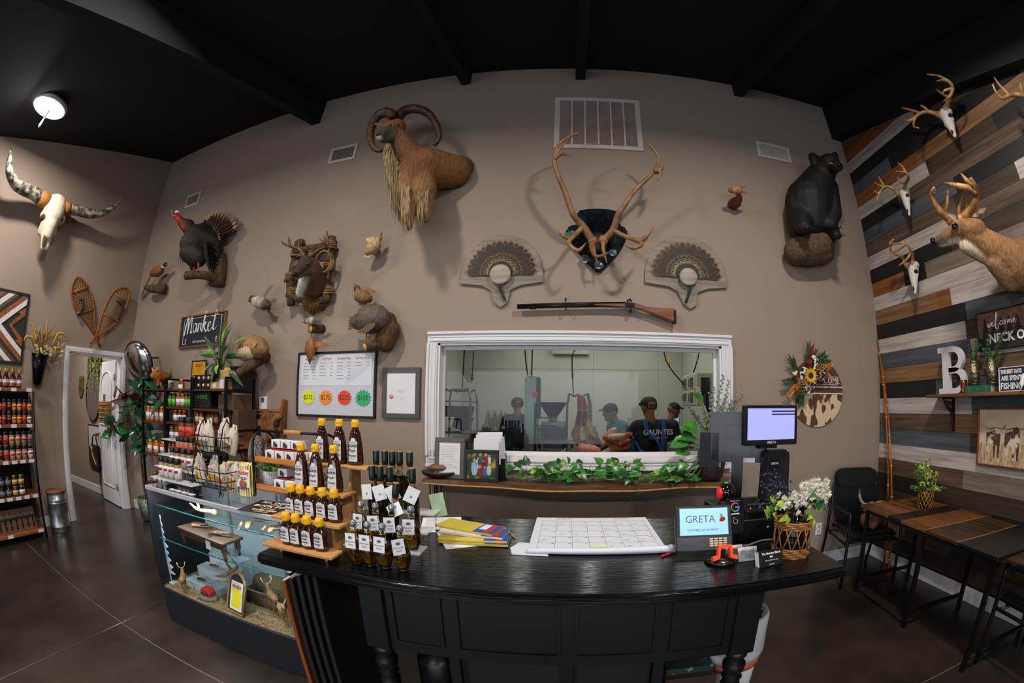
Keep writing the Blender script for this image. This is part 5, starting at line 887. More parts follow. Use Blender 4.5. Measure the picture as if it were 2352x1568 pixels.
# ================================================================ jars, bottles: one prototype per kind, then copies
def lab(c, r, z0, z1, m, par, a0=-2.2, a1=2.2, ang=-PI / 2, n=12, name='label'):
    """paper wrapped round a bottle"""
    c = V(c); b = B(m); vs = []; k = n + 1
    for rr in (r + .0008, r + .0016):
        for z in (z0, z1): vs += [c + V((rr * math.cos(ang + a0 + (a1 - a0) * i / n), rr * math.sin(ang + a0 + (a1 - a0) * i / n), z)) for i in range(k)]
    fs = [(2 * k + i, 2 * k + i + 1,3 * k + i + 1,3 * k + i) for i in range(n)] + [(i + 1, i, k + i, k + i + 1) for i in range(n)] + [(i, i + 1,2 * k + i + 1,2 * k + i) for i in range(n)] + [(k + i + 1, k + i, 3 * k + i, 3 * k + i + 1) for i in range(n)]
    b.add(vs, fs, None, True); return b.ob(name, par)
LW = mat('#cfcdd4', .6, var=.02); LR = mat('#a8241c', .6, var=.05); LBK = mat('#1d1a1c', .5, var=.05); LT = mat('#b99a7a', .6, var=.05); LG = mat('#55b02a', .6, var=.05); LGO = mat('#c89a3a', .6, var=.05); LPK = mat('#b07a78', .6, var=.05); LGR = mat('#5a5d66', .6, var=.05)
CAPB = mat('#101013', .35, var=.05); GOLD = mat('#a8853a', .3,.85, var=.1)
def spice(c, label, group, fill='#6a4426', h=.13, r=.026, lm=LW, bm=None, ang=-PI / 2):
    c = V(c); t = T('spice_shaker', label, 'jar', c, 0, group); B(bm or mat(fill, .3, var=.25, scale=(90,90,90), coat=.5)).lathe([(r * .92,0),(r, .005),(r, h * .74),(r * .9, h * .78)], c, 14).ob('bottle', t); B(CAPB).lathe([(r * .98, h * .765),(r * 1.02, h * .78),(r * 1.02, h * .97),(r * .95, h)], c, 14).ob('cap', t); lab(c, r, h * .12, h * .6, lm, t, ang=ang)
    lab(c, r + .001, h * .36, h * .5, LR, t, -.9,.9, ang, 6, 'label_band'); return t
def mason(c, label, group, fill, h=.12, r=.037, lid=GOLD, lm=LW, ang=-PI / 2, cat='jar'):
    c = V(c); t = T('preserve_jar', label, cat, c, 0, group); B(mat(fill, .12, var=.3, scale=(60,60,60), coat=.6)).lathe([(r * .9,0),(r, .008),(r, h * .72),(r * .8, h * .82),(r * .78, h * .86)], c, 16).ob('glass', t); B(lid).lathe([(r * .85, h * .85),(r * .88, h * .86),(r * .88, h * .985),(r * .8, h)], c, 16).ob('lid', t); lab(c, r, h * .16, h * .6, lm, t, -1.25,1.25, ang); lab(c, r + .001, h * .3, h * .36, LGR, t, -.5,.5, ang, 4, 'label_print'); return t
def sauce(c, label, group, ang=-PI / 2, h=.2):
    c = V(c); t = T('sauce_bottle', label, 'bottle', c, 0, group); B(mat('#2a1216', .12, var=.2, coat=.6)).lathe([(.03,0),(.033,.006),(.033, h * .5),(.026, h * .62),(.014, h * .72),(.013, h * .8)], c, 16).ob('bottle', t); B(GOLD).lathe([(.015, h * .74),(.016, h * .75),(.016, h * .97),(.012, h)], c, 12).ob('cap', t); lab(c, .033, h * .1, h * .45, LPK, t, -1.6,1.6, ang); lab(c, .034, h * .25, h * .35, LW, t, -1.,1., ang, 6, 'label_band'); return t
# ---------------------------------------------------------------- leaning rack on the left wall
ROW = wood('#6b3a18', '#96592a', 1,.5); RZ = [pt(x, y, 0, XL + .37 + .02 * i).z for i, (x, y) in enumerate(((78,893),(76,974),(80,1054),(86,1134),(94,1214)))]; RX = [XL + .36 + .023 * i for i in range(5)]
Y1, Y0 = 1.5,.12; t = T('display_rack', 'black-framed rack of wooden shelves along the left wall full of sauces and rubs', 'shelf', (XL + .2,.8,0))
for y in (Y0, Y1):
    b = B(BLKM); b.tube([(XL + .47, y, 0),(RX[0], y, RZ[0] - .02)],.016,4); b.ob('front_post', t); b = B(BLKM); b.tube([(XL + .04, y, 0),(XL + .04, y, RZ[0] - .02)],.016,4); b.ob('rear_post', t)
    for i in range(5): b = B(BLKM); b.tube([(XL + .04, y, RZ[i] - .03),(RX[i], y, RZ[i] - .03)],.01,4); b.ob('side_rail', t)
for i in range(5):
    o = B(ROW).b2((XL + .03, Y0 - .02, RZ[i] - .032),(RX[i] + .012, Y1 + .03, RZ[i])).ob('shelf_board', t, bevel=.002)
    for k in range([4,6,9,9,3][i]): y = Y1 - .06 - k * [.2,.2,.11,.11,.4][i]; B(LW).b2((RX[i] + .012, y - .035, RZ[i] - .032),(RX[i] + .0145, y + .035, RZ[i] + .004)).ob('price_tag', t)
B(DARK).b2((XL + .005, Y0,.02),(XL + .012, Y1, RZ[0] - .03)).ob('back_panel', t)
def ry(px, py, i, off=.03): return pt(px, py, 0, RX[i] - off).y
AL = 0.  # labels face +x
p0 = None
def rowcopy(mk, items):
    """first item built, the rest copied; items = (loc, label, swap)"""
    pr = None
    for loc, lb, sw in items:
        if pr is None: pr = mk(loc, lb)
        dup_first = pr
        if loc is not items[0][0]: dup(pr, loc, None, lb, None, sw)
    return pr
ys = [ry(x, 880,0) for x in (44,28,12.5)]; dy = ys[0] - ys[1]; it = []
for k in range(6): it.append((V((RX[0] - .05, ys[0] - k * dy, RZ[0])), 'gold-capped sauce bottle, %s from the door end, front row of the top rack shelf' % ORD[k], None))
for k in range(5): it.append((V((RX[0] - .13, ys[0] - (k + .6) * dy, RZ[0])), 'gold-capped sauce bottle, %s from the door end, back row of the top rack shelf' % ORD[k], None))
rowcopy(lambda l, s: sauce(l, s, 'sauce bottles on the rack', AL), it)
ys = [ry(x, 960,1) for x in (68,57,44,32.7,21.4,9.4)]; dy = (ys[0] - ys[5]) / 5; it = []; cols = [LGO, LR, LGO, LGO, LBK, LR, LW, LR, LGO]; nm = ['mustard-yellow', 'red', 'gold', 'tan', 'black', 'red and white', 'white', 'dark red', 'ochre']
for s in range(2):
    for k in range(9): it.append((V((RX[1] - .045, ys[0] - k * dy, RZ[1] + .131 * s)), '%s-labelled spice shaker, %s from the door end, %s layer of second rack shelf' % (nm[k], ORD[k],('bottom', 'top')[s]), {LW: cols[k]}))
pr = rowcopy(lambda l, s: spice(l, s, 'spice shakers on the rack', '#6a3426', .13,.027, LW, None, AL), it)
ys = [ry(x, 1040,2) for x in (71,57.5,44.5,29,15)]; dy = (ys[0] - ys[4]) / 4; it = []; cols = [LGR, LPK, LT, LT, LR, LBK, LW, LPK, LGR]
for s in range(2):
    for k in range(8): it.append((V((RX[2] - .05, ys[0] - k * dy, RZ[2] + .151 * s)), '%s rub shaker, %s from the door end, %s layer of third rack shelf' % (['slate', 'dusty pink', 'tan oval-labelled', 'plain tan', 'red', 'black', 'white', 'rose'][k], ORD[k],('bottom', 'top')[s]), {LW: cols[k]}))
rowcopy(lambda l, s: spice(l, s, 'rub shakers on the rack', '#8a6a50', .15,.033, LW, None, AL), it)
ys = [ry(x, 1120,3) for x in (51,34,19,5)]; dy = (ys[0] - ys[3]) / 3; it = []
for s in range(2):
    for k in range(7): it.append((V((RX[3] - .06, ys[0] - k * dy, RZ[3] + .111 * s)), '%s jam jar, %s from the door end, %s layer of fourth rack shelf' % ('gold-lidded' if k < 2 else 'dark-lidded', ORD[k],('bottom', 'top')[s]), {GOLD: GOLD if k < 2 else CAPB, LW: LGO if k < 2 else LGR}))
rowcopy(lambda l, s: mason(l, s, 'jam jars on the rack', '#1d1416', .11,.037, GOLD, LW, AL), it)
# barbecue tool sets in a clear case on the lowest shelf
F = Mx.Translation((RX[4] - .1,(Y0 + Y1) / 2, RZ[4])) @ Mx.Rotation(math.radians(-20),4, 'Y'); t = T('tool_case', 'clear plastic case of dark-handled grill tools leaning on the lowest rack shelf', 'tool set', F.translation); b = B(wood('#7a4a2a', '#a06a40', 1,.5)); b.M = F; b.b2((-.012,-.62,0),(0,.62,.24)); b.ob('backing_board', t)
for k in range(17):
    y = .58 - k * .073; b = B(CAPB); b.M = F; b.tube([(.012, y, .02),(.014, y, .12)],[.009,.011],6); b.ob('handle', t); b = B(STEEL); b.M = F; b.tube([(.012, y, .12),(.012, y, .2)],[.006,.009],6, flat=.4); b.ob('blade', t)
b = B(CAPB); b.M = F; b.b2((.0,-.62,.13),(.022,.62,.15)); b.ob('band', t); b = B(pane('#eef2f5', .6)); b.M = F; b.b2((.026,-.62,0),(.028,.62,.25)); b.ob('clear_cover', t)
# galvanised bin
c = V((zp(122,1222,0).x, zp(122,1222,0).y + .12,0)); hb = pt(120,1130,0, c.x).z; t = T('galvanised_bin', 'galvanised metal bin with wooden lid between rack and door', 'bin', c); ZN = mat('#7d8284', .35,.9, col2='#a5abad', scale=(9,9,9)); B(ZN).lathe([(.125,0),(.128,.01),(.128,.06),(.132,.065),(.128,.07),(.13, hb - .12),(.134, hb - .115),(.13, hb - .11),(.13, hb - .09),(.134, hb - .085),(.13, hb - .08),(.13, hb),(.12, hb),(.12,.02)], c, 28).ob('body', t); B(wood('#5f3b1e', '#8a5f38', 0,.5)).lathe([(.137, hb),(.137, hb + .02),(.13, hb + .024)], c, 28).ob('lid', t)
# ---------------------------------------------------------------- things in the hallway
YH = YB - .004
def hw(x, y, off=0.): return pt(x, y, 1, YB - off)
c = hw(187,888,.01); F = FBW(c); t = T('road_shield', 'olive road-shield plaque with number on the hall wall', 'sign', c); b = B(mat('#5a5228', .5, var=.2)); w_, h_ = .2,.36
sh_ = [(-.5,.42),(-.3,.5),(0,.46),(.3,.5),(.5,.42),(.45,.2),(.52,-.1),(.3,-.42),(0,-.5),(-.3,-.42),(-.52,-.1),(-.45,.2)]; b.prism([(x * w_ * 1.3, y * h_) for x, y in sh_],.012, F); b.ob('plate', t); DK = mat('#1c1a10', .6); txt('66', .13, at(F, 0,-.03,.0125), DK, t); txt('ROUTE', .05, at(F, 0,.1,.0125), DK, t)
L_, R_ = hw(199,905,.01), hw(243,905,.01); c = hw(221,905,.01); rz_ = (hw(215,840,.01).z - hw(215,962,.01).z) / 2; rx_ = .34; c = V((L_.x + rx_, c.y, c.z)); t = T('oval_mirror', 'tall oval mirror with thin dark rim behind the open door', 'mirror', c); b = B(mat('#c9ced4', .06,1., var=0)); b.prism(ell(rx_, rz_, 40),.008, FBW(c)); b.ob('mirror_face', t); b = B(BLK); b.tube([c + V((rx_ * math.cos(a),-.008, rz_ * math.sin(a))) for a in np.linspace(0,2 * PI, 41)[:-1]],.011,6, closed=True); b.ob('rim', t)
p = hw(220,817,.1); t = T('trailing_fern', 'trailing green fern spilling over the oval mirror', 'plant', p); B(BARK).lathe([(.06,-.1),(.09,0),(.085,.0)], p, 14).ob('pot', t)
FG = [mat('#5b6a1e', .6, col2='#8a8f2e', scale=(30,30,30)), mat('#3f5a1e', .6)]
for i in range(34):
    x1 = p.x + RN.uniform(-.22,.34); zt = p.z - RN.uniform(.1,.62); b = B(FG[i % 2]); a = p + V((RN.uniform(-.06,.06),-.02,.02)); q0 = V((x1, p.y - RN.uniform(.02,.1), p.z + .02)); e = V((x1 + RN.uniform(-.05,.05), p.y - .04, zt)); b.tube([a, q0, e],[.003,.003,.001],4, sub=3)
    for k in range(9): b.leaf(q0.lerp(e, k / 9),(RN.uniform(-1,1),-.3,-.6),(0,-1,.2),.06,.026,.2, k=2)
    b.ob('frond', t)
F_ = [(hw(204,973)), hw(244,985)]; z0 = hw(206,1058).z; x0 = F_[0].x; t, F, w, h = board2('hall_whiteboard', 'white board with dark edge hung low on the hall wall', 'board', FBW(V((x0 + .35, YH, (F_[0].z + z0) / 2))),.7, F_[0].z - z0,.018,.016, BLK, mat('#b9bac4', .3, var=.02))
p = hw(225,1045,.09); t = T('tote_bag', 'black leather tote bag with yellow strap hanging from a red hook', 'bag', p - V((0,0,.22))); LE = mat('#0f0f12', .25, var=.1, bump=.2); b = B(LE); b.prism([(-.2,.16),(-.22,-.14),(-.15,-.25),(.15,-.25),(.22,-.14),(.2,.16)],.09, FBW(p)); b.ob('bag_body', t, bevel=.03, seg=2); b = B(LE)
hk = hw(224,1000,.05); b.tube([p + V((-.12,-.05,.15)), p + V((-.06,-.05,.3)), hk, p + V((.06,-.05,.3)), p + V((.12,-.05,.15))],.012,6, sub=4); b.ob('handle', t); b = B(LGO); b.tube([p + V((-.06,-.1,.14)), p + V((0,-.1,-.0)), p + V((.14,-.1,-.13))],.01,6, sub=3); b.ob('strap', t); B(LGO).ball(p + V((-.03,-.1,.1)),(.03,.01,.04)).ob('tag', t)
t = T('wall_hook', 'small red hook on the hall board holding the tote bag', 'hook', hk); B(LR).box(hk + V((0,.02,.02)),(.09,.05,.035)).ob('hook_body', t, bevel=.008)
c = pt(241,945,1,2.86); t = T('wicker_basket', 'square woven wicker basket hanging on the open white door', 'basket', c - V((0,0,.15))); WKB = mat('#96682e', .7, var=.3, scale=(60,60,60))
for k in range(10): b = B(WKB); z = c.z - .14 + .03 * k; b.tube([(c.x + sx * .13, c.y + sy * .05 + .008 * (k % 2), z) for sx, sy in ((-1,-1),(-.5,-1.1),(0,-.9),(.5,-1.1),(1,-1),(1,1),(0,1),(-1,1))],.014,6, closed=True); b.ob('woven_band', t)
B(WKB).box((c.x, c.y, c.z - .15),(.24,.09,.01)).ob('base', t)
b = B(mat('#a8a02a', .6)); b.leaf(c + V((-.15,-.03,.1)),(-.6,0,-.9),(0,-1,0),.16,.07,.2); b.ob('yellow_leaf', t)
# ---------------------------------------------------------------- rubber tree in a silver pot
c = zp(326,1200,0); c = V((c.x - .03, c.y + .15,0)); t = T('rubber_tree', 'artificial magnolia tree with glossy green and bronze leaves in a silver pot', 'plant', c); B(mat('#8a9484', .3,.8, col2='#4f5a4a', scale=(60,60,60), bump=.8, thr=(.45,.55))).lathe([(.08,0),(.11,.02),(.15,.3),(.14,.3),(.12,.22)], c, 24).ob('pot', t)
tr_ = [c + V((0,0,.2)), pt(331,1120,1, c.y), pt(324,1050,1, c.y), pt(316,990,1, c.y - .05), pt(310,940,1, c.y - .05), pt(318,890,1, c.y)]; b = B(BARK); b.tube(tr_, [.02,.018,.016,.014,.011,.006],8, sub=4); b.ob('trunk', t)
LM = [mat('#173a26', .22, col2='#2a5a3a', scale=(7,7,7)), mat('#1d4a30', .22), mat('#3a2018', .35, col2='#55301f', scale=(9,9,9)), mat('#2f7a38', .3)]
for (x0, x1, y0, y1, n, ms) in ((300,345,862,905,22,(0,0,1)),(258,300,905,975,26,(2,2,2,0)),(296,340,905,960,24,(0,2,0)),(288,345,935,1010,34,(0,1,1,3)),(248,280,960,995,6,(0,3)),(312,340,1005,1040,7,(0,)),(340,372,870,930,16,(0,0,1))):
    for i in range(n):
        p = pt(RN.uniform(x0, x1), RN.uniform(y0, y1),1, c.y + RN.uniform(-.22,.12)); b = B(LM[ms[i % len(ms)]]); d = V((RN.uniform(-1,1), RN.uniform(-1,.4), RN.uniform(-1,.5))); b.leaf(p, d, (RN.uniform(-.6,.6),-1, RN.uniform(-.2,.9)), RN.uniform(.17,.25), RN.uniform(.085,.12), RN.uniform(0,.3), k=5, cup=.2); b.ob('leaf', t)
for x, y in ((268,935),(285,925),(330,880),(300,975),(252,975),(345,900),(325,1030)): b = B(BARK); j = tr_[3] if y > 950 else tr_[4]; q_ = pt(x, y, 1, c.y - .08); b.tube([j, j.lerp(q_, .5) + V((0,0,.03)), q_],[.008,.006,.003],5, sub=3); b.ob('twig', t)
# ---------------------------------------------------------------- tall shelf units behind the glass case
FY, BY = 2.62,3.0; ux = [pt(x, 900,1, FY).x for x in (329,382,443,519)]; zt = pt(383,868,1, FY).z; SHB = wood('#3a1f12', '#5f3820', 0,.5)
def uz(y, x): return pt(x, y, 1, FY).z
UN = [(ux[0], ux[1] - .02,[892,968,1043,1110],355),(ux[1], ux[2] - .02,[893,935,971,1013,1055],412),(ux[2], ux[3],[893,939,985,1030,1075],480)]; UZ = []
for i, (x0, x1, zs, px) in enumerate(UN):
    t = T('shelf_unit', ['tall black-framed shelf unit nearest the door, with orange preserves', 'middle tall black-framed shelf unit with pickles and salsa', 'tall black-framed shelf unit nearest the ladder, with pump bottles'][i], 'shelf', ((x0 + x1) / 2,(FY + BY) / 2,0),0, 'tall shelf units'); Z = [uz(y, px) for y in zs]; UZ.append(Z)
    for x in (x0, x1):
        for y in (FY, BY): B(BLKM).b2((x - .013, y - .013,0),(x + .013, y + .013, zt if i or y == FY else zt)).ob('post', t)
        B(BLKM).b2((x - .011, FY, zt - .02),(x + .011, BY, zt)).ob('top_rail', t)
        for z in Z: B(BLKM).b2((x - .009, FY, z - .03),(x + .009, BY, z - .012)).ob('side_rail', t)
    for z in Z + [.12]: B(SHB).b2((x0 + .005, FY - .005, z - .018),(x1 - .005, BY, z)).ob('shelf_board', t)
def sp(px, py, y): return pt(px, py, 1, y)
def row(px, z, y): return [V((pt(x, 950,1, y).x, y, z)) for x in px]
# unit 1
it = [(p, 'tall jar of peach preserves, %s from the door, second shelf' % ORD[k], None) for k, p in enumerate(row((342,351,362,373), UZ[0][1], FY + .05))]; rowcopy(lambda l, s: mason(l, s, 'peach preserve jars', '#b0560f', .165,.036), it)
it = [(p, 'wide orange preserve jar, %s, third shelf by door' % ('%s in the front row' % ORD[k] if k < 3 else 'standing behind'), None) for k, p in enumerate(row((345,359,374), UZ[0][2], FY + .05) + row((369,), UZ[0][2], FY + .15))]; rowcopy(lambda l, s: mason(l, s, 'orange preserve jars', '#b8600f', .15,.042), it)
it = [(p, 'jar of red jam on the lowest visible shelf, %s from the door' % ORD[k], None) for k, p in enumerate(row((351,362,373,384), UZ[0][3], FY + .06))]; rowcopy(lambda l, s: mason(l, s, 'red jam jars', '#6a0f12', .12,.036), it)
# orange bull figure and succulents
p = row((365,), UZ[0][0], FY + .12)[0]; t = T('bull_figurine', 'orange-brown ceramic bull figurine on the top shelf', 'figurine', p); OB = '#8f5018'; blob([(p + V((.0,.08,.14)),.06, p + V((0,-.04,.15)),.065, OB),(p + V((0,-.07,.17)),.045, p + V((0,-.1,.14)),.035, '#a06022'),(p + V((.035,.08,.1)),.025, p + V((.035,.08,.01)),.018, OB),(p + V((-.035,.08,.1)),.025, p + V((-.035,.08,.01)),.018, OB),(p + V((.035,-.04,.1)),.025, p + V((.035,-.05,.01)),.018, OB),(p + V((-.035,-.04,.1)),.025, p + V((-.035,-.05,.01)),.018, OB)], 'body', t, FUR, .009,2)
for s in (-1,1): b = B(BONE); b.tube([p + V((s * .03,-.08,.2)), p + V((s * .06,-.08,.21)), p + V((s * .065,-.08,.24))],[.009,.008,.002],6, sub=3); b.ob('horn', t)
p = row((388,), UZ[1][0], FY + .12)[0]; t = T('succulent_pot', 'round white pot of upright succulent on the middle unit', 'plant', p); B(mat('#b9b4ae', .6, var=.1)).lathe([(.03,0),(.055,.03),(.06,.07),(.045,.1),(.04,.1),(.04,.08)], p, 18).ob('pot', t); bushy(t, 'succulent_stem', p + V((0,0,.09)),(.04,.04,.14),60,.03,[mat('#4a7a4a', .5)],8)
# unit 2
it = [(p, 'white-labelled salsa jar, %s on the middle unit' % ('left of the middle pair', 'right of the middle pair')[k], None) for k, p in enumerate(row((411,421), UZ[1][1], FY + .05))] + [(row((416,), UZ[1][1] + .145, FY + .06)[0], 'salsa jar stacked alone on top of two other salsa jars', None)]; rowcopy(lambda l, s: mason(l, s, 'salsa jars', '#8f3210', .142,.037), it)
it = [(p, 'pickle jar with green label, %s on the second shelf' % ('%s from the door' % ORD[k]), None) for k, p in enumerate(row((391,400,430,438), UZ[1][1], FY + .05))]; rowcopy(lambda l, s: mason(l, s, 'pickle jars', '#3f4a14', .14,.031, CAPB, LG), it)
it = [(p, 'gold-lidded jar, %s of three, third shelf of middle unit' % ORD[k], None) for k, p in enumerate(row((405,415,425), UZ[1][2], FY + .05))]; rowcopy(lambda l, s: mason(l, s, 'gold-lidded jars', '#7a2a12', .13,.035), it)
it = [(p, 'pale-labelled jar with gold lid, %s of two on the fourth shelf' % ORD[k], None) for k, p in enumerate(row((396,407), UZ[1][3], FY + .05))]; rowcopy(lambda l, s: mason(l, s, 'pale-labelled jars', '#5a4a2a', .14,.036), it)
it = [(p, 'orange jar, %s of three, fifth shelf of middle unit' % ORD[k], None) for k, p in enumerate(row((389,399,410), UZ[1][4], FY + .05))]; rowcopy(lambda l, s: mason(l, s, 'orange jars low on the middle unit', '#b8600f', .15,.038), it)
# unit 3 top: tins, lily, boxes
TN_ = mat('#15130f', .4, var=.1)
for r_ in range(2):
    for k, px in enumerate((452,463,474,485)):
        p = row((px,), UZ[2][0] + .07 * r_, FY + .08)[0]; t = T('tin', 'black and gold tin, %s from the door, %s layer beneath the leafy lily' % (ORD[k],('bottom', 'top')[r_]), 'tin', p, 0, 'black and gold tins'); b = B(TN_); b.box(p + V((0,0,.034)),(.075,.1,.066)); b.ob('box', t, bevel=.004); B(GOLD).lathe([(.022,0),(.022,.001)], p + V((0,-.0505,.036)),14, ax=(0,-1,0)).ob('emblem', t); B(LW).lathe([(.013,0),(.013,.0012)], p + V((0,-.051,.036)),12, ax=(0,-1,0)).ob('emblem', t)
p = row((503,), UZ[2][0], FY + .14)[0]; t = T('peace_lily', 'leafy green peace lily in a maroon pot on top of the shelf unit', 'plant', p); B(mat('#4a0f12', .25, var=.1)).lathe([(.05,0),(.075,.16),(.068,.16),(.06,.1)], p, 18).ob('pot', t)
for i in range(46):
    q_ = pt(RN.uniform(470,548) if i % 3 else RN.uniform(500,530), RN.uniform(770,872) if i % 3 else RN.uniform(757,800),1, p.y + RN.uniform(-.18,.14)); a = p + V((RN.uniform(-.02,.02), RN.uniform(-.02,.02),.14)); b = B(LEAFD if i % 4 else LEAFB); d = q_ - a; m_ = a + d * .55 + V((0,0,.06)); b.tube([a, m_],.0035,4, STEM); b.leaf(m_, d + V((0,0,-.15)),(0,-.8,.7), max(.14, d.length * .62),.055,.25, k=5); b.ob('leaf', t)
p = row((497,), UZ[2][0], FY + .06)[0]; t = T('soap_block', 'small kraft paper soap pack in front of the maroon pot', 'box', p); B(mat('#a8875a', .8)).box(p + V((0,0,.035)),(.13,.07,.07)).ob('wrap', t, bevel=.004); B(LW).box(p + V((0,-.036,.035)),(.05,.002,.04)).ob('label', t)
p = row((522,), UZ[2][0], FY + .1)[0]; t = T('kraft_box', 'pale cardboard box behind the shelf post next to the lily', 'box', p); B(mat('#b0905e', .8)).box(p + V((0,0,.09)),(.14,.12,.18)).ob('carton', t, bevel=.003); B(LW).box(p + V((-.03,-.061,.05)),(.07,.002,.08)).ob('label', t)
p = row((549,), UZ[2][0], FY + .2)[0]; t = T('black_crate', 'black lidded crate on the top shelf at the ladder end', 'box', p); B(mat('#131315', .6)).box(p + V((0,0,.1)),(.2,.2,.2)).ob('crate_body', t, bevel=.006); B(BLK).box(p + V((0,0,.207)),(.22,.22,.014)).ob('lid', t)
p = row((466,), UZ[2][1], FY + .1)[0]; t = T('display_crate', 'black display crate with bright green lettering under the tins', 'box', p); B(mat('#101113', .6)).box(p + V((.03,.03,.08)),(.3,.15,.16)).ob('crate_body', t, bevel=.004); txt('EDAMAME', .06, FBW(p + V((-.0,-.046,.11))), mat('#4fc030', .5, emit=.0), t); mason(row((457,), UZ[2][1] + .161, FY + .1)[0], 'small dark jar on top of the black display crate', 'dark jars', '#2a2010', .09,.033, GOLD, LG)
def pump(c, label, group):
    c = V(c); t = T('pump_bottle', label, 'bottle', c, 0, group); B(mat('#6a2f10', .15, var=.1, coat=.5)).lathe([(.028,0),(.03,.006),(.03,.1),(.022,.118),(.012,.125)], c, 14).ob('bottle', t); b = B(CAPB); b.lathe([(.013,.122),(.013,.138),(.005,.14),(.004,.165),(.008,.168),(.008,.176)], c, 10); b.cyl(c + V((0,0,.172)), c + V((-.03,-.012,.168)),.004, n=6); b.ob('pump', t); lab(c, .03,.025,.08, LT, t, -1.1,1.1); return t
it = [(p, 'amber pump bottle, %s from the door' % ORD[k], None) for k, p in enumerate(row((455,464), UZ[2][2] + .03, FY + .04) + row((472,480,489,499), UZ[2][2] + .03, FY + .12))]; rowcopy(lambda l, s: pump(l, s, 'amber pump bottles'), it)
p = row((478,), UZ[2][2], FY + .09)[0]; t = T('wood_tray', 'low dark wooden tray holding the amber pump bottles', 'tray', p); B(SHB).box(p + V((0,0,.014)),(.36,.2,.028)).ob('tray_base', t); B(SHB).box(p + V((.06,-.1,.03)),(.22,.012,.06)).ob('front_lip', t)
p = row((516,), UZ[2][2], FY + .2)[0]; t = T('leaning_frame', 'small pale picture in a raw wood frame leaning behind the shelf post', 'picture', p); F = frame(p + V((0,0,.13)),(1,0,0),(0,.25,1)); b = B(wood('#9a6a40', '#b98a5a', 0,.6)); b.M = F; b.b2((-.11,-.13,0),(.11,.13,.015)); b.ob('frame', t); b = B(PAPER); b.M = F; b.b2((-.07,-.09,.0151),(.07,.09,.017)); b.ob('print', t)
for k, (px, z, s) in enumerate(((540, UZ[2][1],(.24,.14)),(553, UZ[2][2] + .0,(.2,.19)),(545, UZ[2][3],(.22,.17)))): p = row((px,), z, FY + .22)[0]; t = T('brown_carton', ['flat brown carton, upper shelf at the ladder end', 'big brown carton, middle shelf at the ladder end', 'orange-brown carton, lower shelf at the ladder end'][k], 'box', p, 0, 'brown cartons'); B(mat(['#5a4230', '#4f3a2a', '#8a5a2c'][k],.8)).box(p + V((0,0, s[1] / 2 + .001)),(s[0],.26, s[1])).ob('carton', t, bevel=.003); B(mat('#2a2018', .8)).box(p + V((0,-.131, s[1] * .5)),(.02,.002, s[1] * .9)).ob('tape', t)
for px in (446,461,474): p = row((px,), UZ[2][3], FY + .06)[0]; mason(p, 'squat tan candle jar, %s on a lower shelf of the pump-bottle unit' % {446: 'nearest the door', 461: 'in the middle', 474: 'nearest the ladder'}[px], 'tan candle jars', '#8a6a40', .12,.036)
# ---------------------------------------------------------------- leaning ladder with pelts
t = T('blanket_ladder', 'orange-stained wooden ladder leaning on the wall with fur pelts', 'ladder', (bw(610,1000).x, 2.8,0)); LD = wood('#7a3c14', '#9a5a26', 2,.5)
tl, trr = bw(578,918,.03), bw(651,918,.03); zt_ = (tl.z + trr.z) / 2; bl = V((tl.x + .02,2.74,0)); br2 = V((trr.x + .02,2.74,0))
for a, c in ((tl, bl),(trr, br2)): d = (V(a) - c); b = B(LD); M = frame(c, (1,0,0), d); b.M = M; b.b2((-.016,0,-.035),(.016, d.length, .035)); b.ob('rail', t, bevel=.004)
RG = []
for f in (.25,.5,.74,.93):
    a, c = bl.lerp(tl, f), br2.lerp(trr, f); RG.append((a, c)); b = B(LD); b.cyl(a, c, .015, n=10); b.ob('rung', t)
# furs hang from the rungs
def pelt(label, pts, col, r=.035, hair=None):
    t = T('fur_pelt', label, 'pelt', pts[0][0][-1],0, 'fur pelts on the ladder')
    cs = [(q[i], r, q[i + 1], r * .85, c_) for q, c_ in pts for i in range(len(q) - 1)]; blob(cs, 'fur', t, FUR, .01,3); return t
a, c = RG[3]; P = lambda px, py, y=2.96: pt(px, py, 1, y)
pelt('long tan fox pelt draped over the top ladder rung', [([P(606,985), P(605,960), P(611,951), P(618,955), P(618,985), P(617,1010)], '#7a4a22'),([P(625,1005), P(628,970), P(636,957), P(642,957)], '#86582c')], '', .035)
pelt('brown pelt with dark patch hanging inside the ladder', [([P(622,955), P(626,970), P(630,1005)], '#6a4526'),([P(634,962), P(636,975)], '#2a211c'),([P(637,995), P(637,1008)], '#1f1815')], '', .03)
t = pelt('shaggy grey fur bundle at the foot of the ladder', [([P(588,1012,2.74), P(582,1030,2.74), P(580,1055,2.74)], '#6a625e'),([P(596,1015,2.76), P(594,1050,2.74)], '#58504c')], '', .055)
strands([(P(RN.uniform(574,602), RN.uniform(1008,1045),2.68), P(RN.uniform(570,606), RN.uniform(1015,1065),2.64),(0,-.02,0)) for _ in range(90)],.006, t, 'long_hair', mat('#8a827c', .8, var=.3))
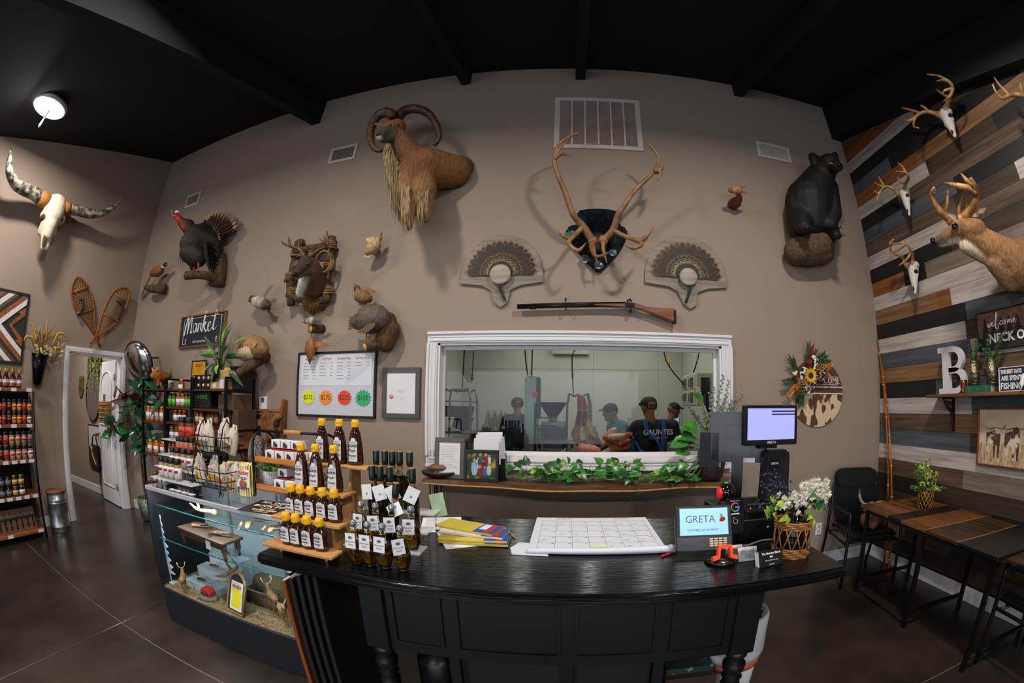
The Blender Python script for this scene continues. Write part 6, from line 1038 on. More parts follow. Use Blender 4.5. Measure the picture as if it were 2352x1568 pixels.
# ================================================================ glass display case
X0, X1, YA, YC, ZT = -2.757,-1.31,1.51,2.03,.974; NV = mat('#131922', .45, var=.12, scale=(3,3,30)); ALU = mat('#b9bac0', .35,.3, var=.05); WINT = mat('#b4bcc6', .5, var=.03)
cs = T('display_case', 'glass display case with dark navy base, antlers and knives inside', 'display case', ((X0 + X1) / 2,(YA + YC) / 2,0))
B(NV).b2((X0 + .01, YA + .02,0),(X1 - .01, YC, .24)).ob('base_cabinet', cs); B(NV).b2((X0, YA, .0),(X1, YA + .02,.262)).ob('front_panel', cs, bevel=.003); B(wood('#6b5338', '#94764e', 0,.6)).b2((X0 + .02, YA + .012,.24),(X1 - .02, YC - .02,.268)).ob('deck', cs)
B(mat('#0e1116', .4, var=.1)).b2((X0, YA, .262),(X0 + .016, YC, ZT - .022)).ob('side_panel', cs); B(WINT).b2((X0 + .016, YC - .012,.268),(X1 - .016, YC, ZT - .022)).ob('back_door', cs); B(WINT).b2((X0 + .9, YC - .022,.268),(X1 - .016, YC - .013, ZT - .03)).ob('back_door', cs)
B(NV).b2((X1 - .016, YA, .262),(X1, YA + .016, ZT - .022)).ob('corner_post', cs); B(NV).b2((X1 - .016, YC - .016,.262),(X1, YC, ZT - .022)).ob('corner_post', cs); B(pane('#fbfdfd', .5)).b2((X1 - .008, YA + .016,.262),(X1 - .003, YC - .016, ZT - .022)).ob('side_pane', cs)
B(pane('#fcfefe', .45)).b2((X0 + .016, YA + .004,.262),(X1 - .016, YA + .009, ZT - .022)).ob('front_pane', cs); B(pane('#fafdfd', 1.)).b2((X0 + .012, YA + .012, ZT - .008),(X1 - .012, YC - .012, ZT - .001)).ob('top_pane', cs)
for a, c in (((X0, YA - .002),(X1, YA + .014)),((X0, YC - .014),(X1, YC)),((X0, YA + .014),(X0 + .014, YC - .014)),((X1 - .014, YA + .014),(X1, YC - .014))): B(ALU).b2((*a, ZT - .026),(*c, ZT)).ob('top_rim', cs, bevel=.002)
SZ = (.845,.617)
for z, sh in ((SZ[0],[(X0 + .03, X1 - .03)]),(SZ[1],[(X0 + .03,-2.06),(-2.05, X1 - .03)])):
    for a, c in sh:
        B(pane('#f6fbfa', .8)).b2((a, YA + .05, z - .007),(c, YC - .06 if a < -2.1 else YC - .03, z)).ob('glass_shelf', cs); b = B(mat('#3f8a86', .2, var=0, trans=.3)); b.b2((a, YA + .048, z - .007),(c, YA + .0505, z)); b.ob('shelf_edge', cs)
for x in (X0 + .35,-1.9,-1.55): B(ALU).b2((x - .01, YC - .03,.27),(x + .01, YC - .022, ZT - .03)).ob('standard', cs)
area('case_lamp_light', ((X0 + X1) / 2, YA + .06, ZT - .03),(math.radians(-25),0,0),1.2,.03,14,(.86,.94,1))
B(mat('#dfe6ee', .4, var=0, emit=2.)).b2((X0 + .1, YA + .028, ZT - .03),(X1 - .1, YA + .046, ZT - .0265)).ob('light_strip', cs)
def cz(px, py, y): return pt(px, py, 1, y)
# dry-grass mat
b = B(mat('#6a6452', .9, col2='#a39574', scale=(30,30,30)));
for i in range(2600):
    x, y = RN.uniform(X0 + .03, X1 - .03), RN.uniform(YA + .015, YC - .05); a = RN.uniform(0,6.28); l = RN.uniform(.02,.05); d = V((math.cos(a) * l, math.sin(a) * l, RN.uniform(.004,.028))); p = V((x, y, .268)); s = V((-d.y, d.x, 0)).normalized() * .0022; b.add([p - s, p + s, p + d],[(0,1,2)])
tag(b.ob('grass_mat', None), 'dry grass mat covering the floor of the glass case', 'grass', kind='stuff')
# white cut-out trees
def cut_tree(label, px, y, H):
    p = V((cz(px, 1350, y).x, y, .269)); t = T('tree_cutout', label, 'ornament', p, 0, 'white tree cut-outs'); m = mat('#aebccb', .5, var=.03); b = B(m); P = []; n = 9
    for i in range(n): f = i / n; r = H * .17 * (1 - f) + .006; z = H * .14 + H * .86 * f; P += [(r * RN.uniform(.75,1.1), z),(r * .3, z + H * .045)]
    P = [(.012,0)] + [(.012, H * .13)] + P + [(0, H)]; P = P + [(-x * RN.uniform(.85,1.1), z) for x, z in P[::-1][1:]]; b.prism(P, .008, frame(p, (1,0,.0),(0,0,1))); b.ob('silhouette', t); B(m).b2(tuple(p + V((-.06,-.03,0))), tuple(p + V((.06,.02,.006)))).ob('foot', t)
cut_tree('white tree cut-out against the dark side of the case', 398,1.6,.52); cut_tree('white tree cut-out at the counter end of the case', 707,1.545,.36)
# antler pieces
def shed(label, loc, pts, tines, r=.016, off=None):
    t = T('shed_antler', label, 'antler', loc); antler(t, pts, tines, r, mat('#6b5236', .5, col2='#a08a66', scale=(16,16,8), bump=.2)); return t
z = SZ[0] + .022; P = lambda px, py, zz: zp(px, py, zz)
shed('forked shed antler on the upper glass shelf', P(470,1172, SZ[0]),[P(493,1176, z), P(475,1173, z), P(455,1170, z + .01), P(442,1160, z + .02), P(436,1155, z + .03)],[(2,[P(456,1160, z + .03), P(451,1155, z + .04)],.012)])
t = shed('grey moose-like shed antler leaning behind the arched sign', cz(520,1345,1.75),[cz(545,1325,1.72) + V((0,0,-.01)), cz(532,1310,1.74), cz(520,1292,1.78), cz(512,1275,1.82)],[(1,[cz(512,1322,1.72), cz(492,1322,1.72)],.014),(1,[cz(545,1300,1.76), cz(525,1275,1.82)],.013),(0,[cz(520,1335,1.68), cz(496,1333,1.66)],.014),(0,[cz(553,1320,1.74), cz(560,1305,1.78)],.012)],.018)
shed('long antler tine curling up at the counter end of the case', cz(690,1400,1.62),[cz(700,1440,1.6), cz(692,1400,1.6), cz(690,1370,1.62), cz(696,1345,1.64)],[(1,[cz(680,1380,1.66), cz(674,1345,1.7)],.01)],.012)
# turned-leg riser with knives
zb = SZ[1]; tt = .735; Q = [zp(x, y, tt) for x, y in ((406,1208),(510,1249),(566,1232),(470,1190))]; cx = sum(Q, V()) / 4; uu = (Q[1] - Q[0]); Lb = uu.length; uu.normalize(); vv = V((-uu.y, uu.x, 0)); t = T('wooden_riser', 'small dark wooden table with turned legs inside the case, showing knives', 'stand', V((cx.x, cx.y, zb))); F = Mx((uu, vv, V((0,0,1)))).transposed().to_4x4(); F.translation = Q[0] - V((0,0, tt)); RW_ = .17
RM = wood('#2c1d14', '#4a3324', 0,.5); b = B(RM); b.M = F; b.b2((0,0, tt - .018),(Lb, RW_, tt)); b.ob('top', t, bevel=.003); b = B(RM); b.M = F; b.b2((.015,.012, tt - .05),(Lb - .015,.024, tt - .018)); b.ob('apron', t)
for x in (.03, Lb - .03):
    for y in (.03, RW_ - .03): b = B(RM); b.M = F; b.lathe([(.008, zb - .0),(.012, zb + .015),(.008, zb + .022),(.02, zb + .06),(.016, zb + .072),(.02, tt - .018)],(x, y, 0),12); b.ob('leg', t)
b = B(LW); b.M = F; b.b2((Lb * .62,.0105, tt - .075),(Lb * .72,.0118, tt - .02)); b.ob('price_tag', t)
def knife(label, loc, rz, L=.17, hm=None, sheath=None, tilt=0.):
    M = Mx.Translation(loc) @ Mx.Rotation(rz, 4, 'Z'); t = T('knife', label, 'knife', loc, 0, 'knives in the glass case'); b = B(hm or mat('#4a2a16', .4, col2='#8a5a34', scale=(40,40,40))); b.M = M; b.tube([(0,0,.012),(L * .25,.004,.013),(L * .48,0,.012)],[.009,.011,.008],8, flat=.7, sub=3); b.ob('handle', t); b = B(CHROME); b.M = M; b.prism([(L * .48,-.009),(L * .9,-.008),(L, .006),(L * .85,.01),(L * .48,.009)],.003, Mx.Translation((0,0,.011))); b.ob('blade', t); b = B(mat('#a88a4a', .3,.9)); b.M = M; b.b2((L * .465,-.012,.006),(L * .485,.012,.019)); b.ob('guard', t)
    if sheath: b = B(mat(sheath, .6, var=.25, bump=.3)); b.M = M @ Mx.Translation((-.02,.045,0)); b.prism([(0,-.02),(.1,-.014),(.13,0),(.1,.014),(0,.02)],.016); b.ob('sheath', t, bevel=.004)
    return t
top_ = lambda u, v: F @ V((u * Lb, v * RW_, tt + .001))
knife('bone-handled knife beside its sheath, left end of the riser', top_(.2,.35),.5,.15, None, '#4a2f1c'); knife('red-handled knife in the middle of the riser', top_(.56,.75),-1.1,.14, mat('#6a1f18', .35)); knife('dark knife with curved grip, right end of the riser', top_(.68,.35),.3,.15, mat('#15120f', .3), '#54401f')
for k, (px, py, c, rz) in enumerate(((555,1205, '#5a4026', -.9),(585,1198, '#3a2a1c', .3),(612,1212, '#6a4a2c', -1.1),(628,1220, '#2c2018', .8))): knife(['antler-handled knife on the upper glass shelf, furthest from the honey', 'wide dark sheathed knife on the upper shelf near the price card', 'amber-handled knife on the upper shelf near the honey', 'knife in a black sheath on the upper shelf under the honey stand'][k], zp(px, py, SZ[0]), rz, .15, mat(c, .5, var=.3, bump=.3), c)
# clear steps with three more knives
for k, (x0, y0, z) in enumerate(((-2.52,1.84,.46),(-2.56,1.74,.385),(-2.6,1.63,.31))):
    t = T('clear_step', '%s clear acrylic step with a knife, left floor of the case' % ('tallest', 'middle', 'lowest')[k], 'stand', (x0 + .18, y0 + .05,.269),0, 'clear knife steps'); m = mat('#c6d2dc', .15, var=0, alpha=.55); B(m).b2((x0, y0, z),(x0 + .36, y0 + .1, z + .006)).ob('tread', t); B(m).b2((x0, y0,.269),(x0 + .36, y0 + .005, z)).ob('riser_front', t); B(m).b2((x0 + .355, y0 + .005,.269),(x0 + .36, y0 + .1, z)).ob('riser_side', t); knife('knife lying on the %s clear step' % ('tallest', 'middle', 'lowest')[k],(x0 + .1, y0 + .05, z + .0065),.1,.17, mat(['#1a1512', '#7a2f1c', '#4a2014'][k],.35, coat=.4))
# little deer, red camp set, arched notice, cradle and driftwood
def mini_deer(label, p, rz=0., s=1.):
    p = V(p); t = T('deer_figurine', label, 'figurine', p, 0, 'little deer figurines'); R_ = Mx.Rotation(rz, 3, 'Z'); q = lambda x, y, z: p + R_ @ V((x * s, y * s, z * s)); c = '#8f6a48'
    blob([(q(-.045,0,.075),.022, q(.04,0,.08),.022, c),(q(.04,0,.085),.016, q(.065,0,.125),.011, c),(q(.065,0,.128),.013, q(.09,0,.118),.007, '#a07a58')] + [(q(x, y, .07),.009, q(x, y, .006),.005, c) for x in (-.04,.035) for y in (-.012,.012)], 'body', t, FUR, .0045 * s, 2)
    for y in (-1,1): b = B(BONE); b.tube([q(.06, y * .008,.135), q(.05, y * .03,.16), q(.065, y * .035,.185)],.003 * s, 5, sub=3); b.tube([q(.05, y * .03,.16), q(.075, y * .028,.175)],.002 * s, 4); b.ob('antler', t)
mini_deer('little antlered deer figurine by the left tree cut-out', cz(424,1347,1.56),2.4,.85); mini_deer('little deer figurine lying beside the cradle, nearer the counter', cz(652,1420,1.6),-.6,.85); mini_deer('little antlerless-looking deer figurine behind the other near the cradle', cz(632,1395,1.66),2.7,1.)
p = V((cz(478,1368,1.6).x, 1.6,.27)); t = T('camp_diorama', 'small red-roofed camp ornament on a grey base in the grass', 'ornament', p); B(mat('#5f625f', .6, var=.2)).lathe([(.09,0),(.095,.01),(.08,.022)], p, 20, sy=.6).ob('base', t); b = B(LR); b.prism([(-.05,0),(.05,0),(.05,.03),(.035,.052),(-.035,.052),(-.05,.03)],.06, frame(p + V((.01,.03,.022)),(1,0,0),(0,0,1))); b.ob('cabin', t, bevel=.004)
for k in (-1,0,1): B(BLK).ball(p + V((.01 + k * .03,-.032,.04)),.009,6).ob('window', t)
p = V((cz(545,1415,1.56).x, 1.56,.27)); F = frame(p, V((1,-.12,0)),(.3,.35,1)); aw, ah = .17,.25; arch2 = lambda w_, h_: [(-w_ / 2,0),(w_ / 2,0),(w_ / 2, h_ - w_ / 2)] + [(w_ / 2 * math.cos(a), h_ - w_ / 2 + w_ / 2 * math.sin(a)) for a in np.linspace(.1, PI - .1,14)] + [(-w_ / 2, h_ - w_ / 2)]
t = T('arched_notice', 'arched wooden picture stand holding a yellow notice, middle of the case floor', 'notice', p); b = B(mat('#1f262d', .5)); b.prism(arch2(aw, ah),.008, F); b.ob('back', t); b = B(wood('#6a5030', '#94744a', 1,.5)); A1 = arch2(aw, ah); b.tube([F @ V((x, y, .01)) for x, y in A1],.011,6, closed=True); b.ob('frame', t)
b = B(LW); b.M = F; b.b2((-aw * .36,.016,.0085),(aw * .36, ah * .78,.0095)); b.ob('paper', t); YL = mat('#d2c21a', .7, var=.05); b = B(YL); b.prism([(-aw * .27 + RN.uniform(-.01,.01),.03 + k * .011) for k in range(12)] + [(aw * .28 + RN.uniform(-.008,.008),.03 + (11 - k) * .011) for k in range(12)],.0008, at(F, 0,0,.0096)); b.ob('print', t); b = B(YL); b.M = F; b.b2((-aw * .2, ah * .71,.0096),(aw * .2, ah * .73,.0102)); b.ob('print', t); txt('RICKEY', .028, at(F, 0, ah * .645,.0098), mat('#8a3a2a', .6), t, bold=.001)
p = V((cz(610,1395,1.75).x, 1.76,.27)); t = T('wood_cradle', 'rough weathered wooden box with slanted sides on the grass mat', 'box', p); WX = wood('#4a4034', '#6f6450', 0,.8); b = B(WX); b.box(p + V((0,.05,.06)),(.26,.012,.12), rot=Mx.Rotation(-.4,3, 'X')); b.ob('side', t); b = B(WX); b.box(p + V((0,-.05,.06)),(.26,.012,.12), rot=Mx.Rotation(.4,3, 'X')); b.ob('side', t); B(WX).box(p + V((0,0,.008)),(.24,.07,.014)).ob('floor_board', t)
for k in (-1,1): B(WX).box(p + V((k * .125,0,.05)),(.012,.12,.09)).ob('end', t)
p = cz(662,1385,1.85); t = T('hide_roll', 'rolled dark fur hide lying at the back of the case', 'hide', (p.x, 1.86,.27)); blob([(V((p.x - .22,1.86,.35)),.075, V((p.x + .18,1.88,.35)),.07, '#54452f'),(V((p.x - .1,1.78,.32)),.045, V((p.x + .15,1.8,.32)),.04, '#3f3422')], 'hide_body', t, FUR, .014,2)
# ---------------------------------------------------------------- on the glass top
ZT_ = ZT + .001
# clear stepped stand with spice shakers
t = T('acrylic_stand', 'clear stepped acrylic stand of white-labelled spice shakers on the glass top', 'stand', (-2.5,1.72, ZT_)); AC = pane('#e9edf0', .9); TIER = [(1.60,1.03),(1.69,1.085),(1.775,1.15),(1.85,1.25)]; XS = (pt(358,1100,1,1.6).x, pt(452,1100,1,1.6).x)
for y, z in TIER:
    B(mat('#d8dce2', .2, var=0, alpha=.6)).b2((XS[0] + (y - 1.6) * -.9, y - .045, z - .008),(XS[1] + (y - 1.6) * -.9, y + .04, z - .001)).ob('tread', t)
    for k in range(4): x = XS[0] + .015 + (XS[1] - XS[0] - .03) * k / 3 + (y - 1.6) * -.9; B(AC).cyl((x, y - .035, ZT_),(x, y - .035, z - .008),.007, n=8).ob('leg', t)
pr = None; ROWS_ = [((372,383,394,407),0, LW, '#8a6a48'),((398,409,423,437),1, LW, '#7a6a58'),((413,421,431,443),2, LR, '#8a3a1c')]; it = []
for px, k, m, f in ROWS_:
    for i, x in enumerate(px): it.append((V((pt(x, 1050,1, TIER[k][0]).x, TIER[k][0], TIER[k][1])), '%s shaker, %s from the door, %s tier of the clear stand' % ('red-labelled' if k == 2 else 'white-labelled', ORD[i],('front', 'second', 'third')[k]), {LW: m}))
rowcopy(lambda l, s: spice(l, s, 'shakers on the clear stand', '#8f7350', .135,.026), it)
it = [(V((pt(x, 1000,1,1.85).x, 1.85, TIER[3][1])), 'large red-labelled rub shaker, %s of the pair on the highest tier' % ('left' if i == 0 else 'right'), {LW: LR}) for i, x in enumerate((420.5,437))]; rowcopy(lambda l, s: spice(l, s, 'large shakers on the clear stand', '#5a2a18', .165,.034),[(a, b_, None) for a, b_, c in it])
for o in list(bpy.data.objects):
    if o.get('group') == 'large shakers on the clear stand':
        for ch in KIDS[o]:
            if ch.name.startswith('label') and 'band' not in ch.name: ch.material_slots[0].link = 'OBJECT'; ch.material_slots[0].material = mat('#b5371c', .6, var=.05)
for k in range(4): x = -2.46 + k * .075; tg = T('shelf_tag', 'small white price tag on the glass edge, %s from the door' % ORD[k], 'price tag', (x, 1.55, ZT_),0, 'price tags on the glass'); B(LW).box((x, 1.56, ZT_ + .002),(.055,.03,.002)).ob('card', tg)
# two-tier wire basket with flour bags
bx, by = -2.15,1.74; t = T('wire_basket', 'two-tier dark wire basket of cloth flour bags on the glass top', 'basket', (bx, by, ZT_)); WI = mat('#1c1613', .5,.6, var=.1); TZ_ = (1.02,1.22); bwid, bdep = (.4,.34),(.24,.2)
for k in range(2):
    b = B(WI); w2, d2 = bwid[k] / 2, bdep[k] / 2; z0 = TZ_[k]; hh = .09
    for f, z in ((.86, z0),(.93, z0 + hh * .5),(1., z0 + hh)): b.tube([(bx + sx * w2 * f, by + sy * d2 * f, z + (.012 if f == 1. else 0)) for sx, sy in ((-1,-1),(-.3,-1.08),(.3,-1.08),(1,-1),(1,1),(-1,1))],.0032,5, closed=True)
    for i in range(9): f = -1 + 2 * i / 8; b.tube([(bx + f * w2, by - d2, z0 + hh),(bx + f * w2 * .86, by - d2 * .86, z0),(bx + f * w2 * .86, by + d2 * .86, z0),(bx + f * w2, by + d2, z0 + hh)],.0022,4)
    for i in range(5): f = -1 + 2 * i / 4; b.tube([(bx - w2, by + f * d2, z0 + hh),(bx - w2 * .86, by + f * d2 * .86, z0),(bx + w2 * .86, by + f * d2 * .86, z0),(bx + w2, by + f * d2, z0 + hh)],.0022,4)
    b.ob('basket', t, kind='stuff')
for sx in (-1,1):
    b = B(WI); b.tube([(bx + sx * .14, by - .13, ZT_ + .004),(bx + sx * .15, by - .12,1.03),(bx + sx * .13, by - .1,1.2),(bx + sx * .12, by - .02,1.42),(bx + sx * .12, by + .1,1.2),(bx + sx * .15, by + .12, ZT_ + .004)],.004,6, sub=3); b.ob('upright', t)
    b = B(WI); b.tube([(bx + sx * .16 + .03 * f * math.cos(a), by - .13, ZT_ + .034 + .028 * f * math.sin(a)) for a, f in zip(np.linspace(-1.6,7,14), np.linspace(1,.3,14))],.003,5); b.ob('scroll_foot', t)
CLO = mat('#bdb2a2', .85, var=.06, bump=.2, bscale=(80,80,80))
def bag(label, p, w_, h_, col, tx, rz=0., tilt=.1, group='cloth flour bags'):
    p = V(p); t = T('flour_bag', label, 'bag', p, 0, group); M = Mx.Translation(p) @ Mx.Rotation(rz, 4, 'Z') @ Mx.Rotation(tilt, 4, 'Y'); b = B(CLO); b.M = M; k = [(1,.0),(1.02,.1),(1,.6),(.7,.82),(.3,.92),(.34,1.)]; b.lathe([(w_ / 2 * a, h_ * c) for a, c in k],(0,0,0),14, sy=.6); b.ob('sack', t); b = B(CLO); b.M = M; b.tube([(0,0, h_ * .93),(.03,-.01, h_ * 1.04),(.055,-.02, h_ * .95),(.06,-.025, h_ * .8)],.005,6, sub=3); b.ob('tie_cord', t)
    F = M @ frame((0,-w_ * .31, h_ * .36),(1,0,0),(0,0,1)); b = B(mat('#c9c0b2', .8, var=.02)); b.M = F; b.b2((-w_ * .3,-h_ * .28,0),(w_ * .3, h_ * .26,.002)); b.ob('label', t); b = B(mat(col, .7, var=.05)); b.M = F; b.b2((-w_ * .29,-h_ * .27,.002),(w_ * .29,-h_ * .02,.003)); b.ob('label_print', t); txt(tx, w_ * .2, at(F, 0, h_ * .14,.003), REDI, t, sx=.8); return t
for i, (x, y, h_, c, s, rz, tl, lb) in enumerate(((-.16,.0,.21, '#a8551c', 'MEAL', .1,-.1, 'orange-printed flour bag, door end of the upper basket'),(-.06,-.03,.22, '#5a6a6c', 'CORN', 0,.04, 'flour bag with grey mill print, front middle of the upper basket'),(.0,.05,.23, '#8a8a80', 'GRITS', .1,.1, 'flour bag with cord loop, back middle of the upper basket'),(.13,.0,.2, '#7a4a34', 'MIX', -.1,.3, 'flour bag with brown print leaning at the pecan end of the upper basket'))): bag(lb, (bx + x, by + y, TZ_[1] + .006),.1, h_ * .88, c, s, rz, tl)
for i, (x, y, h_, c, s, tl, lb) in enumerate(((-.15,-.04,.2, '#c8961c', 'MEAL', -.05, 'yellow-printed flour bag, door end of the lower basket'),(-.05,.0,.19, '#b08a1c', 'FLOUR', .05, 'flour bag with gold and black label, second in the lower basket'),(.05,-.02,.16, '#a8501c', 'MIX', .25, 'squat flour bag with orange print, third in the lower basket'),(.14,.0,.17, '#c07a2c', 'GRITS', .3, 'flour bag with green-edged print, pecan end of the lower basket'))): bag(lb, (bx + x, by + y, TZ_[0] + .006),.1, h_ * .92, c, s, 0, tl)
# striped pecan bags
def pecan(label, px0, px1, y, hz, tag_c):
    a = pt(px0,1120,1, y); c = pt(px1,1120,1, y); w_ = (c.x - a.x); p = V(((a.x + c.x) / 2, y, ZT_)); t = T('pecan_bag', label, 'bag', p, 0, 'striped pecan bags'); F = frame(p, (1,.12,0),(0,.06,1)); n = 9
    for k in range(n): b = B(mat('#d8b838', .5, var=.03) if k % 2 == 0 else mat('#d6d0c0', .5, var=.03)); b.M = F; x = -w_ / 2 + w_ * k / n; bul = .03 * math.sin(PI * (k + .5) / n) + .012; b.add([(x, 0, bul),(x + w_ / n, 0, bul),(x + w_ / n, hz * .9, bul),(x, hz * .9, bul),(x, hz, .004),(x + w_ / n, hz, .004),(x, 0,-bul),(x + w_ / n, 0,-bul),(x + w_ / n, hz * .9,-bul),(x, hz * .9,-bul)],[(0,1,2,3),(3,2,5,4),(7,6,9,8),(8,9,4,5),(1,0,6,7)]); b.ob('stripe', t)
    G = at(F, 0,0,.045); b = B(mat('#d8d2c4', .6, var=.02)); b.M = G; b.b2((-w_ * .46, hz * .28,-.004),(w_ * .46, hz * .8,0)); b.ob('label', t); txt('Stuckey', w_ * .3, at(G, 0, hz * .7,.001), REDI, t, sx=.85, bold=.001); txt('Pecan', w_ * .3, at(G, 0, hz * .55,.001), INK, t, sx=.9)
    for k in range(6): B(mat('#8a4a1c', .5, var=.2)).ball(G @ V((w_ * RN.uniform(-.3,.3), hz * RN.uniform(.3,.45),.004)),(w_ * .12,.005,.02),8).ob('pecan_print', t)
    b = B(mat(tag_c, .5)); b.prism(ell(w_ * .24, hz * .045,16),.004, at(G, 0, hz * .24,0)); b.ob('badge', t)
pecan('yellow-striped pecan bag with green badge, nearer the wire basket', 526,553,1.8,.19, '#2f8a5a'); pecan('yellow-striped pecan bag with purple badge, against the wooden rack', 555,583,1.77,.2, '#5a3a7a')
# two-tier wooden rack
wx0, wx1, wy = -1.86,-1.32,1.88; ZL = (ZT_ + .045, ZT_ + .21); t = T('tiered_rack', 'two-tier orange wood rack with black arched tube handles on the glass top', 'rack', ((wx0 + wx1) / 2, wy, ZT_)); OWD = wood('#a85f1c', '#c98234', 0,.45)
for k, z in enumerate(ZL): B(OWD).b2((wx0, wy - .09, z),(wx1, wy + .09, z + .008)).ob('tray', t); B(OWD).b2((wx0, wy - .1, z),(wx1, wy - .09, z + .032)).ob('tray_front', t, bevel=.003); B(OWD).b2((wx0, wy + .09, z),(wx1, wy + .1, z + .032)).ob('tray_back', t, bevel=.003)
for x in (wx0 + .012, wx1 - .012): b = B(BLKM); b.tube([(x, wy - .12, ZT_ + .004),(x, wy - .105, ZT_ + .06),(x, wy - .105, ZL[1] + .1),(x, wy - .06, ZL[1] + .17),(x, wy + .02, ZL[1] + .17),(x, wy + .1, ZL[1] + .1),(x, wy + .105, ZT_ + .06),(x, wy + .12, ZT_ + .004)],.008,8, sub=3); b.ob('side_hoop', t)
b = B(BLKM); b.tube([(wx0 + .012, wy - .02, ZL[1] + .178),(wx1 - .012, wy - .02, ZL[1] + .178)],.008,8); b.ob('top_bar', t); B(wood('#9a6a38', '#b98a50', 0,.6)).cyl(((wx0 + wx1) / 2 - .06, wy - .02, ZL[1] + .178),((wx0 + wx1) / 2 + .07, wy - .02, ZL[1] + .178),.014).ob('wood_grip', t)
def gbox(label, p, w_=.075, h_=.062, d_=.075):
    p = V(p); t = T('gift_box', label, 'box', p, 0, 'white gift boxes'); B(mat('#d2d0d4', .5, var=.02)).box(p + V((0,0, h_ / 2 + .008)),(w_, d_, h_ - .016)).ob('carton', t, bevel=.002); B(LR).box(p + V((0,0,.004)),(w_ + .001, d_ + .001,.008)).ob('red_base', t); b = B(mat('#3a2420', .6)); b.prism([(-.02,-.012),(.012,-.016),(.016,.0),(-.01,.018),(-.018,.012)],.001, frame(p + V((0,-d_ / 2 - .0005, h_ * .55)),(1,0,0),(0,0,1))); b.ob('print', t)
for k in range(4): gbox('white gift box, %s from the wire basket, lower layer on the rack' % ORD[k],(wx0 + .12 + k * .08, wy - .03, ZL[1] + .0085))
for k in range(3): gbox('white gift box, %s from the wire basket, upper layer on the rack' % ORD[k],(wx0 + .165 + k * .08, wy - .02, ZL[1] + .0715))
for k, (x, y, z) in enumerate(((.2,-.05,.0085),(.29,-.05,.0085),(.21,-.02,.0715),(.33,.02,.0085))): gbox(['white gift box at the pot side of the lower tray', 'white gift box with two prints, lower tray behind the honey', 'grey-sided gift box stacked on the lower tray', 'white gift box deepest on the lower tray'][k],(wx0 + x, wy + y, ZL[0] + z))
p = V((wx0 + .085, wy - .01, ZL[0] + .0085)); t = T('hex_planter', 'white honeycomb-relief pot of bright green leaves on the lower tray', 'plant', p); B(mat('#c4c2c2', .5, var=.05)).lathe([(.05,0),(.068,.1),(.062,.1),(.055,.05)], p, 24).ob('pot', t)
b = B(mat('#b2b0b2', .5))
for r_ in range(5):
    for k in range(14): a = 2 * PI * (k + .5 * (r_ % 2)) / 14; rr = .052 + .018 * (.12 + .18 * r_); b.tube([p + V((rr * math.cos(a), rr * math.sin(a),.012 + .018 * r_)) + V((-math.sin(a) * .011 * math.cos(u), math.cos(a) * .011 * math.cos(u),.009 * math.sin(u))) for u in np.linspace(0,2 * PI, 7)[:-1]],.0014,4, closed=True)
b.ob('hex_relief', t, kind='stuff'); bushy(t, 'leaf_sprig', p + V((0,0,.09)),(.11,.09,.09),200,.036,[LEAFB, mat('#5a9a3a', .45)],14)
p = V((wx0 + .4, wy + .03, ZL[0] + .0085)); t = T('trailing_greens', 'small trailing green plant at the back of the lower tray', 'plant', p); B(BLK).lathe([(.03,0),(.04,.05),(.034,.05)], p, 12).ob('pot', t); bushy(t, 'leaf_sprig', p + V((0,0,.045)),(.14,.05,.06),120,.03,[LEAF, LEAFB],10)
p = V((-1.42,1.87, ZL[1] + .0085)); t = T('white_crock', 'white lidded crock at the far end of the rack behind honey', 'crock', p); CK = mat('#c8c6c8', .3, var=.03); B(CK).lathe([(.032,0),(.04,.01),(.04,.06),(.034,.066),(.03,.066),(.03,.03)], p, 18).ob('body', t); b = B(CK); b.tube([p + V((.04,0,.05)), p + V((.062,0,.045)), p + V((.06,0,.02)), p + V((.038,0,.015))],.005,6, sub=3); b.ob('handle', t)
# black flyer lying on the glass
a, c, e = zp(540,1167, ZT_), zp(646,1152, ZT_), zp(596,1181, ZT_); d = (e - a); F = frame((a + c + e - a) / 2 + V((0,0,.001)), V((1,.15,0)), V((-.15,1,0))); t = T('flyer', 'black flyer with white and orange headings lying on the glass top', 'flyer', F.translation); b = B(mat('#141313', .4)); b.M = F; b.b2((-.15,-.12,0),(.15,.12,.0015)); b.ob('sheet', t)
for k, (s, z, h_, m) in enumerate((('ALL THINGS', .085,.042, WHT),('WILD', .05,.03, LGO),('BUCK POT', .01,.05, WHT),('RAFFLE', -.035,.03, LGO),('ENTER HERE', -.07,.028, WHT),('WINNER', -.1,.024, LGO))): txt(s, h_, at(F, 0, z, .0016), m, t, bold=.001, ext=.0003)
# ================================================================ black counter
CZ = .95; CX0, CX1, CY0, CY1 = -1.212,1.04,1.118,1.965; CT = mat('#060708', .14, col2='#0e0f12', scale=(3,90,90), bump=.22, bscale=(5,120,120)); CP = mat('#0d0e11', .38, var=.1)
ct = T('sales_counter', 'glossy black sales counter with turned legs and panelled front', 'counter', (-.08,1.54,0)); B(CT).b2((CX0, CY0, CZ - .045),(CX1, CY1, CZ)).ob('top', ct, bevel=.012, seg=3)
LX0, LX1 = -.72,.66
for x in (LX0, LX1):
    for y in (CY0 + .12, CY1 - .12):
        b = B(CP); b.b2((x - .05, y - .05,.60),(x + .05, y + .05, CZ - .045)); b.ob('leg_block', ct, bevel=.004); b = B(CP); b.lathe([(.022,0),(.03,.05),(.036,.3),(.042,.42),(.03,.44),(.044,.46),(.03,.475),(.045,.5),(.048,.53),(.03,.555),(.046,.575),(.04,.6)],(x, y, 0),18); b.ob('leg', ct)
for y in (CY0 + .1, CY1 - .1): B(CP).b2((LX0 + .05, y - .012,.6),(LX1 - .05, y + .012, CZ - .045)).ob('apron', ct)
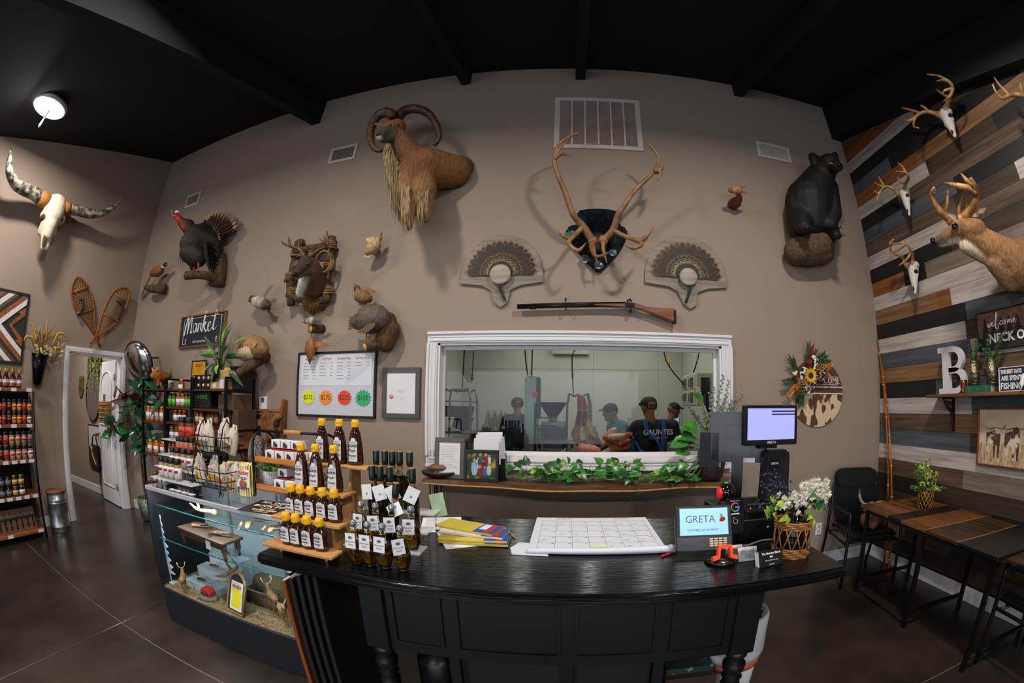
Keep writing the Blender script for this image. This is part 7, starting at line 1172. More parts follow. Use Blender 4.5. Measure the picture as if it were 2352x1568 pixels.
for x in (LX0, LX1): B(CP).b2((x - .012, CY0 + .17,.62),(x + .012, CY1 - .17, CZ - .045)).ob('side_apron', ct)
xs = [LX0 + .05,-.42,-.0,.34, LX1 - .05]
for i in range(4):
    a, c = xs[i] + .025, xs[i + 1] - .025; y = CY0 + .1 - .012; b = B(CP)
    for p, q in (((a, .64),(c, .652)),((a, CZ - .08),(c, CZ - .068)),((a, .652),(a + .012, CZ - .08)),((c - .012,.652),(c, CZ - .08))): b.b2((p[0], y - .009, p[1]),(q[0], y, q[1]))
    b.ob('panel_moulding', ct)
for x in xs[1:4]: B(CP).b2((x - .02, CY0 + .095,.0),(x + .02, CY0 + .125,.6)).ob('divider', ct)
B(CP).b2((LX0, CY0 + .15,.16),(LX1, CY1 - .1,.19)).ob('lower_shelf', ct)
B(mat('#0b0b0c', .7)).b2((-.4, CY0 + .14,.19),(.32, CY1 - .12,.6)).ob('inner_box', ct)
t = T('storage_carton', 'brown carton on the shelf beneath the counter', 'box', (.5,1.42,.19)); B(mat('#33241a', .8)).box((.5,1.42,.32),(.22,.3,.258)).ob('carton', t); B(DARK).box((.5,1.269,.38),(.09,.003,.02)).ob('hand_hole', t); B(mat('#22302c', .5, col2='#5f8a80', scale=(30,30,30), thr=(.6,.7))).box((.5,1.42,.465),(.2,.24,.03)).ob('folded_bag', t)
t = T('black_grinder', 'black dome-topped appliance on the floor beneath the counter', 'appliance', (-.56,1.42,.19)); B(mat('#111215', .35,.3)).lathe([(.1,.0),(.1,.25),(.085,.27),(.05,.3),(.03,.31),(.035,.33),(.02,.34)],(-.56,1.42,.19),18).ob('body', t); b = B(LGR); [b.tube([(-.65,1.315,.25 + .02 * k),(-.55,1.31,.245 + .02 * k)],.002,4) for k in range(3)]; b.ob('wires', t, kind='stuff')
# boards stored between case and counter
for k in range(5): x = -1.2 + k * .045; t = T('stored_board', ['reddish wooden board standing between the glass case and counter', 'second board behind the reddish one, painted black', 'third black board in the stack by the case', 'fourth black board in the stack by the case', 'last black board in the stack, nearest the counter leg'][k], 'board', (x, 1.5,0),0, 'stored boards'); b = B(wood('#5a2a12', '#8a4a22', 2,.5) if k == 0 else mat('#14100e', .6, var=.2)); b.box((x + .02,1.52,.4 + .01 * k),(.022,.56,.78 + .02 * k), rot=Mx.Rotation(-.03,3, 'Y')); b.ob('board', t, bevel=.003); B(BLK).box((x + .02,1.52,.81 + .02 * k),(.02,.5,.012)).ob('edge_strip', t)
# white bin with liner
c = zp(1690,1432,.62); c = V((c.x + .02, c.y + .06,0)); t = T('waste_bin', 'white waste bin with plastic liner and orange stripe beside the counter', 'bin', c); B(WHT).lathe([(.12,.002),(.15,.6),(.145,.6),(.118,.02)], c, 22, sy=.8).ob('bin', t); b = B(mat('#c5c3c6', .4, var=.03, bump=.5, bscale=(14,14,14))); b.lathe([(.147,.42),(.162,.46),(.158,.56),(.16,.64),(.15,.66),(.135,.6)], c, 26, sy=.82); b.ob('liner', t); B(mat('#d05a30', .5)).lathe([(.148,.385),(.153,.42),(.147,.42)], c, 22, sy=.8).ob('orange_stripe', t)
t = T('cable', 'black power cable dangling from the counter down to the bin', 'cable', (.8,1.5,.3)); b = B(BLK); b.tube([(.86,1.45,.9),(.84,1.42,.75),(.76,1.36,.6),(.72,1.35,.45),(.7,1.4,.19)],.008,7, sub=5); b.tube([(.85,1.44,.9),(.85,1.42,.72),(.78,1.36,.58),(.73,1.35,.42),(.69,1.42,.19)],.006,6, sub=5); b.ob('wire', t, kind='stuff')
# ---------------------------------------------------------------- honey display
TY = [1.217,1.283,1.355,1.452]; TZ4 = [.985,1.085,1.185,1.285]; RWD = wood('#9a6a38', '#bf9058', 0,.5); hx0, hx1 = [-1.2,-1.19,-1.18,-1.13],[-.845,-.84,-.86,-.80]; hd = T('honey_riser', 'four-step wooden riser of honey bottles at the left end of the counter', 'stand', (-1.02,1.32, CZ))
for k in range(4): B(RWD).b2((hx0[k], TY[k] - .062, TZ4[k] - .012),(hx1[k], TY[k] + .045, TZ4[k])).ob('step', hd, bevel=.002)
for x in (-1.13,-.9):
    b = B(RWD); b.prism([(TY[0] - .03, CZ + .001)] + [q for k in range(4) for q in ((TY[k] - .03, TZ4[k] - .0125),(TY[k] + .035, TZ4[k] - .0125))] + [(TY[3] + .035, CZ + .001)],.012, frame((x, 0,0),(0,1,0),(0,0,1))); b.ob('support', hd)
HON = mat('#220c05', .1, col2='#3a1507', scale=(8,8,8), coat=.7); YC_ = mat('#e0a90c', .35, var=.03)
def honey(c, label, big):
    c = V(c); t = T('honey_bottle', label, 'bottle', c, 0, 'large honey bottles' if big else 'small honey bottles'); h = .185 if big else .125; r = .036 if big else .033; b = B(HON)
    if big: b.lathe([(r * .9,0),(r, .006)] + [(r * (1.02 - .42 * f * f + (.035 if i % 2 else 0)),.012 + .125 * f) for i, f in enumerate(np.linspace(0,1,15))] + [(.017,.146),(.0145,.152),(.0145,.16)], c, 18, sy=.74)
    else: b.lathe([(r * .85,0),(r, .006),(r * .98,.02),(r * .92,.04),(r * .99,.062),(r * .92,.076),(.016,.09),(.0145,.1)], c, 18, sy=.74)
    b.ob('bottle', t); z = h - .03; b = B(YC_); b.lathe([(.0175, z),(.018, z + .004),(.018, z + .02),(.0165, z + .022),(.0165, h),(.014, h + .002)], c, 18); b.b2(tuple(c + V((-.01,-.019, z + .017))), tuple(c + V((.01,-.016, z + .023)))); b.ob('cap', t)
    lh = .096 if big else .06; lw_ = .022 if big else .023; z0 = .016 if big else .014; b = B(LW); y = lambda x: -r * (.80 if big else .76) * math.sqrt(max(.05,1 - (x / r) ** 2)); n = 6; vs = []
    for s_ in (0.,.002):
        for zz in (0,1):
            for i in range(n + 1): x = -lw_ + 2 * lw_ * i / n; top_z = lh * (1. if abs(x) < lw_ * .62 else .86) if zz else 0; sh = 1 - (.3 if big else .06) * zz; vs.append(c + V((x * (1 - .12 * zz),(y(x) - .0008) * sh - s_, z0 + top_z)))
    k = n + 1; b.add(vs, [(2 * k + i, 2 * k + i + 1,3 * k + i + 1,3 * k + i) for i in range(n)] + [(i, i + 1,2 * k + i + 1,2 * k + i) for i in range(n)] + [(k + i + 1, k + i, 3 * k + i, 3 * k + i + 1) for i in range(n)]); b.ob('label', t)
    tl = -.105 if big else -.03; F = frame(c + V((0,-r * (.82 if big else .78) - .0035, z0)),(1,0,0),(0,.095 if big else .02,1)); s_ = 1 if big else .72
    txt('THE BUTCHER', .0055 * s_, at(F, 0, lh * .8,.0008), INK, t, ext=.0002); txt('BLOCK', .0135 * s_, at(F, 0, lh * .67,.0008), INK, t, ext=.0002, bold=.0006); txt('Fresh', .0145 * s_, at(F, 0, lh * .47,.0008), INK, t, ext=.0002, bold=.0003); txt('Honey', .0145 * s_, at(F, 0, lh * .26,.0008), INK, t, ext=.0002, bold=.0003); txt('12 oz', .006 * s_, at(F, 0, lh * .1,.0008), INK, t, ext=.0002)
    b = B(INK); b.M = F; b.b2((-.017 * s_, lh * .86,.0006),(.017 * s_, lh * .865,.0012)); b.ob('print', t); return t
pts = []
for k, (px, py, n) in enumerate((((644,676,713,751),1256, 'front'),((653,684,717,753,788),1189, 'second'),((682,730,786),1123, 'third'),((723,779,827),1064, 'top'))):
    for i, x in enumerate(px): pts.append((V((zp(x, py, TZ4[k]).x, TY[k] - .006, TZ4[k] + .0005)), '%s honey bottle, %s from the glass case, %s step' % ('small' if k < 2 else 'tall', ORD[i], n), None))
rowcopy(lambda l, s: honey(l, s, False), pts[:9]); rowcopy(lambda l, s: honey(l, s, True), pts[9:])
# ---------------------------------------------------------------- flavoured oils
GLB = mat('#f2f6ee', .02, var=0, trans=1., ior=1.3); OIL = mat('#e0ae0c', .05, var=0, trans=.6, ior=1.33); OILG = mat('#8f8a18', .05, var=0, trans=.6, ior=1.33); WAX = mat('#0b1d1b', .4, var=.1); TAN = mat('#a57a44', .7); TAGW = mat('#d3d3d8', .6, var=.02)
def hangtag(t, p, w_, h_, rz, tilt, l1, l2, leaf_=False, rx=.12):
    F = Mx.Translation(p) @ Mx.Rotation(rz, 4, 'Z') @ frame((0,0,0),(1,0,0),(0, rx, 1)) @ Mx.Rotation(tilt, 4, 'Z'); b = B(TAGW); b.M = F; b.b2((-w_ / 2,-h_, 0),(w_ / 2,0,.0012)); b.ob('tag', t)
    if leaf_: b = B(LEAFB); nz = F.to_3x3() @ V((0,0,1)); [b.leaf(F @ V((0,-h_ * .6,.0015)), F.to_3x3() @ V((u, v, 0)), nz, .014,.006) for u, v in ((1,.4),(-1,.3),(.3,-1))]; b.ob('leaf_print', t)
    else:
        txt(l1, w_ * .22, at(F, 0,-h_ * .55,.0013), INK, t, ext=.0002); txt(l2, w_ * .22, at(F, 0,-h_ * .75,.0013), INK, t, ext=.0002); b = B(LGR); b.M = F; b.prism(ell(w_ * .2, h_ * .1,12, c=(0,-h_ * .28)),.0006, Mx.Translation((0,0,.0012))); b.ob('print', t)
def decanter(c, label, tx=('Parmesan', 'Garlic'), rz=0.):
    c = V(c); t = T('oil_decanter', label, 'bottle', c, 0, 'round oil decanters'); pr = [(.018,0),(.022,.004),(.024,.014),(.032,.035),(.0335,.055),(.028,.078),(.016,.1),(.011,.115),(.0105,.138),(.014,.14)]; B(GLB).lathe(pr, c, 20).ob('glass', t); B(OIL).lathe([(r - .002, z + .002) for r, z in pr[1:6]] + [(.027,.0775)], c, 20).ob('oil', t); B(mat('#8f979c', .08,.6, var=.2)).ball(c + V((0,0,.155)),.0145,12).ob('stopper', t)
    b = B(TAN); b.tube([c + V((.0125 * math.cos(a),.0125 * math.sin(a),.128)) for a in np.linspace(0,2 * PI, 9)[:-1]],.0016,4, closed=True); b.ob('twine', t); hangtag(t, c + V((0,-.03,.125)),.044,.056, rz, RN.uniform(-.1,.1), *tx); return t
for i, (x, s) in enumerate(((-.779, 'honey-side'),(-.719, 'second'),(-.657, 'third'),(-.586, 'last'))): decanter((x, 1.227, CZ + .001), 'round oil decanter in the front row, %s' % (s if s == 'honey-side' else s + ' from the honey'), rz=(-.05,0,.05,.6)[i])
t = T('oil_stand', 'clear stepped acrylic stand holding the oil bottles', 'stand', (-.68,1.42, CZ)); OS = [(1.31,1.0),(1.40,1.05),(1.49,1.1)]
for y, z in OS:
    B(mat('#d8dce2', .2, var=0, alpha=.45)).b2((-.86, y - .045, z - .006),(-.535, y + .043, z)).ob('tread', t)
    for x in (-.85,-.545): B(AC).cyl((x, y, CZ + .001),(x, y, z - .006),.005, n=8).ob('leg', t)
for i, x in enumerate((-.79,-.725,-.655,-.575)): decanter((x, 1.31,1.0005), 'round oil decanter on the clear stand, %s from the honey' % ORD[i],('Roasted', 'Garlic'),(-.1,.1,.15,.35)[i])
def tall_oil(c, label, tilt=0., red=False):
    c = V(c); t = T('oil_bottle', label, 'bottle', c, 0, 'tall cork-sealed oil bottles'); M = Mx.Translation(c) @ Mx.Rotation(tilt, 4, 'Y'); pr = [(.02,0),(.024,.004),(.024,.12),(.02,.145),(.0115,.165),(.0105,.2)]; b = B(GLB); b.M = M; b.lathe(pr, (0,0,0),16); b.ob('glass', t); b = B(OILG); b.M = M; b.lathe([(.019,.004),(.022,.008),(.022,.12),(.018,.143)],(0,0,0),16); b.ob('oil', t)
    b = B(WAX); b.M = M; b.lathe([(.0125,.188),(.014,.19),(.0145,.205),(.0142,.24),(.013,.243)],(0,0,0),16); b.ob('wax_seal', t); b = B(TAN); b.M = M; b.lathe([(.012,.2432),(.0118,.2445)],(0,0,0),14); b.ob('cork', t)
    b = B(TAN); b.M = M
    for k in range(3): b.tube([(.0135 * math.cos(a),.0135 * math.sin(a),.172 + .005 * k) for a in np.linspace(0,2 * PI, 9)[:-1]],.0018,4, closed=True)
    b.ob('twine', t, kind='stuff')
    if red: b = B(mat('#b0260f', .3)); b.M = M; b.tube([(.004,-.006,.05),(-.004,.0,.08),(.003,0,.11)],[.002,.009,.004],7, sub=3); b.ob('chilli', t)
    return t
nm = ['first', 'second', 'third', 'fourth', 'fifth']
for i, px in enumerate((864,884,901,918,941)): q = pt(px, 1054,1,1.49); t = tall_oil((q.x, 1.49,1.1005), 'tall oil bottle with green wax cork, back row, %s from the honey' % nm[i],0, i == 3)
for i, px in enumerate((855,873,895,947)): q = pt(px, 1090,1,1.4); t = tall_oil((q.x, 1.4,1.0505), 'tall oil bottle with green wax cork, middle row, %s from the honey' % nm[i]); hangtag(t, V((q.x + (-.015,.0,.01,.02)[i],1.372,1.222)),.05,.06,(-.15,.2,.1,.3)[i],(.15,.3,.5,-.45)[i], '', '', True)
q = pt(903,1105,1,1.352); t = tall_oil((q.x - .02,1.355,1.0005), 'tilted oil bottle with green wax cork in front of the others', .13); hangtag(t, V((q.x + .005,1.325,1.165)),.055,.05,.1,.5, '', '', False, .4)
t = T('tag_card', 'pale green tag card showing behind the tall oil bottles', 'card', (-.56,1.5,1.1)); b = B(mat('#a9c4a0', .6)); b.prism(rrect(.06,.1,.004),.0015, frame((-.545,1.53,1.12),(1,.3,.2),(-.2,0,1))); b.ob('card', t)
# ---------------------------------------------------------------- papers
def flat(name, label, cat, c, w_, h_, z, m, rz=0., th=.002): t = T(name, label, cat, (*c, z)); b = B(m); b.M = Mx.Translation((*c, z)) @ Mx.Rotation(rz, 4, 'Z'); b.b2((-w_ / 2,-h_ / 2,0),(w_ / 2, h_ / 2, th)); b.ob('sheet', t); return t, b.M
q = [zp(*p, CZ + .012) for p in ((1240,1187),(1483,1190),(1523,1255),(1222,1262))]; t = T('desk_calendar', 'large desk calendar pad with curled front edge and one green highlighted day', 'calendar', (.12,1.74, CZ)); x0, x1, y0, y1 = q[0].x, q[1].x, (q[2].y + q[3].y) / 2 - .02, q[0].y; CAL = mat('#c3c6d2', .6, var=.02)
b = B(CAL); b.b2((x0 - .015, y0, CZ + .001),(x1 + .004, y1, CZ + .01)); b.ob('pad', t); b = B(CAL); b.tube([(x0 - .02, y0 - .002, CZ + .011),(x0 + .1, y0 - .008, CZ + .014),(x1, y0 - .008, CZ + .016),(x1 + .01, y0 - .006, CZ + .018)],[.008,.012,.016,.017],10, sub=3); b.ob('curled_edge', t); b = B(CAL); b.prism([(x0 - .045, y0 - .02),(x0 + .1, y0 - .03),(x0 + .08, y0 + .1),(x0 - .03, y0 + .12),(x0 - .06, y0 + .05)],.002, Mx.Translation((0,0, CZ + .001)) @ Mx.Rotation(.02,4, 'Z')); b.ob('loose_page', t)
b = B(mat('#7d8294', .7)); z = CZ + .0102
for i in range(8): x = x0 + .02 + (x1 - x0 - .04) * i / 7; b.b2((x - .0008, y0 + .03, z),(x + .0008, y1 - .06, z + .0004))
for i in range(6): y = y0 + .03 + (y1 - y0 - .09) * i / 5; b.b2((x0 + .02, y - .0008, z),(x1 - .02, y + .0008, z + .0004))
b.ob('grid_print', t, kind='stuff'); n = 1; dx, dy = (x1 - x0 - .04) / 7,(y1 - y0 - .09) / 5
b = B(LGR)
for r_ in range(5):
    for k in range(7):
        if RN.random() < .6: [b.b2((x0 + .028 + dx * k, y0 + .05 + dy * r_ + .012 * j, z),(x0 + .028 + dx * k + RN.uniform(.015,.035), y0 + .051 + dy * r_ + .012 * j, z + .0003)) for j in range(2)]
b.ob('handwriting', t, kind='stuff')
for r_ in range(5):
    for k in range(7): txt(str(r_ * 7 + k + 1 if r_ * 7 + k < 31 else r_ * 7 + k - 30),.012, at(Mx.Translation((x0 + .02 + dx * (k + .86), y1 - .075 - dy * r_, z)),0,0,0), INK, t, ext=.0002)
txt('AUGUST', .02, Mx.Translation((x0 + .13, y1 - .02, z)), REDI, t, ext=.0002); txt('CALENDAR', .016, Mx.Translation((x1 - .13, y1 - .02, z)), REDI, t, ext=.0002); b = B(mat('#8fd030', .7)); b.b2((x0 + .022 + dx * 3, y0 + .03, z + .0003),(x0 + .018 + dx * 4, y0 + .05, z + .0007)); b.ob('highlight', t)
for k, (c, s, z, rz, lb) in enumerate((((-.47,1.62),(.2,.26), CZ + .001,.5, 'white printed form under the envelopes'),((-.62,1.78),(.2,.24), CZ + .001,.3, 'white order form by the acrylic stand, deepest on the counter'))): t, M = flat('order_form', lb, 'paper', c, *s, z, PAPER, rz); b = B(GRYI); b.M = M; [b.b2((-.08,.1 - .02 * j, .002),(.06,.103 - .02 * j, .0024)) for j in range(9)]; b.ob('print', t, kind='stuff')
BLU = mat('#1d3f8a', .5, var=.1)
for k, (c, z, rz, m) in enumerate((((-.4,1.585), CZ + .004,.02, '#b5a23a'),((-.41,1.60), CZ + .013,.06, '#c4b04a'),((-.42,1.64), CZ + .022,-.1, '#c4c0b8'),((-.45,1.68), CZ + .03,-.3, '#b5a23a'))):
    t, M = flat('mailing_envelope', ['yellow-edged mailing envelope at the bottom of the pile', 'yellow mailing envelope with blue and red stripes', 'white mailing envelope near the top of the pile', 'skewed mailing envelope on top of the pile'][k], 'envelope', c, .3,.13, z, mat(m, .6, var=.06), rz, .007); b = B(BLU); b.M = M; b.b2((.05,-.06,.007),(.15,.06,.0082)); b.ob('blue_flap', t); b = B(LR); b.M = M; b.b2((.1,-.06,.0082),(.125,.06,.009)); b.ob('red_stripe', t); b = B(LW); b.M = M; b.b2((.06,-.02,.0082),(.095,.05,.009)); b.ob('label', t)
def pencil(name, label, a, c, r, m1, m2, m3): a, c = V(a), V(c); t = T(name, label, name, a); d = (c - a).normalized(); L = (c - a).length; B(m1).cyl(a + d * .012, c - d * .016, r, n=6, smooth=False).ob('barrel', t); B(m2).cyl(a, a + d * .012, r * 1.02, n=8).ob('end', t); B(m3).cyl(c - d * .016, c, r, .0008,8).ob('tip', t)
pencil('pencil', 'yellow pencil with pink eraser lying right of the envelopes', (-.315,1.794, CZ + .005),(-.231,1.633, CZ + .005),.0038, mat('#c88a14', .4), mat('#c4507a', .6), mat('#a8865a', .6)); pencil('pen', 'red pen with blue cap lying by the payment tablet', (.367,1.418, CZ + .005),(.45,1.475, CZ + .005),.005, LR, LR, BLU)
# ---------------------------------------------------------------- till equipment
B2 = mat('#0f1013', .3, var=.05, coat=.2)
F = frame(V((.535,1.40, CZ + .035)), V((1,-.08,0)), V((0,.42,1))); t = T('payment_tablet', 'angled payment tablet with blue logo screen and keypad on a round black foot', 'card reader', (.535,1.42, CZ)); b = B(mat('#2a3038', .25,.3)); b.prism(rrect(.235,.185,.012,3),.02, at(F, 0,.08,-.012)); b.ob('body', t, bevel=.004)
b = B(BLK); b.M = F; b.b2((-.113,.045,.008),(.113,.168,.0095)); b.ob('bezel', t); b = B(mat('#7fb2d8', .3, var=0, emit=.55)); b.M = F; b.b2((-.1,.052,.0095),(.1,.16,.0102)); b.ob('screen', t); txt('GRETA', .042, at(F, -.016,.115,.0104), mat('#4a6078', .5), t, ext=.0002, sx=.95); txt('POWERED BY JOURNEY', .012, at(F, -.005,.072,.0104), BLU, t, ext=.0002)
b = B(LR); b.ball(F @ V((.076,.11,.011)),(.013,.002,.015),8); b.ob('logo_fruit', t); b = B(LEAFB); b.leaf(F @ V((.074,.122,.012)), F.to_3x3() @ V((-.3,1,0)), F.to_3x3() @ V((0,0,1)),.022,.012); b.ob('logo_leaf', t)
for i in range(4):
    for j in range(4): b = B(mat('#c9b9a2', .5)); b.M = F; b.b2((.02 + .019 * i, .033 - .009 * j, .008),(.035 + .019 * i, .039 - .009 * j, .0105)); b.ob('key', t)
c = V((.58,1.335, CZ + .001)); B(B2).lathe([(.06,0),(.062,.012),(.045,.02),(.02,.026),(.018,.05)], c, 28).ob('foot', t); b = B(mat('#d8401a', .35, emit=.25)); F2 = frame(c + V((0,-.03,.03)),(1,0,0),(0,.3,1)); b.prism([(-.05,-.012),(-.022,-.004),(-.018,.035),(.018,.035),(.022,-.004),(.05,-.012),(.05,.004),(.03,.008),(.028,.046),(-.028,.046),(-.03,.008),(-.05,.004)],.02, F2); b.ob('orange_cradle', t)
x0, y0 = .72,1.52; t = T('cash_drawer', 'low black cash drawer under the till at the counter end', 'cash drawer', (.9,1.72, CZ)); B(B2).b2((x0, y0, CZ + .001),(1.03,1.94, CZ + .1)).ob('body', t, bevel=.004); B(BLKM).b2((x0 + .01, y0 - .006, CZ + .012),(1.02, y0, CZ + .09)).ob('drawer_front', t); B(STEEL).lathe([(.008,0),(.007,.004)],(.88, y0 - .006, CZ + .06),12, ax=(0,-1,0)).ob('lock', t)
zt_ = CZ + .101; t = T('till', 'tall black till with bright lavender customer screen', 'till', (.93,1.72, zt_)); b = B(B2); b.prism(rrect(.22,.26,.02,3),.022, Mx.Translation((.93,1.72, zt_))); b.ob('base', t, bevel=.004)
cf = pt(1776,1180,1,1.72); yT = 1.74; a, c = pt(1742,1160,1, yT), pt(1810,1030,1, yT); zc_ = pt(1776,1032,1, yT).z; b = B(mat('#26242a', .35,.3)); b.prism([(a.x, zt_ + .02),(c.x + .004, zt_ + .02),(c.x, zc_ - .03),(c.x - .01, zc_),(a.x + .02, zc_),(a.x + .008, zc_ - .03)],.06, frame((0, yT + .03,0),(1,0,0),(0,0,1))); b.ob('column', t, bevel=.012, seg=2)
F = FBW(pt(1779,1064,1, yT - .032)); b = B(B2); b.prism(rrect(.055,.055,.008),.002, F); b.ob('badge', t); txt('GRETA', .014, at(F, 0,0,.0022), WHT, t, ext=.0002)
q = [pt(*p, 1,1.68) for p in ((1710,930),(1832,930),(1831,1021),(1709.6,1024))]; w_ = q[1].x - q[0].x; h_ = q[0].z - q[3].z; F = FBW(V(((q[0].x + q[1].x) / 2,1.7,(q[0].z + q[3].z) / 2))); b = B(B2); b.prism(rrect(w_, h_, .008,3),.03, at(F, 0,0,-.01)); b.ob('monitor', t, bevel=.003); b = B(mat('#8f92e8', .3, var=0, emit=.85)); b.M = F; b.b2((-w_ * .44,-h_ * .36,.0201),(w_ * .44, h_ * .42,.0208)); b.ob('screen', t); b = B(mat('#1c1a30', .4)); b.M = F; [b.b2((.0, h_ * (.33 - .075 * k),.0209),(w_ * .44, h_ * (.365 - .075 * k),.0212)) for k in range(2)]; b.ob('print', t, kind='stuff'); txt('GRETA', .017, at(F, 0,-h_ * .43,.0205), WHT, t, ext=.0002); b = B(B2); b.M = F; b.b2((-.05,-h_ * .6,-.05),(.05, h_ * .1,-.01)); b.ob('mount', t)
q = [pt(*p, 1,1.86) for p in ((1664,953),(1722,953),(1722,1058),(1655,1055))]; w_ = .3; F = Mx.Translation((q[0].x + .09,1.88,(q[0].z + q[3].z) / 2)) @ Mx.Rotation(math.radians(-25),4, 'Z') @ frame((0,0,0),(1,0,0),(0,0,1)); t = T('cashier_monitor', 'black back of a second monitor facing the cashier behind the till', 'monitor', (.86,1.88, zt_)); b = B(B2); b.prism(rrect(w_, .26,.012,3),.03, F); b.ob('housing', t, bevel=.008, seg=2); b = B(B2); b.M = F; b.b2((-.06,-.09,.03),(.06,.06,.055)); b.b2((-.03,-.32,.0),(.03,-.06,.04)); b.ob('stand', t); b = B(BLKM); b.M = F; b.b2((-.2,-.16,-.02),(-.1,.02,.03)); b.ob('card_swipe', t); b = B(LW); b.M = F; b.b2((.02,-.128,.0305),(.09,-.105,.032)); b.ob('label', t)
c = V((.71,1.70, CZ + .001)); p_ = pt(1667,1130,1,1.7); zb = p_.z; c = V((p_.x, 1.7, CZ + .001)); t = T('barcode_scanner', 'round-headed black barcode scanner with red glow by the till', 'scanner', c); B(B2).lathe([(.055,0),(.056,.01),(.045,.02),(.036, zb - CZ - .045),(.03, zb - CZ - .03)], c, 24).ob('stand', t); B(mat('#0a0b0e', .06, var=0, coat=1.)).ball((c.x, 1.7, zb),.047,20).ob('head', t); B(mat('#c01c20', .3, emit=.5)).ball((c.x - .036,1.69, zb),(.015,.03,.03),10).ob('red_light', t); B(mat('#3a8a50', .3, emit=.3)).ball((c.x, 1.7, zb + .044),(.014,.014,.006),8).ob('green_light', t)
p = pt(1688,1183,1,1.5); F = frame(V((p.x, 1.5, p.z)),(1,.05,0),(0,.2,1)); t = T('review_card', 'black tap-to-review card with rainbow letter G', 'card', (p.x, 1.5, CZ)); b = B(B2); b.prism(rrect(.085,.145,.005),.004, F); b.ob('card', t); x_ = .018
for a0, a1, cl in ((.6,1.6, '#d23f31'),(1.6,2.6, '#d23f31'),(2.6,3.7, '#e8b020'),(3.7,5.2, '#2f9a4f'),(5.2,6.28, '#3b78e0')): b = B(mat(cl, .5, var=0)); b.tube([F @ V((x_ * math.cos(a),.035 + x_ * math.sin(a),.005)) for a in np.linspace(a0, a1,6)],.0042,5, flat=.3); b.ob('logo_arc', t)
b = B(mat('#3b78e0', .5, var=0)); b.M = F; b.b2((0,.031,.004),(.02,.039,.006)); b.ob('logo_arc', t); txt('Review us on', .008, at(F, 0,.062,.0045), WHT, t, ext=.0002); b = B(WHT); b.M = F; b.b2((-.02,.004,.004),(.02,.009,.0046)); b.ob('print', t); b = B(WHT); b.tube([F @ V((x, y, .0045)) for x, y in ((-.012,-.01),(-.006,-.035),(.01,-.035),(.012,-.02),(.0,-.018),(-.004,-.008),(-.012,-.01))],.0015,4, flat=.4); b.ob('hand_print', t); b = B(B2); b.M = F; b.b2((-.04,-.08,-.03),(.04,-.0725,.004)); b.ob('foot', t)
t = T('terminal_dock', 'small black card terminal in a dock behind the review card', 'card reader', (.84,1.56, CZ + .101)); b = B(B2); b.box((.83,1.6, CZ + .13),(.1,.12,.05), rot=Mx.Rotation(.3,3, 'X')); b.ob('body', t, bevel=.008); b = B(STEEL); [b.box((.8 + .022 * k, 1.56, CZ + .158),(.014,.01,.005), rot=Mx.Rotation(.3,3, 'X')) for k in range(4)]; b.ob('keys', t, kind='stuff'); B(mat('#e02818', .4, emit=2.)).ball((.79,1.53, CZ + .15),.004,6).ob('indicator', t)
for k, (px, py, y, lb, m) in enumerate(((1686,1268,1.34, 'small brown picture card lying behind the round reader foot', '#8a5a2c'),(1720,1270,1.31, 'clear holder with a colourful cartoon-free picture card', '#b0a89a'))):
    p = pt(px, py, 1, y); F = frame(V((p.x, y, CZ + .002)),(1,.03,0),(0,.4,1)); t = T('card_holder', lb.replace('cartoon-free ', ''), 'card', (p.x, y, CZ),0, 'picture card holders'); b = B(mat('#c4bfb6', .6)); b.M = F; b.b2((-.042,0,0),(.042,.055,.002)); b.ob('card', t); b = B(mat(m, .6, col2='#5a7a9a', scale=(40,40,40))); b.M = F; b.b2((-.03,.01,.002),(.03,.045,.0026)); b.ob('print', t); b = B(AC); b.M = F; b.b2((-.046,-.0,.004),(.046,.04,.006)); b.b2((-.046,-.002,-.01),(.046,.0,.03)); b.ob('holder', t)
c = V((.755,1.235, CZ + .001)); t = T('business_cards', 'black box of shop business cards with white lettering at the counter front', 'card', c); F = Mx.Translation(c) @ Mx.Rotation(.12,4, 'Z') @ frame((0,0,0),(1,0,0),(0,.35,1)); b = B(B2); b.M = F; b.b2((-.055,0,-.03),(.055,.062,0)); b.ob('card_stack', t, bevel=.002); b = B(LW); b.M = F; b.b2((-.0555,.002,-.029),(-.0551,.06,-.004)); b.ob('card_edges', t); txt('The Butcher Block', .0115, at(F, 0,.05,.0006), WHT, t, ext=.0002, bold=.0003); txt('Custom Meat Processing', .006, at(F, 0,.024,.0006), WHT, t, ext=.0002); txt('555 0100', .006, at(F, 0,.008,.0006), WHT, t, ext=.0002); b = B(WHT); b.ball(F @ V((0,.036,.0006)),(.009,.001,.004),8); b.ob('cow_print', t)
t = T('signal_cord', 'grey cord looping from the tablet across to the flower jar', 'cable', (.75,1.42, CZ)); b = B(LGR); b.tube([(.64,1.47, CZ + .008),(.75,1.46, CZ + .006),(.86,1.5, CZ + .006),(.98,1.46, CZ + .006),(1.0,1.36, CZ + .006)],.005,6, sub=5); b.ob('wire', t)
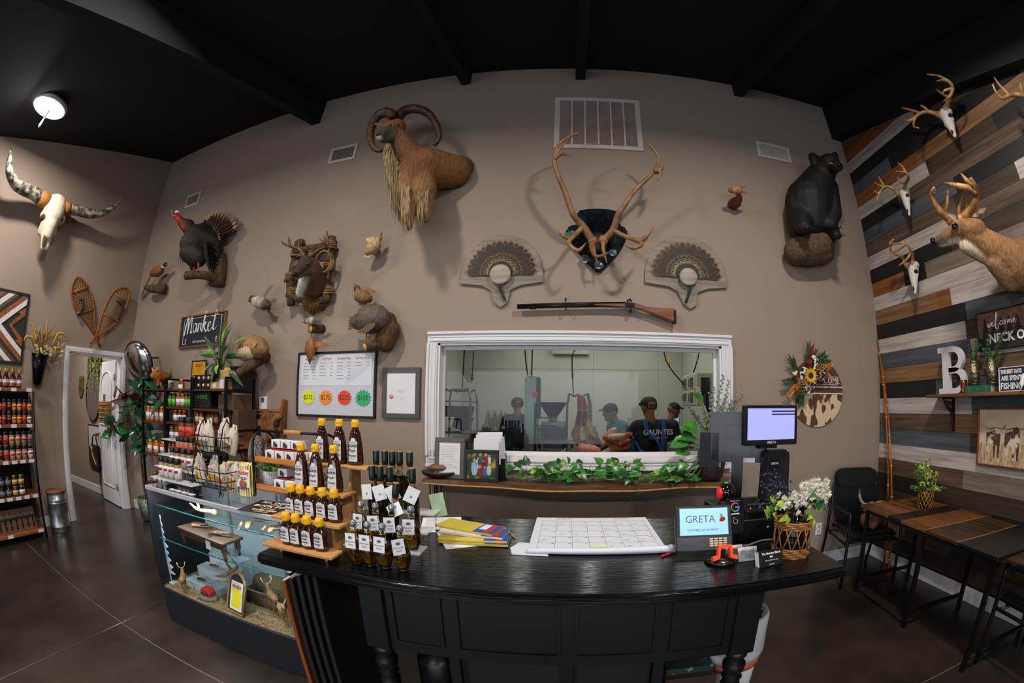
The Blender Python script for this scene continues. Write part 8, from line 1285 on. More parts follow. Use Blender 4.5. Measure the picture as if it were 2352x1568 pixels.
# flower jar in a wicker sleeve
c = V((.895,1.335, CZ + .001)); r = .068; hj = .2; t = T('flower_jar', 'glass jar of white blossoms and blue berries in a wicker sleeve', 'vase', c); B(GLB).lathe([(r * .85,0),(r, .01),(r, .14),(r * .6,.165),(r * .58,.2),(r * .5,.2),(r * .52,.168),(r * .93,.138),(r * .93,.016)], c, 24).ob('jar', t); b = B(mat('#5a6a5c', .05, var=0, trans=.8, ior=1.33)); b.lathe([(r * .9,.018),(r * .91,.09)], c, 20); b.ob('water', t); WK2 = mat('#8a5a2c', .6, var=.3, scale=(70,70,70))
for z0, n in ((.002,5),(.118,4)):
    for k in range(n): b = B(WK2); b.tube([c + V(((r + .006 + .004 * math.sin(9 * a + k * 2)) * math.cos(a),(r + .006 + .004 * math.sin(9 * a + k * 2)) * math.sin(a), z0 + k * .008)) for a in np.linspace(0,2 * PI, 37)[:-1]],.0045,6, closed=True); b.ob('woven_band', t)
for k in range(12):
    for s_ in (-1,1): b = B(WK2); a = 2 * PI * k / 12; e = a + s_ * .42; b.tube([c + V(((r + .008) * math.cos(q_),(r + .008) * math.sin(q_), z)) for q_, z in ((a, .03),((a + e) / 2,.075),(e, .125))],.0032,5); b.ob('cane', t)
WB = mat('#c9c5b4', .7, var=.1); m0 = c + V((0,0,.17))
def J(x, y, d=1.3): return pt(x, y, 1, d)
for pts in (((1800,1150),(1835,1130),(1858,1112)),((1848,1130),(1870,1112),(1880,1098)),((1868,1135),(1890,1120),(1898,1105)),((1815,1162),(1840,1145),(1862,1130)),((1880,1140),(1893,1133),(1899,1128))):
    b = B(WB); b.tube([m0, J(*pts[0])],.003,5, STEM)
    for k in range(46): f = RN.random() * 1.99; i = int(f); q_ = J(*pts[i]).lerp(J(*pts[i + 1]), f - i); rr = .026 * (1.1 - f / 2.4); p = q_ + V((RN.gauss(0, rr), RN.gauss(0, rr), RN.gauss(0, rr))) * .7; [b.leaf(p, (math.cos(a), RN.uniform(-.6,0), math.sin(a)),(0,-1,.3),.013,.011,.1, k=2) for a in (0,1.6,3.2,4.8)]
    b.ob('blossom_spray', t, kind='stuff')
BB = mat('#1c2438', .3, var=.3, coat=.3)
for x, y in ((1752,1118),(1765,1098),(1778,1092),(1790,1108),(1800,1118),(1745,1158),(1760,1172),(1772,1150),(1890,1155),(1872,1150),(1862,1160)):
    b = B(BB); e = J(x, y); b.tube([m0 + V((RN.uniform(-.02,.02),0,0)), m0.lerp(e, .5) + V((0,0,.02)), e],[.002,.0015,.001],4, sub=3, m=STEM)
    for k in range(11): p = m0.lerp(e, RN.uniform(.7,1.08)) + V((RN.gauss(0,.012), RN.gauss(0,.012), RN.gauss(0,.012))); b.ball(p, .0055,6)
    b.ob('berry_spray', t, kind='stuff')
for k in range(24): p = J(RN.choice((1775,1800,1850,1865,1880,1870)) + RN.uniform(-12,12), RN.uniform(1125,1190)); b = B(mat('#7a9a24', .4, col2='#a5b83a', scale=(30,30,30)) if k % 3 else LEAF); b.leaf(p, (RN.uniform(-1,1),-.3, RN.uniform(-1,.6)),(0,-1,.3),.05,.028,.2, k=4); b.ob('leaf', t)
for k in range(6): b = B(STEM); a = k * 1.05; b.tube([c + V((.03 * math.cos(a),.03 * math.sin(a),.02)), m0 + V((-.02 * math.cos(a),-.02 * math.sin(a),0))],.003,5); b.ob('stem', t)
# ================================================================ live-edge console under the window
SZ_ = .95; sx0, sx1 = -1.15,1.36; t = T('console_table', 'live-edge wooden console shelf on thin hairpin legs below the window', 'console table', (.1,2.97,0)); LE_ = wood('#3f2615', '#7a5230', 0,.4,.7)
edge = [(sx0,2.875),(-.85,2.89),(-.5,2.84),(-.1,2.795),(.2,2.785),(.5,2.81),(.8,2.845),(1.1,2.85),(sx1,2.83)]; ep, _ = crom([V((x, y, 0)) for x, y in edge],[1] * 9,5); ep = [(p.x, p.y) for p in ep]
b = B(LE_); b.prism(ep + [(sx1,3.085),(sx0,3.085)],.04, Mx.Translation((0,0, SZ_ - .04))); b.ob('slab', t); b = B(mat('#a8824a', .6, var=.3, scale=(30,30,30))); b.tube([(x, y - .004, SZ_ - .036 + .004 * math.sin(9 * x)) for x, y in ep],.008,6); b.ob('bark_edge', t)
for x in (sx0 + .07, sx1 - .08):
    for y in (2.93,3.04): b = B(BLKM); b.tube([(x - .03, y, SZ_ - .04),(x - .01, y - .01,.01),(x + .01, y - .01,.01),(x + .03, y, SZ_ - .04)],.006,6); b.ob('hairpin_leg', t)
zc = SZ_ + .001; px3 = lambda x, y, d: pt(x, y, 1, d)
c = V((px3(1008,1085,2.97).x, 2.97, zc)); t = T('stone_bowl', 'flat dark stone bowl at the left end of the console', 'bowl', c); B(mat('#241c1a', .45, var=.4, scale=(16,16,40), bump=.4)).lathe([(.06,0),(.13,.02),(.155,.045),(.14,.055),(.1,.04)], c, 24, sy=.6).ob('bowl', t)
t = T('wood_bowl', 'small tan wooden scoop resting on the dark stone bowl', 'bowl', c + V((.03,0,.057))); B(wood('#6b452a', '#94683f', 0,.5)).lathe([(.03,-.012),(.07,.005),(.085,.025),(.06,.045),(.02,.05)], c + V((.0,0,.062)),20, sy=.6).ob('bowl', t)
a, c2 = px3(1012,1003,3.02), px3(1070,1088,2.99); w_, h_ = .25, a.z - zc; F = frame(V((px3(1036,1050,3.).x, 2.97, zc + h_ / 2)),(1,0,0),(0,.13,1)); t, F, w, h = board2('framed_letter', 'grey-framed printed letter leaning on the window casing', 'picture', F, w_, h_, .02,.035, mat('#55565a', .5, var=.15), PAPER); b = B(wood('#9a7a50', '#b0926a', 0,.5)); b.M = F
for s in (-1,1): b.b2((s * w * .36 - .003,-h * .37,.0125),(s * w * .36 + .003, h * .38,.016))
b.b2((-w * .36, h * .375,.0125),(w * .36, h * .385,.016)); b.ob('inner_frame', t, kind='stuff'); b = B(GRYI); b.M = F; [b.b2((-w * .28, h * (.28 - .04 * k),.0122),(w * RN.uniform(.1,.3), h * (.285 - .04 * k),.0128)) for k in range(14)]; b.ob('print', t, kind='stuff')
x0, x1 = px3(1082,1080,2.96).x, px3(1160,1080,2.96).x; t = T('file_holder', 'black wire file holder stuffed with papers behind the family photo', 'file holder', ((x0 + x1) / 2,2.98, zc))
for k, y in enumerate((2.94,2.985,3.03)): B(BLKM).b2((x0, y - .003, zc),(x1, y, zc + .13 + .04 * k)).ob('divider', t)
B(BLKM).b2((x0,2.93, zc),(x1,3.04, zc + .006)).ob('base', t); zt_ = px3(1120,990,2.96).z
for k in range(4): p = T('paper_sheet', ['front folded letter sticking out of the black file holder', 'second printed sheet in the black file holder', 'tall wrinkled sheet in the black file holder', 'rearmost paper in the black file holder'][k], 'paper', (x0 + .1,2.95 + .022 * k, zc + .008),0, 'papers in the file holder'); F = frame(((x0 + x1) / 2 - .02 + .02 * k, 2.955 + .021 * k, zc + .01),(1,.02 * k, .03 * (k - 1)),(0,.02,1)); h_ = zt_ - zc - .02 - [.05,.02,0,.04][k]; b = B(PAPER); b.M = F; b.b2((-.1,0,0),(.1, h_, .0015)); b.ob('sheet', p); b = B(GRYI); b.M = F; [b.b2((-.08, h_ - .02 - .014 * j, -.0006),(.05, h_ - .016 - .014 * j, 0)) for j in range(4)]; b.ob('print', p, kind='stuff')
a, c2 = px3(1066,1032,2.9), px3(1146,1096,2.9); w_ = c2.x - a.x; h_ = a.z - zc; F = frame(V(((a.x + c2.x) / 2,2.91, zc + h_ / 2)),(1,0,0),(0,.1,1)); t, F, w, h = board2('family_photo', 'black-framed group photograph of nine people outdoors on the console', 'picture', F, w_, h_, .02,.022, BLK, mat('#20351c', .5, col2='#b09a2a', scale=(16,16,16), thr=(.5,.7)))
for x, y, c3, s in ((-.2,-.02, '#8fb0c8', 1.15),(-.03,.2, '#1f5a5a', 1.),(.12,.2, '#7a1a24', 1.),(.22,.2, '#c8c8d0', .7),(-.1,.1, '#c0c8d0', .75),(-.03,-.15, '#8a1418', .8),(.1,-.16, '#2a5aa8', .72),(.22,-.08, '#a8b8b8', .85),(.05,.05, '#8a1a24', .6)):
    b = B(mat(c3,.6, var=.1)); q = h * .16 * s; X, Y = x * w, y * h; b.prism([(X - q * .5, Y + q * .6),(X - q * .55, Y - q * .7),(X - q * .3, Y - q * 1.6),(X + q * .3, Y - q * 1.6),(X + q * .55, Y - q * .7),(X + q * .5, Y + q * .6)],.0006, at(F, 0,0,.0121)); b.prism(ell(q * .3, q * .38,10, c=(X, Y + q * .95)),.0006, at(F, 0,0,.0122), mat('#b08868', .6, var=0)); b.ob('print', t, kind='stuff')
# potted pothos and eucalyptus
c = V((px3(1632,1090,2.95).x, 2.95, zc)); hp = px3(1632,1030,2.95).z - zc; t = T('pothos_pot', 'dark knobbly pot of trailing pothos spreading along the console', 'plant', c); B(mat('#1c1418', .3, col2='#4a3a40', scale=(70,70,70), bump=1., thr=(.4,.6))).lathe([(.07,0),(.1,.03),(.12, hp * .6),(.11, hp),(.1, hp),(.1, hp * .8)], c, 28).ob('pot', t)
PO = [mat('#245a22', .28, col2='#4a8a34', scale=(14,14,14)), mat('#2a6a2a', .28, col2='#a8b858', scale=(16,16,16), thr=(.52,.66)), mat('#1d4a22', .3)]
def heart(b, p, d, n_, L):
    d = V(d).normalized(); n_ = V(n_); n_ = (n_ - d * n_.dot(d)).normalized(); s = d.cross(n_); P = [(0,0),(-.1,.22),(.0,.42),(.22,.46),(.5,.36),(.78,.16),(1,0)]
    vs = []
    for x, y in P: vs += [p + d * L * x + s * L * y + n_ * L * .12 * y * 2 - n_ * L * .18 * max(0, x) ** 2, p + d * L * max(x, 0) - n_ * L * .18 * max(0, x) ** 2, p + d * L * x - s * L * y + n_ * L * .12 * y * 2 - n_ * L * .18 * max(0, x) ** 2]
    fs = []
    for i in range(6): a = i * 3; fs += [(a, a + 1, a + 4, a + 3),(a + 1, a + 2, a + 5, a + 4)]
    b.add(vs, fs, None, True)
for k in range(7):
    x = c.x - .1; P = [c + V((-.05,-.05, hp))]; n = 6; xe = [-1.05,-1.3,-.9,-1.45,-.7,-1.2,-1.5][k]
    for i in range(1, n + 1): P.append(V((c.x + xe * i / n, 2.9 + RN.uniform(-.05,.12), zc + RN.uniform(.012,.05) + (.02 if i < n else 0))))
    b = B(mat('#5a8a34', .5)); b.tube(P, .0035,5, sub=4); b.ob('vine', t)
for k in range(105):
    xx = pt(RN.uniform(1175,1600),1080,1,2.9).x; y = RN.uniform(2.84,3.03); up = RN.random(); p = V((xx, y, zc + .03 + .11 * up * up + (.05 * RN.random() if abs(xx - .1) < .5 else 0))); b = B(PO[k % 3]); heart(b, p, (RN.uniform(-1,1), RN.uniform(-1,.1), RN.uniform(-.7,.5)),(RN.uniform(-.4,.4),-.7,.8), RN.uniform(.06,.095)); b.tube([V((xx + RN.uniform(-.03,.03), y, zc + .01)), p],.002,4, STEM); b.ob('leaf', t)
for px_, py_, d, L in ((1590,1000,(-1,-.2,-.1),.13),(1600,985,(-1,-.3,.2),.15),(1572,1012,(-1,-.1,-.3),.13),(1612,925,(-.6,-.4,.6),.13),(1580,1035,(-1,-.2,-.1),.11),(1640,1052,(.3,-1,-.6),.1),(1622,1050,(-.6,-1,-.5),.1),(1572,1062,(-.8,-.6,-.7),.1)): b = B(PO[0]); p = px3(px_, py_, 2.88); heart(b, p, d, (0,-.8,.7), L); b.tube([c + V((0,0, hp)), p],.003,5, STEM); b.ob('leaf', t)
b = B(PO[1]); p = px3(1462,1125,2.83); b.tube([V((p.x, 2.86, zc)), V((p.x, 2.77, zc - .02)), p],.002,4, STEM); heart(b, p, (0,-.2,-1),(0,-1,0),.05); b.ob('leaf', t)
t = T('eucalyptus', 'grey-green eucalyptus sprays rising from the dark pot before the window casing', 'plant', c + V((0,0, hp))); EU = [mat('#5f7568', .6, var=.2), mat('#7a8578', .6, var=.2), mat('#8f8672', .7, var=.2)]
for k, (px_, py_) in enumerate(((1662,858),(1640,885),(1600,885),(1568,920),(1590,950),(1700,888),(1690,915),(1668,905),(1655,930),(1708,905),(1675,870),(1630,900),(1620,950),(1648,960),(1605,915),(1685,940))):
    e = px3(px_, py_, 2.9 + .015 * (k % 7)); s0 = c + V((RN.uniform(-.05,.05), RN.uniform(-.05,.05), hp - .03)); m_ = s0.lerp(e, .5) + V((0,0,.05)); b = B(EU[k % 3]); b.tube([s0, m_, e],[.003,.0025,.001],4, sub=4, m=STEM)
    for j in range(26): f = .2 + .8 * j / 26; q = (s0.lerp(m_, f * 2) if f < .5 else m_.lerp(e, f * 2 - 1)); a = j * 2.4; b.leaf(q, (math.cos(a),-.4 * RN.random(),.5 + .4 * math.sin(a)),(RN.uniform(-.5,.5),-1,.2),.032 * (1.25 - .6 * f),.024,.1, k=2)
    b.ob('spray', t)
# ================================================================ workroom behind the glass
def wk(px, py, y): return pt(px, py, 1, y)
SSM = mat('#6f7371', .4,.8, var=.15); SKIN = '#8a5a3e'; NVY = '#141b2b'
def tbl(label, x0, x1, y0, y1, z, m=SSM, cat='table'):
    t = T('work_table', label, cat, ((x0 + x1) / 2,(y0 + y1) / 2,0)); B(m).b2((x0, y0, z - .04),(x1, y1, z)).ob('top', t, bevel=.004)
    for x in (x0 + .05, x1 - .05):
        for y in (y0 + .05, y1 - .05): B(SSM).cyl((x, y, 0),(x, y, z - .04),.02, n=8).ob('leg', t)
    B(SSM).b2((x0 + .03, y0 + .03,.25),(x1 - .03, y1 - .03,.27)).ob('under_shelf', t); return t
def person(label, px, y, pytop, face, shirt, legs, hands, lean=0., head=(0.,0.), cap='#121316', hairc='#1a1310', H=None, apron=None, text=None, glove=True):
    x = wk(px, 900, y).x; zt = wk(px, pytop, y).z; s = zt / 1.76; R_ = Mx.Rotation(face, 3, 'Z'); o = V((x, y, 0)); q = lambda a, b_, c: o + R_ @ V((a * s, b_ * s, c * s)); t = T('person', label, 'person', o)
    fwd = lean; hx, hy, hz = 0, fwd + .05 + head[0],1.6 - head[1]
    c = [(q(-.09,0,.95),.115, q(-.1,0,.5),.075, legs),(q(-.1,0,.5),.07, q(-.1,-.02,.1),.05, legs),(q(.09,0,.95),.115, q(.1,0,.5),.075, legs),(q(.1,0,.5),.07, q(.1,-.02,.1),.05, legs),(q(-.1,0,.05),.05, q(-.1,.14,.04),.04, '#15130f'),(q(.1,0,.05),.05, q(.1,.14,.04),.04, '#15130f'),(q(-.06,0,.98),.13, q(-.07, fwd * .5,1.15),.135, shirt),(q(.06,0,.98),.13, q(.07, fwd * .5,1.15),.135, shirt),(q(-.07, fwd * .5,1.15),.135, q(-.1, fwd, 1.33),.115, shirt),(q(.07, fwd * .5,1.15),.135, q(.1, fwd, 1.33),.115, shirt),(q(-.17, fwd, 1.38),.075, q(.17, fwd, 1.38),.075, shirt),(q(0, fwd, 1.4),.06, q(hx, hy - .03, hz - .06),.055, SKIN),(q(hx, hy - .02, hz + .03),.088, q(hx, hy + .015, hz + .0),.084, SKIN),(q(hx, hy + .02, hz - .04),.068, q(hx, hy + .04, hz - .085),.045, SKIN),(q(hx, hy + .1, hz + .0),.013, q(hx, hy + .115, hz - .03),.017, SKIN),(q(-.088, hy - .01, hz - .01),.02, q(-.09, hy - .015, hz + .02),.018, SKIN),(q(.088, hy - .01, hz - .01),.02, q(.09, hy - .015, hz + .02),.018, SKIN)]
    hp = []
    for sd, (ex, ey, ez, wx, wy, wz) in zip((-1,1), hands): c += [(q(sd * .2, fwd, 1.37),.065, q(sd * ex, ey, ez),.05, shirt),(q(sd * ex, ey, ez),.045, q(sd * wx, wy, wz),.03, SKIN)]; hp.append((q(sd * wx, wy, wz),(q(sd * wx, wy, wz) - q(sd * ex, ey, ez)).normalized(), sd))
    blob(c, 'body', t, mat('#ffffff', .8, var=.2, scale=(14,14,14), bump=.2, attr=True, key='cloth'),.014,3)
    for p, d, sd in hp:
        b = B(mat('#1f6fa8', .4, var=.1) if glove else mat(SKIN, .6)); u = d.cross(V((0,0,1))); u = u.normalized() if u.length > .1 else V((1,0,0)); n = u.cross(d); b.ball(p + d * .045,(.03,.03,.04),10)
        for k in range(4): a = p + d * .07 + u * (k - 1.5) * .018; l = (.055,.07,.066,.05)[k]; b.tube([a, a + d * l * .6, a + d * l - n * .025],[.009,.009,.006],6)
        a = p + d * .03 + u * .03 * sd; b.tube([a, a + u * .025 * sd + d * .025, a + u * .025 * sd + d * .055],[.011,.01,.007],6); b.ob('glove' if glove else 'hand', t, kind='stuff')
    for sd in (-1,1): b = B(mat('#e0dad2', .3, var=0)); b.ball(q(hx + sd * .032, hy + .088, hz + .012),.011 * s, 8); b.ball(q(hx + sd * .032, hy + .097, hz + .012),.006 * s, 6, mat('#20140f', .2, var=0)); b.ob('eye', t, kind='stuff')
    b = B(mat('#6a3a30', .6)); b.tube([q(hx - .025, hy + .085, hz - .062), q(hx, hy + .092, hz - .06), q(hx + .025, hy + .085, hz - .062)],.005,5); b.ob('mouth', t)
    b = B(mat(hairc, .8, var=.2)); b.ball(q(hx, hy - .022, hz + .03),(.092 * s, .09 * s, .082 * s),12); b.ob('hair', t)
    if cap:
        ax = R_ @ V((0,.25,1)); b = B(mat(cap, .7, var=.1)); b.lathe([(.104 * s, .02),(.104 * s, .05),(.094 * s, .09),(.06 * s, .118),(.01,.128)], q(hx, hy - .01, hz),16, ax=ax); b.ob('cap', t); b = B(mat(cap, .7, var=.1)); b.M = Mx.Translation(q(hx, hy + .07, hz + .055)) @ R_.to_4x4() @ Mx.Rotation(-.35,4, 'X'); b.prism([(-.08,0),(.08,0),(.075,.06),(.04,.095),(-.04,.095),(-.075,.06)],.008); b.ob('cap_brim', t)
    if apron:
        m = mat(apron, .7, var=.15); yb = -.15
        for pts in (((-.11, fwd - .08,1.46),(-.1, fwd + yb + .02,1.34),(.02, fwd * .5 + yb - .01,1.2),(.09, yb + .0,1.0)),((.13, fwd - .08,1.46),(.12, fwd + yb + .02,1.34),(.09, fwd * .5 + yb - .01,1.2),(.06, yb, 1.0)),((-.2, fwd * .5 - .02,1.2),(-.15, yb + .02,1.06),(0, yb - .0,1.0),(.2, yb + .06,1.02))): b = B(m); b.tube([q(*p) for p in pts],.05 * s, 8, sub=5, flat=.2); b.ob('apron_strap', t)
        b = B(m); b.lathe([(.2 * s, .38 * s),(.21 * s, .75 * s),(.195 * s, 1.0 * s)], o, 24, sy=.85); b.ob('apron_skirt', t)
    if text: txt(text[0],.085, frame(q(.03, fwd - .155,1.31), R_ @ V((1,0,0)),(0,.12,1)), WHT, t, bold=.002); txt(text[1],.035, frame(q(.03, fwd - .158,1.245), R_ @ V((1,0,0)),(0,.1,1)), WHT, t)
    return t
person('person in a dark navy shirt and black cap seen from behind at the far counter', 1190,6.1,908,.25, NVY, '#1a1f2c', [(.27,.12,1.1,.2,.38,1.02),(.27,.1,1.1,.12,.36,1.02)],.04)
person('person in a teal hooded top and black cap looking down to the side at meat', 1436,5.1,915,1.9, '#1f5a66', '#16181c', [(.28,.12,1.1,.16,.42,1.0),(.26,.12,1.1,.12,.4,1.0)],.12,(.06,.04))
person('person seen from behind in a black shirt with crossed blue apron straps', 1497,4.35,905,.25, '#0f1116', '#141a2a', [(.36,.1,1.12,.3,.36,.98),(.3,.14,1.12,.16,.4,1.0)],.03, apron='#2a5590', text=('GAUNTES', 'CUSTOM MEAT'))
person('person in black with dark cap turned toward a small screen at the far wall', 1527,5.7,920,-1.35, '#101216', '#101216', [(.27,.14,1.1,.12,.4,1.08),(.27,.14,1.1,.12,.4,1.08)],.08,(.04,.0))
# tables, board, meat
tbl('steel cutting table in front of the apron-wearing person', .02,.62,3.85,4.75,.93); tbl('steel counter along the far wall behind the hopper', -1.9,.1,6.35,6.9,.93); tbl('steel side table on the cabinet side of the workroom', 1.0,1.75,4.2,5.0,.98); tbl('dark steel prep table right against the window', -.9,-.05,3.45,3.75,.97, mat('#1c1f22', .35,.5))
t = T('cutting_board', 'large pale cutting board on the steel table covered with meat', 'board', (.32,4.2,.931)); B(mat('#b58a62', .6, var=.12)).b2((.05,3.87,.931),(.6,4.6,.965)).ob('board', t, bevel=.006)
ME = mat('#ffffff', .4, var=.6, scale=(22,22,12), bump=.9, attr=True, key='meat'); zb = .966
def meat(label, caps_, v=.014): t = T('meat_cut', label, 'meat', caps_[0][0]); blob(caps_, 'flesh', t, ME, v, 2,7.); return t
yc = 4.25; k = lambda x, y, d=yc: wk(x, y, d)
t = meat('hanging-shank beef hindquarter standing upright on the board', [(k(1335,914),.045, k(1338,935),.06, '#8a3a14'),(k(1338,935),.055, k(1338,962),.06, '#8f4a1e'),(k(1334,955),.05, k(1334,980),.075, '#8f5228'),(k(1340,965),.06, k(1350,1000),.12, '#94693a'),(k(1336,985),.08, k(1334,1004),.09, '#8a5a30'),(k(1326,985),.05, k(1322,998),.05, '#8a4420'),(k(1352,1000),.1, k(1366,1014),.07, '#6a1f16'),(k(1340,1012),.09, k(1372,1020),.05, '#3f100e'),(k(1346,945, yc - .05),.02, k(1342,972, yc - .1),.025, '#5a1512'),(k(1330,945, yc - .05),.02, k(1326,972, yc - .08),.022, '#1f1410'),(k(1337,985, yc - .1),.025, k(1338,1008, yc - .12),.03, '#b5a684'),(k(1348,975, yc - .1),.02, k(1364,1002, yc - .1),.02, '#a58a5a'),(k(1356,1003, yc - .12),.02, k(1376,1012, yc - .08),.02, '#5a1814')],.011)
meat('streaky ribs lying at the near corner of the board', [(k(1335,1030,4.0),.05, k(1372,1034,4.0),.04, '#a8645a'),(k(1335,1024,4.05),.03, k(1365,1028,4.05),.03, '#c9a898'),(k(1330,1018,4.15),.04, k(1340,1020,4.15),.04, '#6a201c')])
meat('large fatty roast under the hands of the workers', [(k(1405,1010,4.35),.08, k(1440,1008,4.35),.07, '#a06a34'),(k(1410,1025,4.3),.05, k(1440,1024,4.3),.05, '#a87038'),(k(1408,1004,4.28),.03, k(1430,1000,4.28),.03, '#b89058'),(k(1400,1012,4.27),.03, k(1420,1020,4.27),.03, '#7a2a18'),(k(1435,1000,4.3),.03, k(1455,992,4.3),.025, '#b0564a'),(k(1425,1022,4.22),.03, k(1445,1012,4.22),.03, '#8a241c')])
meat('pink cut with bone behind the plastic tub', [(k(1393,1003,4.45),.05, k(1408,990,4.45),.045, '#b05a48'),(k(1408,990,4.45),.04, k(1412,986,4.45),.03, '#c9a890')])
meat('small red scrap beside the round basin', [(k(1288,1050,3.6),.02, k(1292,1038,3.6),.018, '#a8685a')],.008); meat('orange-red scrap next to the cutting board corner', [(k(1312,1051,3.65),.02, k(1322,1049,3.65),.018, '#a84a28')],.008)
c = k(1382,1030,4.0); t = T('plastic_tub', 'cloudy plastic tub with a blue handle on the cutting board', 'tub', (c.x, 4.0, zb)); B(mat('#b59a94', .35, var=.05, alpha=.8)).b2((c.x - .09,3.94, zb),(c.x + .09,4.06, zb + .1)).ob('tub', t, bevel=.01); B(mat('#1c7a8a', .4)).b2((c.x - .08,3.925, zb + .075),(c.x - .02,3.942, zb + .095)).ob('handle', t)
c = k(1280,1040,3.6); t = T('round_basin', 'round steel basin set on the dark prep table', 'basin', (c.x, 3.6,.971)); B(SSM).lathe([(.1,0),(.2,.03),(.21,.035),(.19,.03),(.1,.008)],(c.x, 3.6,.971),30, sy=.6).ob('basin', t)
# rolling racks
def rack(label, px0, px1, pyt, y, rows, d=.4):
    a, c = wk(px0,950, y), wk(px1,950, y); zt = wk((px0 + px1) / 2, pyt, y).z; t = T('rolling_rack', label, 'rack', ((a.x + c.x) / 2, y, 0))
    for yy_ in (y, y + d): b = B(SSM); b.tube([(a.x, yy_, .03),(a.x, yy_, zt - .12),(a.x + .1, yy_, zt),(c.x - .1, yy_, zt),(c.x, yy_, zt - .12),(c.x, yy_, .03)],.016,8, sub=3); b.ob('hoop', t)
    for i in range(rows):
        z = .25 + (zt - .4) * i / (rows - 1)
        for x in (a.x, c.x): B(SSM).b2((x - .012, y, z - .008),(x + .012, y + d, z)).ob('runner', t)
        if rows < 8: B(SSM).b2((a.x, y, z),(c.x, y + d, z + .012)).ob('shelf', t)
    return a, c, zt
a, c, zt = rack('round-topped rack with black lug at the left end of the workroom', 1013,1080,897,5.2,4); z = wk(1045,958,5.2).z; t = T('black_lug', 'black plastic lug on the round-topped rack', 'tub', ((a.x + c.x) / 2,5.3, z)); b = B(mat('#17181a', .5)); b.box(((a.x + c.x) / 2 - .01,5.36, z + .08),(.34,.34,.15), taper=1.15); b.ob('lug', t, bevel=.01)
zq = .25 + (zt - .4) * 2/3 + .012; t = T('tipped_crate', 'dark slotted crate tipped up on the upper shelf of the round-topped rack', 'crate', (c.x - .14,5.4, zq)); CR = mat('#26211e', .6); b = B(CR); b.box((c.x - .16,5.4, zq + .14),(.2,.3,.2), rot=Mx.Rotation(.35,3, 'Y')); b.ob('crate', t, bevel=.01)
rack('tall oven rack with many runners behind the upright beef', 1303,1356,908,5.5,14)
# band saw, hopper, basket
a, c = wk(1204,950,4.7), wk(1237,950,4.7); zt = wk(1220,863,4.7).z; t = T('band_saw', 'tall grey band saw column with a red label', 'saw', ((a.x + c.x) / 2,4.75,0)); b = B(SSM); b.b2((a.x, 4.7,.0),(c.x - .02,4.95, zt)); b.ob('column', t, bevel=.02, seg=2); B(mat('#3a3c3d', .4,.6)).b2((c.x - .04,4.72, wk(1220,960,4.7).z),(c.x + .01,4.94, zt - .01)).ob('blade_guard', t, bevel=.01); p = wk(1229,906,4.69); B(mat('#d8382c', .5, var=0)).b2((p.x - .035,4.695, p.z - .03),(p.x + .035,4.6995, p.z + .03)).ob('red_label', t); B(SSM).b2((a.x - .15,4.5,.9),(c.x + .45,5.0,.93)).ob('saw_table', t)
b = B(BLKM); x = wk(1229,1000,4.6).x; b.tube([(x, 4.6,.93),(x, 4.6, wk(1229,925,4.6).z)],.012,8); [b.tube([(x, 4.6, wk(1229, q, 4.6).z),(x + .25,4.6, wk(1229, q, 4.6).z)],.008,6) for q in (959,977)]; b.ob('guide_bar', t, kind='stuff')
p = wk(1269,925,5.3); q = wk(1269,962,5.3); t = T('mixer_hopper', 'steel funnel hopper mixer standing at the middle of the workroom', 'machine', (p.x, 5.4,0)); b = B(mat('#3f4142', .3,.9, var=.2)); b.lathe([(.05, q.z),(.2, p.z),(.205, p.z + .01),(.19, p.z),(.04, q.z + .01)],(p.x, 5.45,0),28); b.ob('funnel', t); B(SSM).b2((p.x - .15,5.3, wk(1269,1012,5.3).z),(p.x + .18,5.6, q.z - .04)).ob('body', t, bevel=.01); B(SSM).cyl((p.x, 5.45, q.z - .05),(p.x, 5.45, q.z + .01),.06).ob('neck', t); B(SSM).b2((p.x - .13,5.32,0),(p.x + .16,5.58, wk(1269,1012,5.3).z)).ob('stand', t)
t = T('blue_tub', 'small blue tub in the brown basket', 'tub', (p.x - .02,5.12,1.18)); z0 = wk(1268,1010,5.1).z; B(mat('#2a5a9a', .35)).b2((p.x - .1,5.1, z0 + .06),(p.x + .06,5.2, z0 + .19)).ob('tub', t, bevel=.01)
def slotted(label, cx, y, z, w_, h_, d_, col):
    t = T('slotted_basket', label, 'basket', (cx, y, z),0, 'slotted plastic baskets'); m = mat(col, .5, var=.1); B(m).b2((cx - w_ / 2, y, z),(cx + w_ / 2, y + d_, z + .01)).ob('base', t)
    for i in range(5):
        f = 1 + .02 * i; zz = z + h_ * i / 4; b = B(m); b.tube([(cx + sx * w_ / 2 * f, y + d_ / 2 + sy * d_ / 2, zz) for sx, sy in ((-1,-1),(1,-1),(1,1),(-1,1))],.006 if i < 4 else .012,4, closed=True); b.ob('rim' if i == 4 else 'band', t)
    b = B(m); [b.b2((cx - w_ / 2 + w_ * i / 12 - .006, y - .003, z),(cx - w_ / 2 + w_ * i / 12 + .006, y + .003, z + h_)) for i in range(13)]; b.ob('slats', t, kind='stuff'); return t
slotted('brown slotted plastic basket in front of the hopper machine', p.x, 5.06, z0,.34,.15,.22, '#5a4226'); tbl('low steel stand carrying the brown slotted basket', p.x - .22, p.x + .22,4.98,5.29, z0 - .001); q = wk(1140,985,6.4); slotted('rust-brown slotted basket on the far counter', q.x, 6.42,.931,.3,.14,.25, '#5a3020')
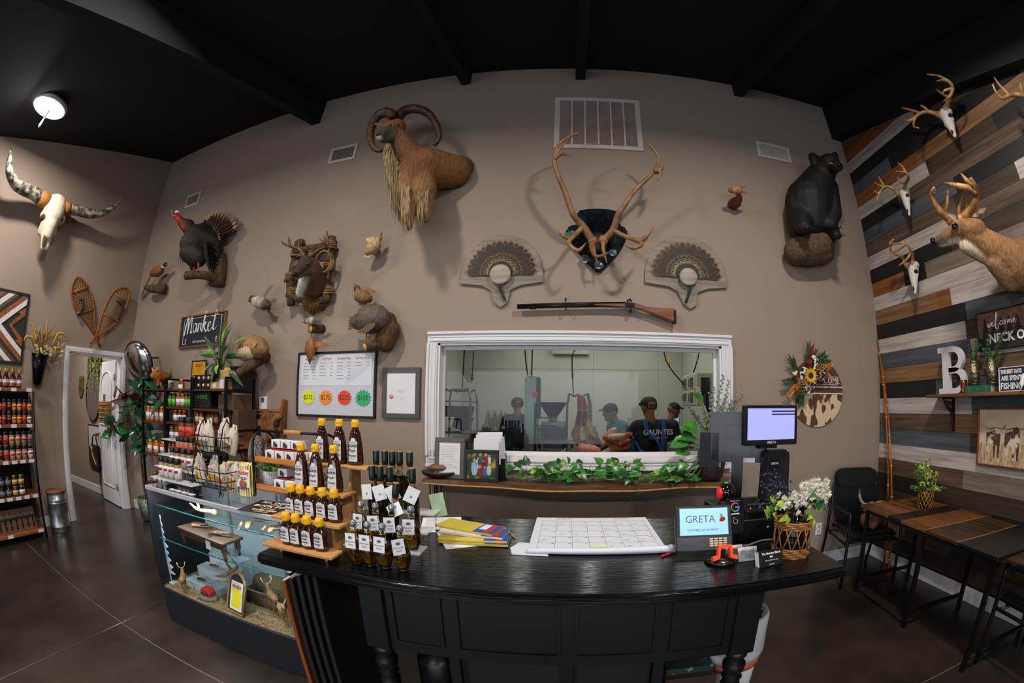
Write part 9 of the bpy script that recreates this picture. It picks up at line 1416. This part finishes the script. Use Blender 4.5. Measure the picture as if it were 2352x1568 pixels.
t = T('cutting_guard', 'clear upright splash panel on the far counter beside the navy-shirted person', 'panel', (wk(1140,950,6.36).x, 6.37,.931)); B(pane('#eef4f2', 1.)).b2((wk(1121,950,6.36).x, 6.365,.931),(wk(1160,950,6.36).x, 6.371,1.4)).ob('sheet', t); B(SSM).b2((wk(1159,950,6.36).x, 6.36,.931),(wk(1160,950,6.36).x + .01,6.375,1.42)).ob('post', t)
# wall cabinet, phone, screen, cords, cooler vent
a = wk(1650,855,4.6); x0, x1 = 1.55,2.08; z1, z0 = wk(1610,853,4.6).z, wk(1610,932,4.6).z; t = T('wall_cabinet', 'cream wall cabinet with dark window slots at the pot end of the workroom', 'cabinet', (1.8,5.0, z0)); CB = mat('#b9b49c', .5, var=.05); B(CB).b2((1.62,4.75, z0),(2.095,5.35, z1)).ob('body', t, bevel=.006)
for i in range(2):
    for j in range(2): zz = z0 + (z1 - z0) * (.1 + .46 * j); yy_ = 4.8 + .29 * i; B(CB).b2((1.608, yy_, z0 + (z1 - z0) * (.03 + .49 * j)),(1.62, yy_ + .26, z0 + (z1 - z0) * (.48 + .49 * j))).ob('door', t, bevel=.002); B(mat('#24262b', .3)).b2((1.604, yy_ + .06, zz),(1.6085, yy_ + .2, zz + (z1 - z0) * .32)).ob('door_window', t); B(STEEL).b2((1.596, yy_ + .23, zz + .02),(1.608, yy_ + .245, zz + .12)).ob('handle', t)
for i in range(2): B(mat('#24262b', .3)).b2((1.68 + .2 * i, 4.742, z0 + .06),(1.8 + .2 * i, 4.7505, z1 - .06)).ob('front_panel', t)
p = wk(1633,922,4.55); t = T('wall_phone', 'dark dispenser with blue stripe under the cream cabinet', 'dispenser', p); B(mat('#1f2733', .4)).b2((p.x - .06,4.56, p.z - .12),(p.x + .06,4.66, p.z + .12)).ob('body', t, bevel=.03, seg=2); B(mat('#3a7ab0', .3, emit=.1)).b2((p.x - .02,4.553, p.z - .08),(p.x + .02,4.561, p.z + .05)).ob('blue_stripe', t); B(SSM).b2((p.x - .015,4.6,.98),(p.x + .015,4.63, p.z - .1)).ob('post', t)
p = wk(1549,962,5.9); t = T('small_screen', 'small glowing tilted screen by the far worker', 'screen', (p.x, 5.95,.93)); F = frame(p, (1,.2,0),(.25,.3,1)); b = B(BLK); b.M = F; b.b2((-.09,-.06,-.01),(.09,.06,0)); b.ob('bezel', t); b = B(mat('#a8c4dc', .3, var=0, emit=.6)); b.M = F; b.b2((-.08,-.05,0),(.08,.05,.001)); b.ob('screen', t); b = B(BLK); b.cyl(p + V((0,.03,-.05)),(p.x, 5.95,.94),.015); b.ob('stem', t); tbl('equipment table under the small glowing screen', 1.3,1.9,5.65,6.3,.93)
for i, pts in enumerate((((1068,790),(1061,900)),((1088,790),(1085,873)),((1205,790),(1212,862)),((1223,790),(1221,862)),((1325,790),(1314,820),(1317,905)),((1524,795),(1536,840),(1572,884)),((1607,797),(1593,855)))):
    y = (5.2,6.0,4.75,4.8,5.6,5.2,4.9)[i]; P = [wk(*q, y) for q in pts]; P = [V((P[0].x, y, 2.995))] + P; t = T('hanging_cable', 'black power cable hanging from the workroom ceiling, %s from the left rack' % ORD[i], 'cord', P[-1],0, 'hanging power cables'); b = B(BLK); b.tube(P, .009,6, sub=3); b.ob('wire', t)
    if i in (1,5): B(mat('#c88a14' if i == 5 else '#15161a', .5)).cyl(P[-2] if i == 5 else P[-1],(P[-2] if i == 5 else P[-1]) + V((0,0,.09)),.018, n=8).ob('plug', t)
a, c = wk(1284,802,6.99), wk(1338,802,6.99); t = T('wall_unit', 'pale cooling unit with grey grille high on the far workroom wall', 'cooler', (a.x + .2,6.9, a.z - .05)); B(WALLW).b2((a.x - .12,6.9, a.z - .1),(c.x + .12,6.995, a.z + .32)).ob('housing', t, bevel=.008); B(mat('#5a5c58', .5)).b2((a.x, 6.89, a.z),(c.x, 6.901, a.z + .2)).ob('grille', t)
for i, (x, y, z, w_, h_, lb) in enumerate(((wk(1092,985,6.4).x, 6.5,.931,.2,.16, 'dark box on the far counter beside the left rack'),(wk(1112,985,6.3).x, 6.45,.931,.14,.22, 'small grey scale on the far counter'),(1.2,4.45,.981,.2,.14, 'clear-lidded box on the side table near the pot'),(.3,6.6,.93,.3,.26, 'dark slicer box on the far counter behind the workers'))): t = T('work_box', lb, 'box', (x, y, z),0, 'boxes in the workroom'); B(mat(['#2a2a2c', '#6a6c6e', '#9a9c9c', '#26282a'][i],.4,.2)).box((x, y, z + h_ / 2),(w_, .2, h_)).ob('body', t, bevel=.008); B(STEEL).box((x, y, z + h_ + .006),(w_ * .8,.16,.012)).ob('lid', t)
tbl('low steel table carrying the slicer box', .12,.5,6.35,6.9,.929)
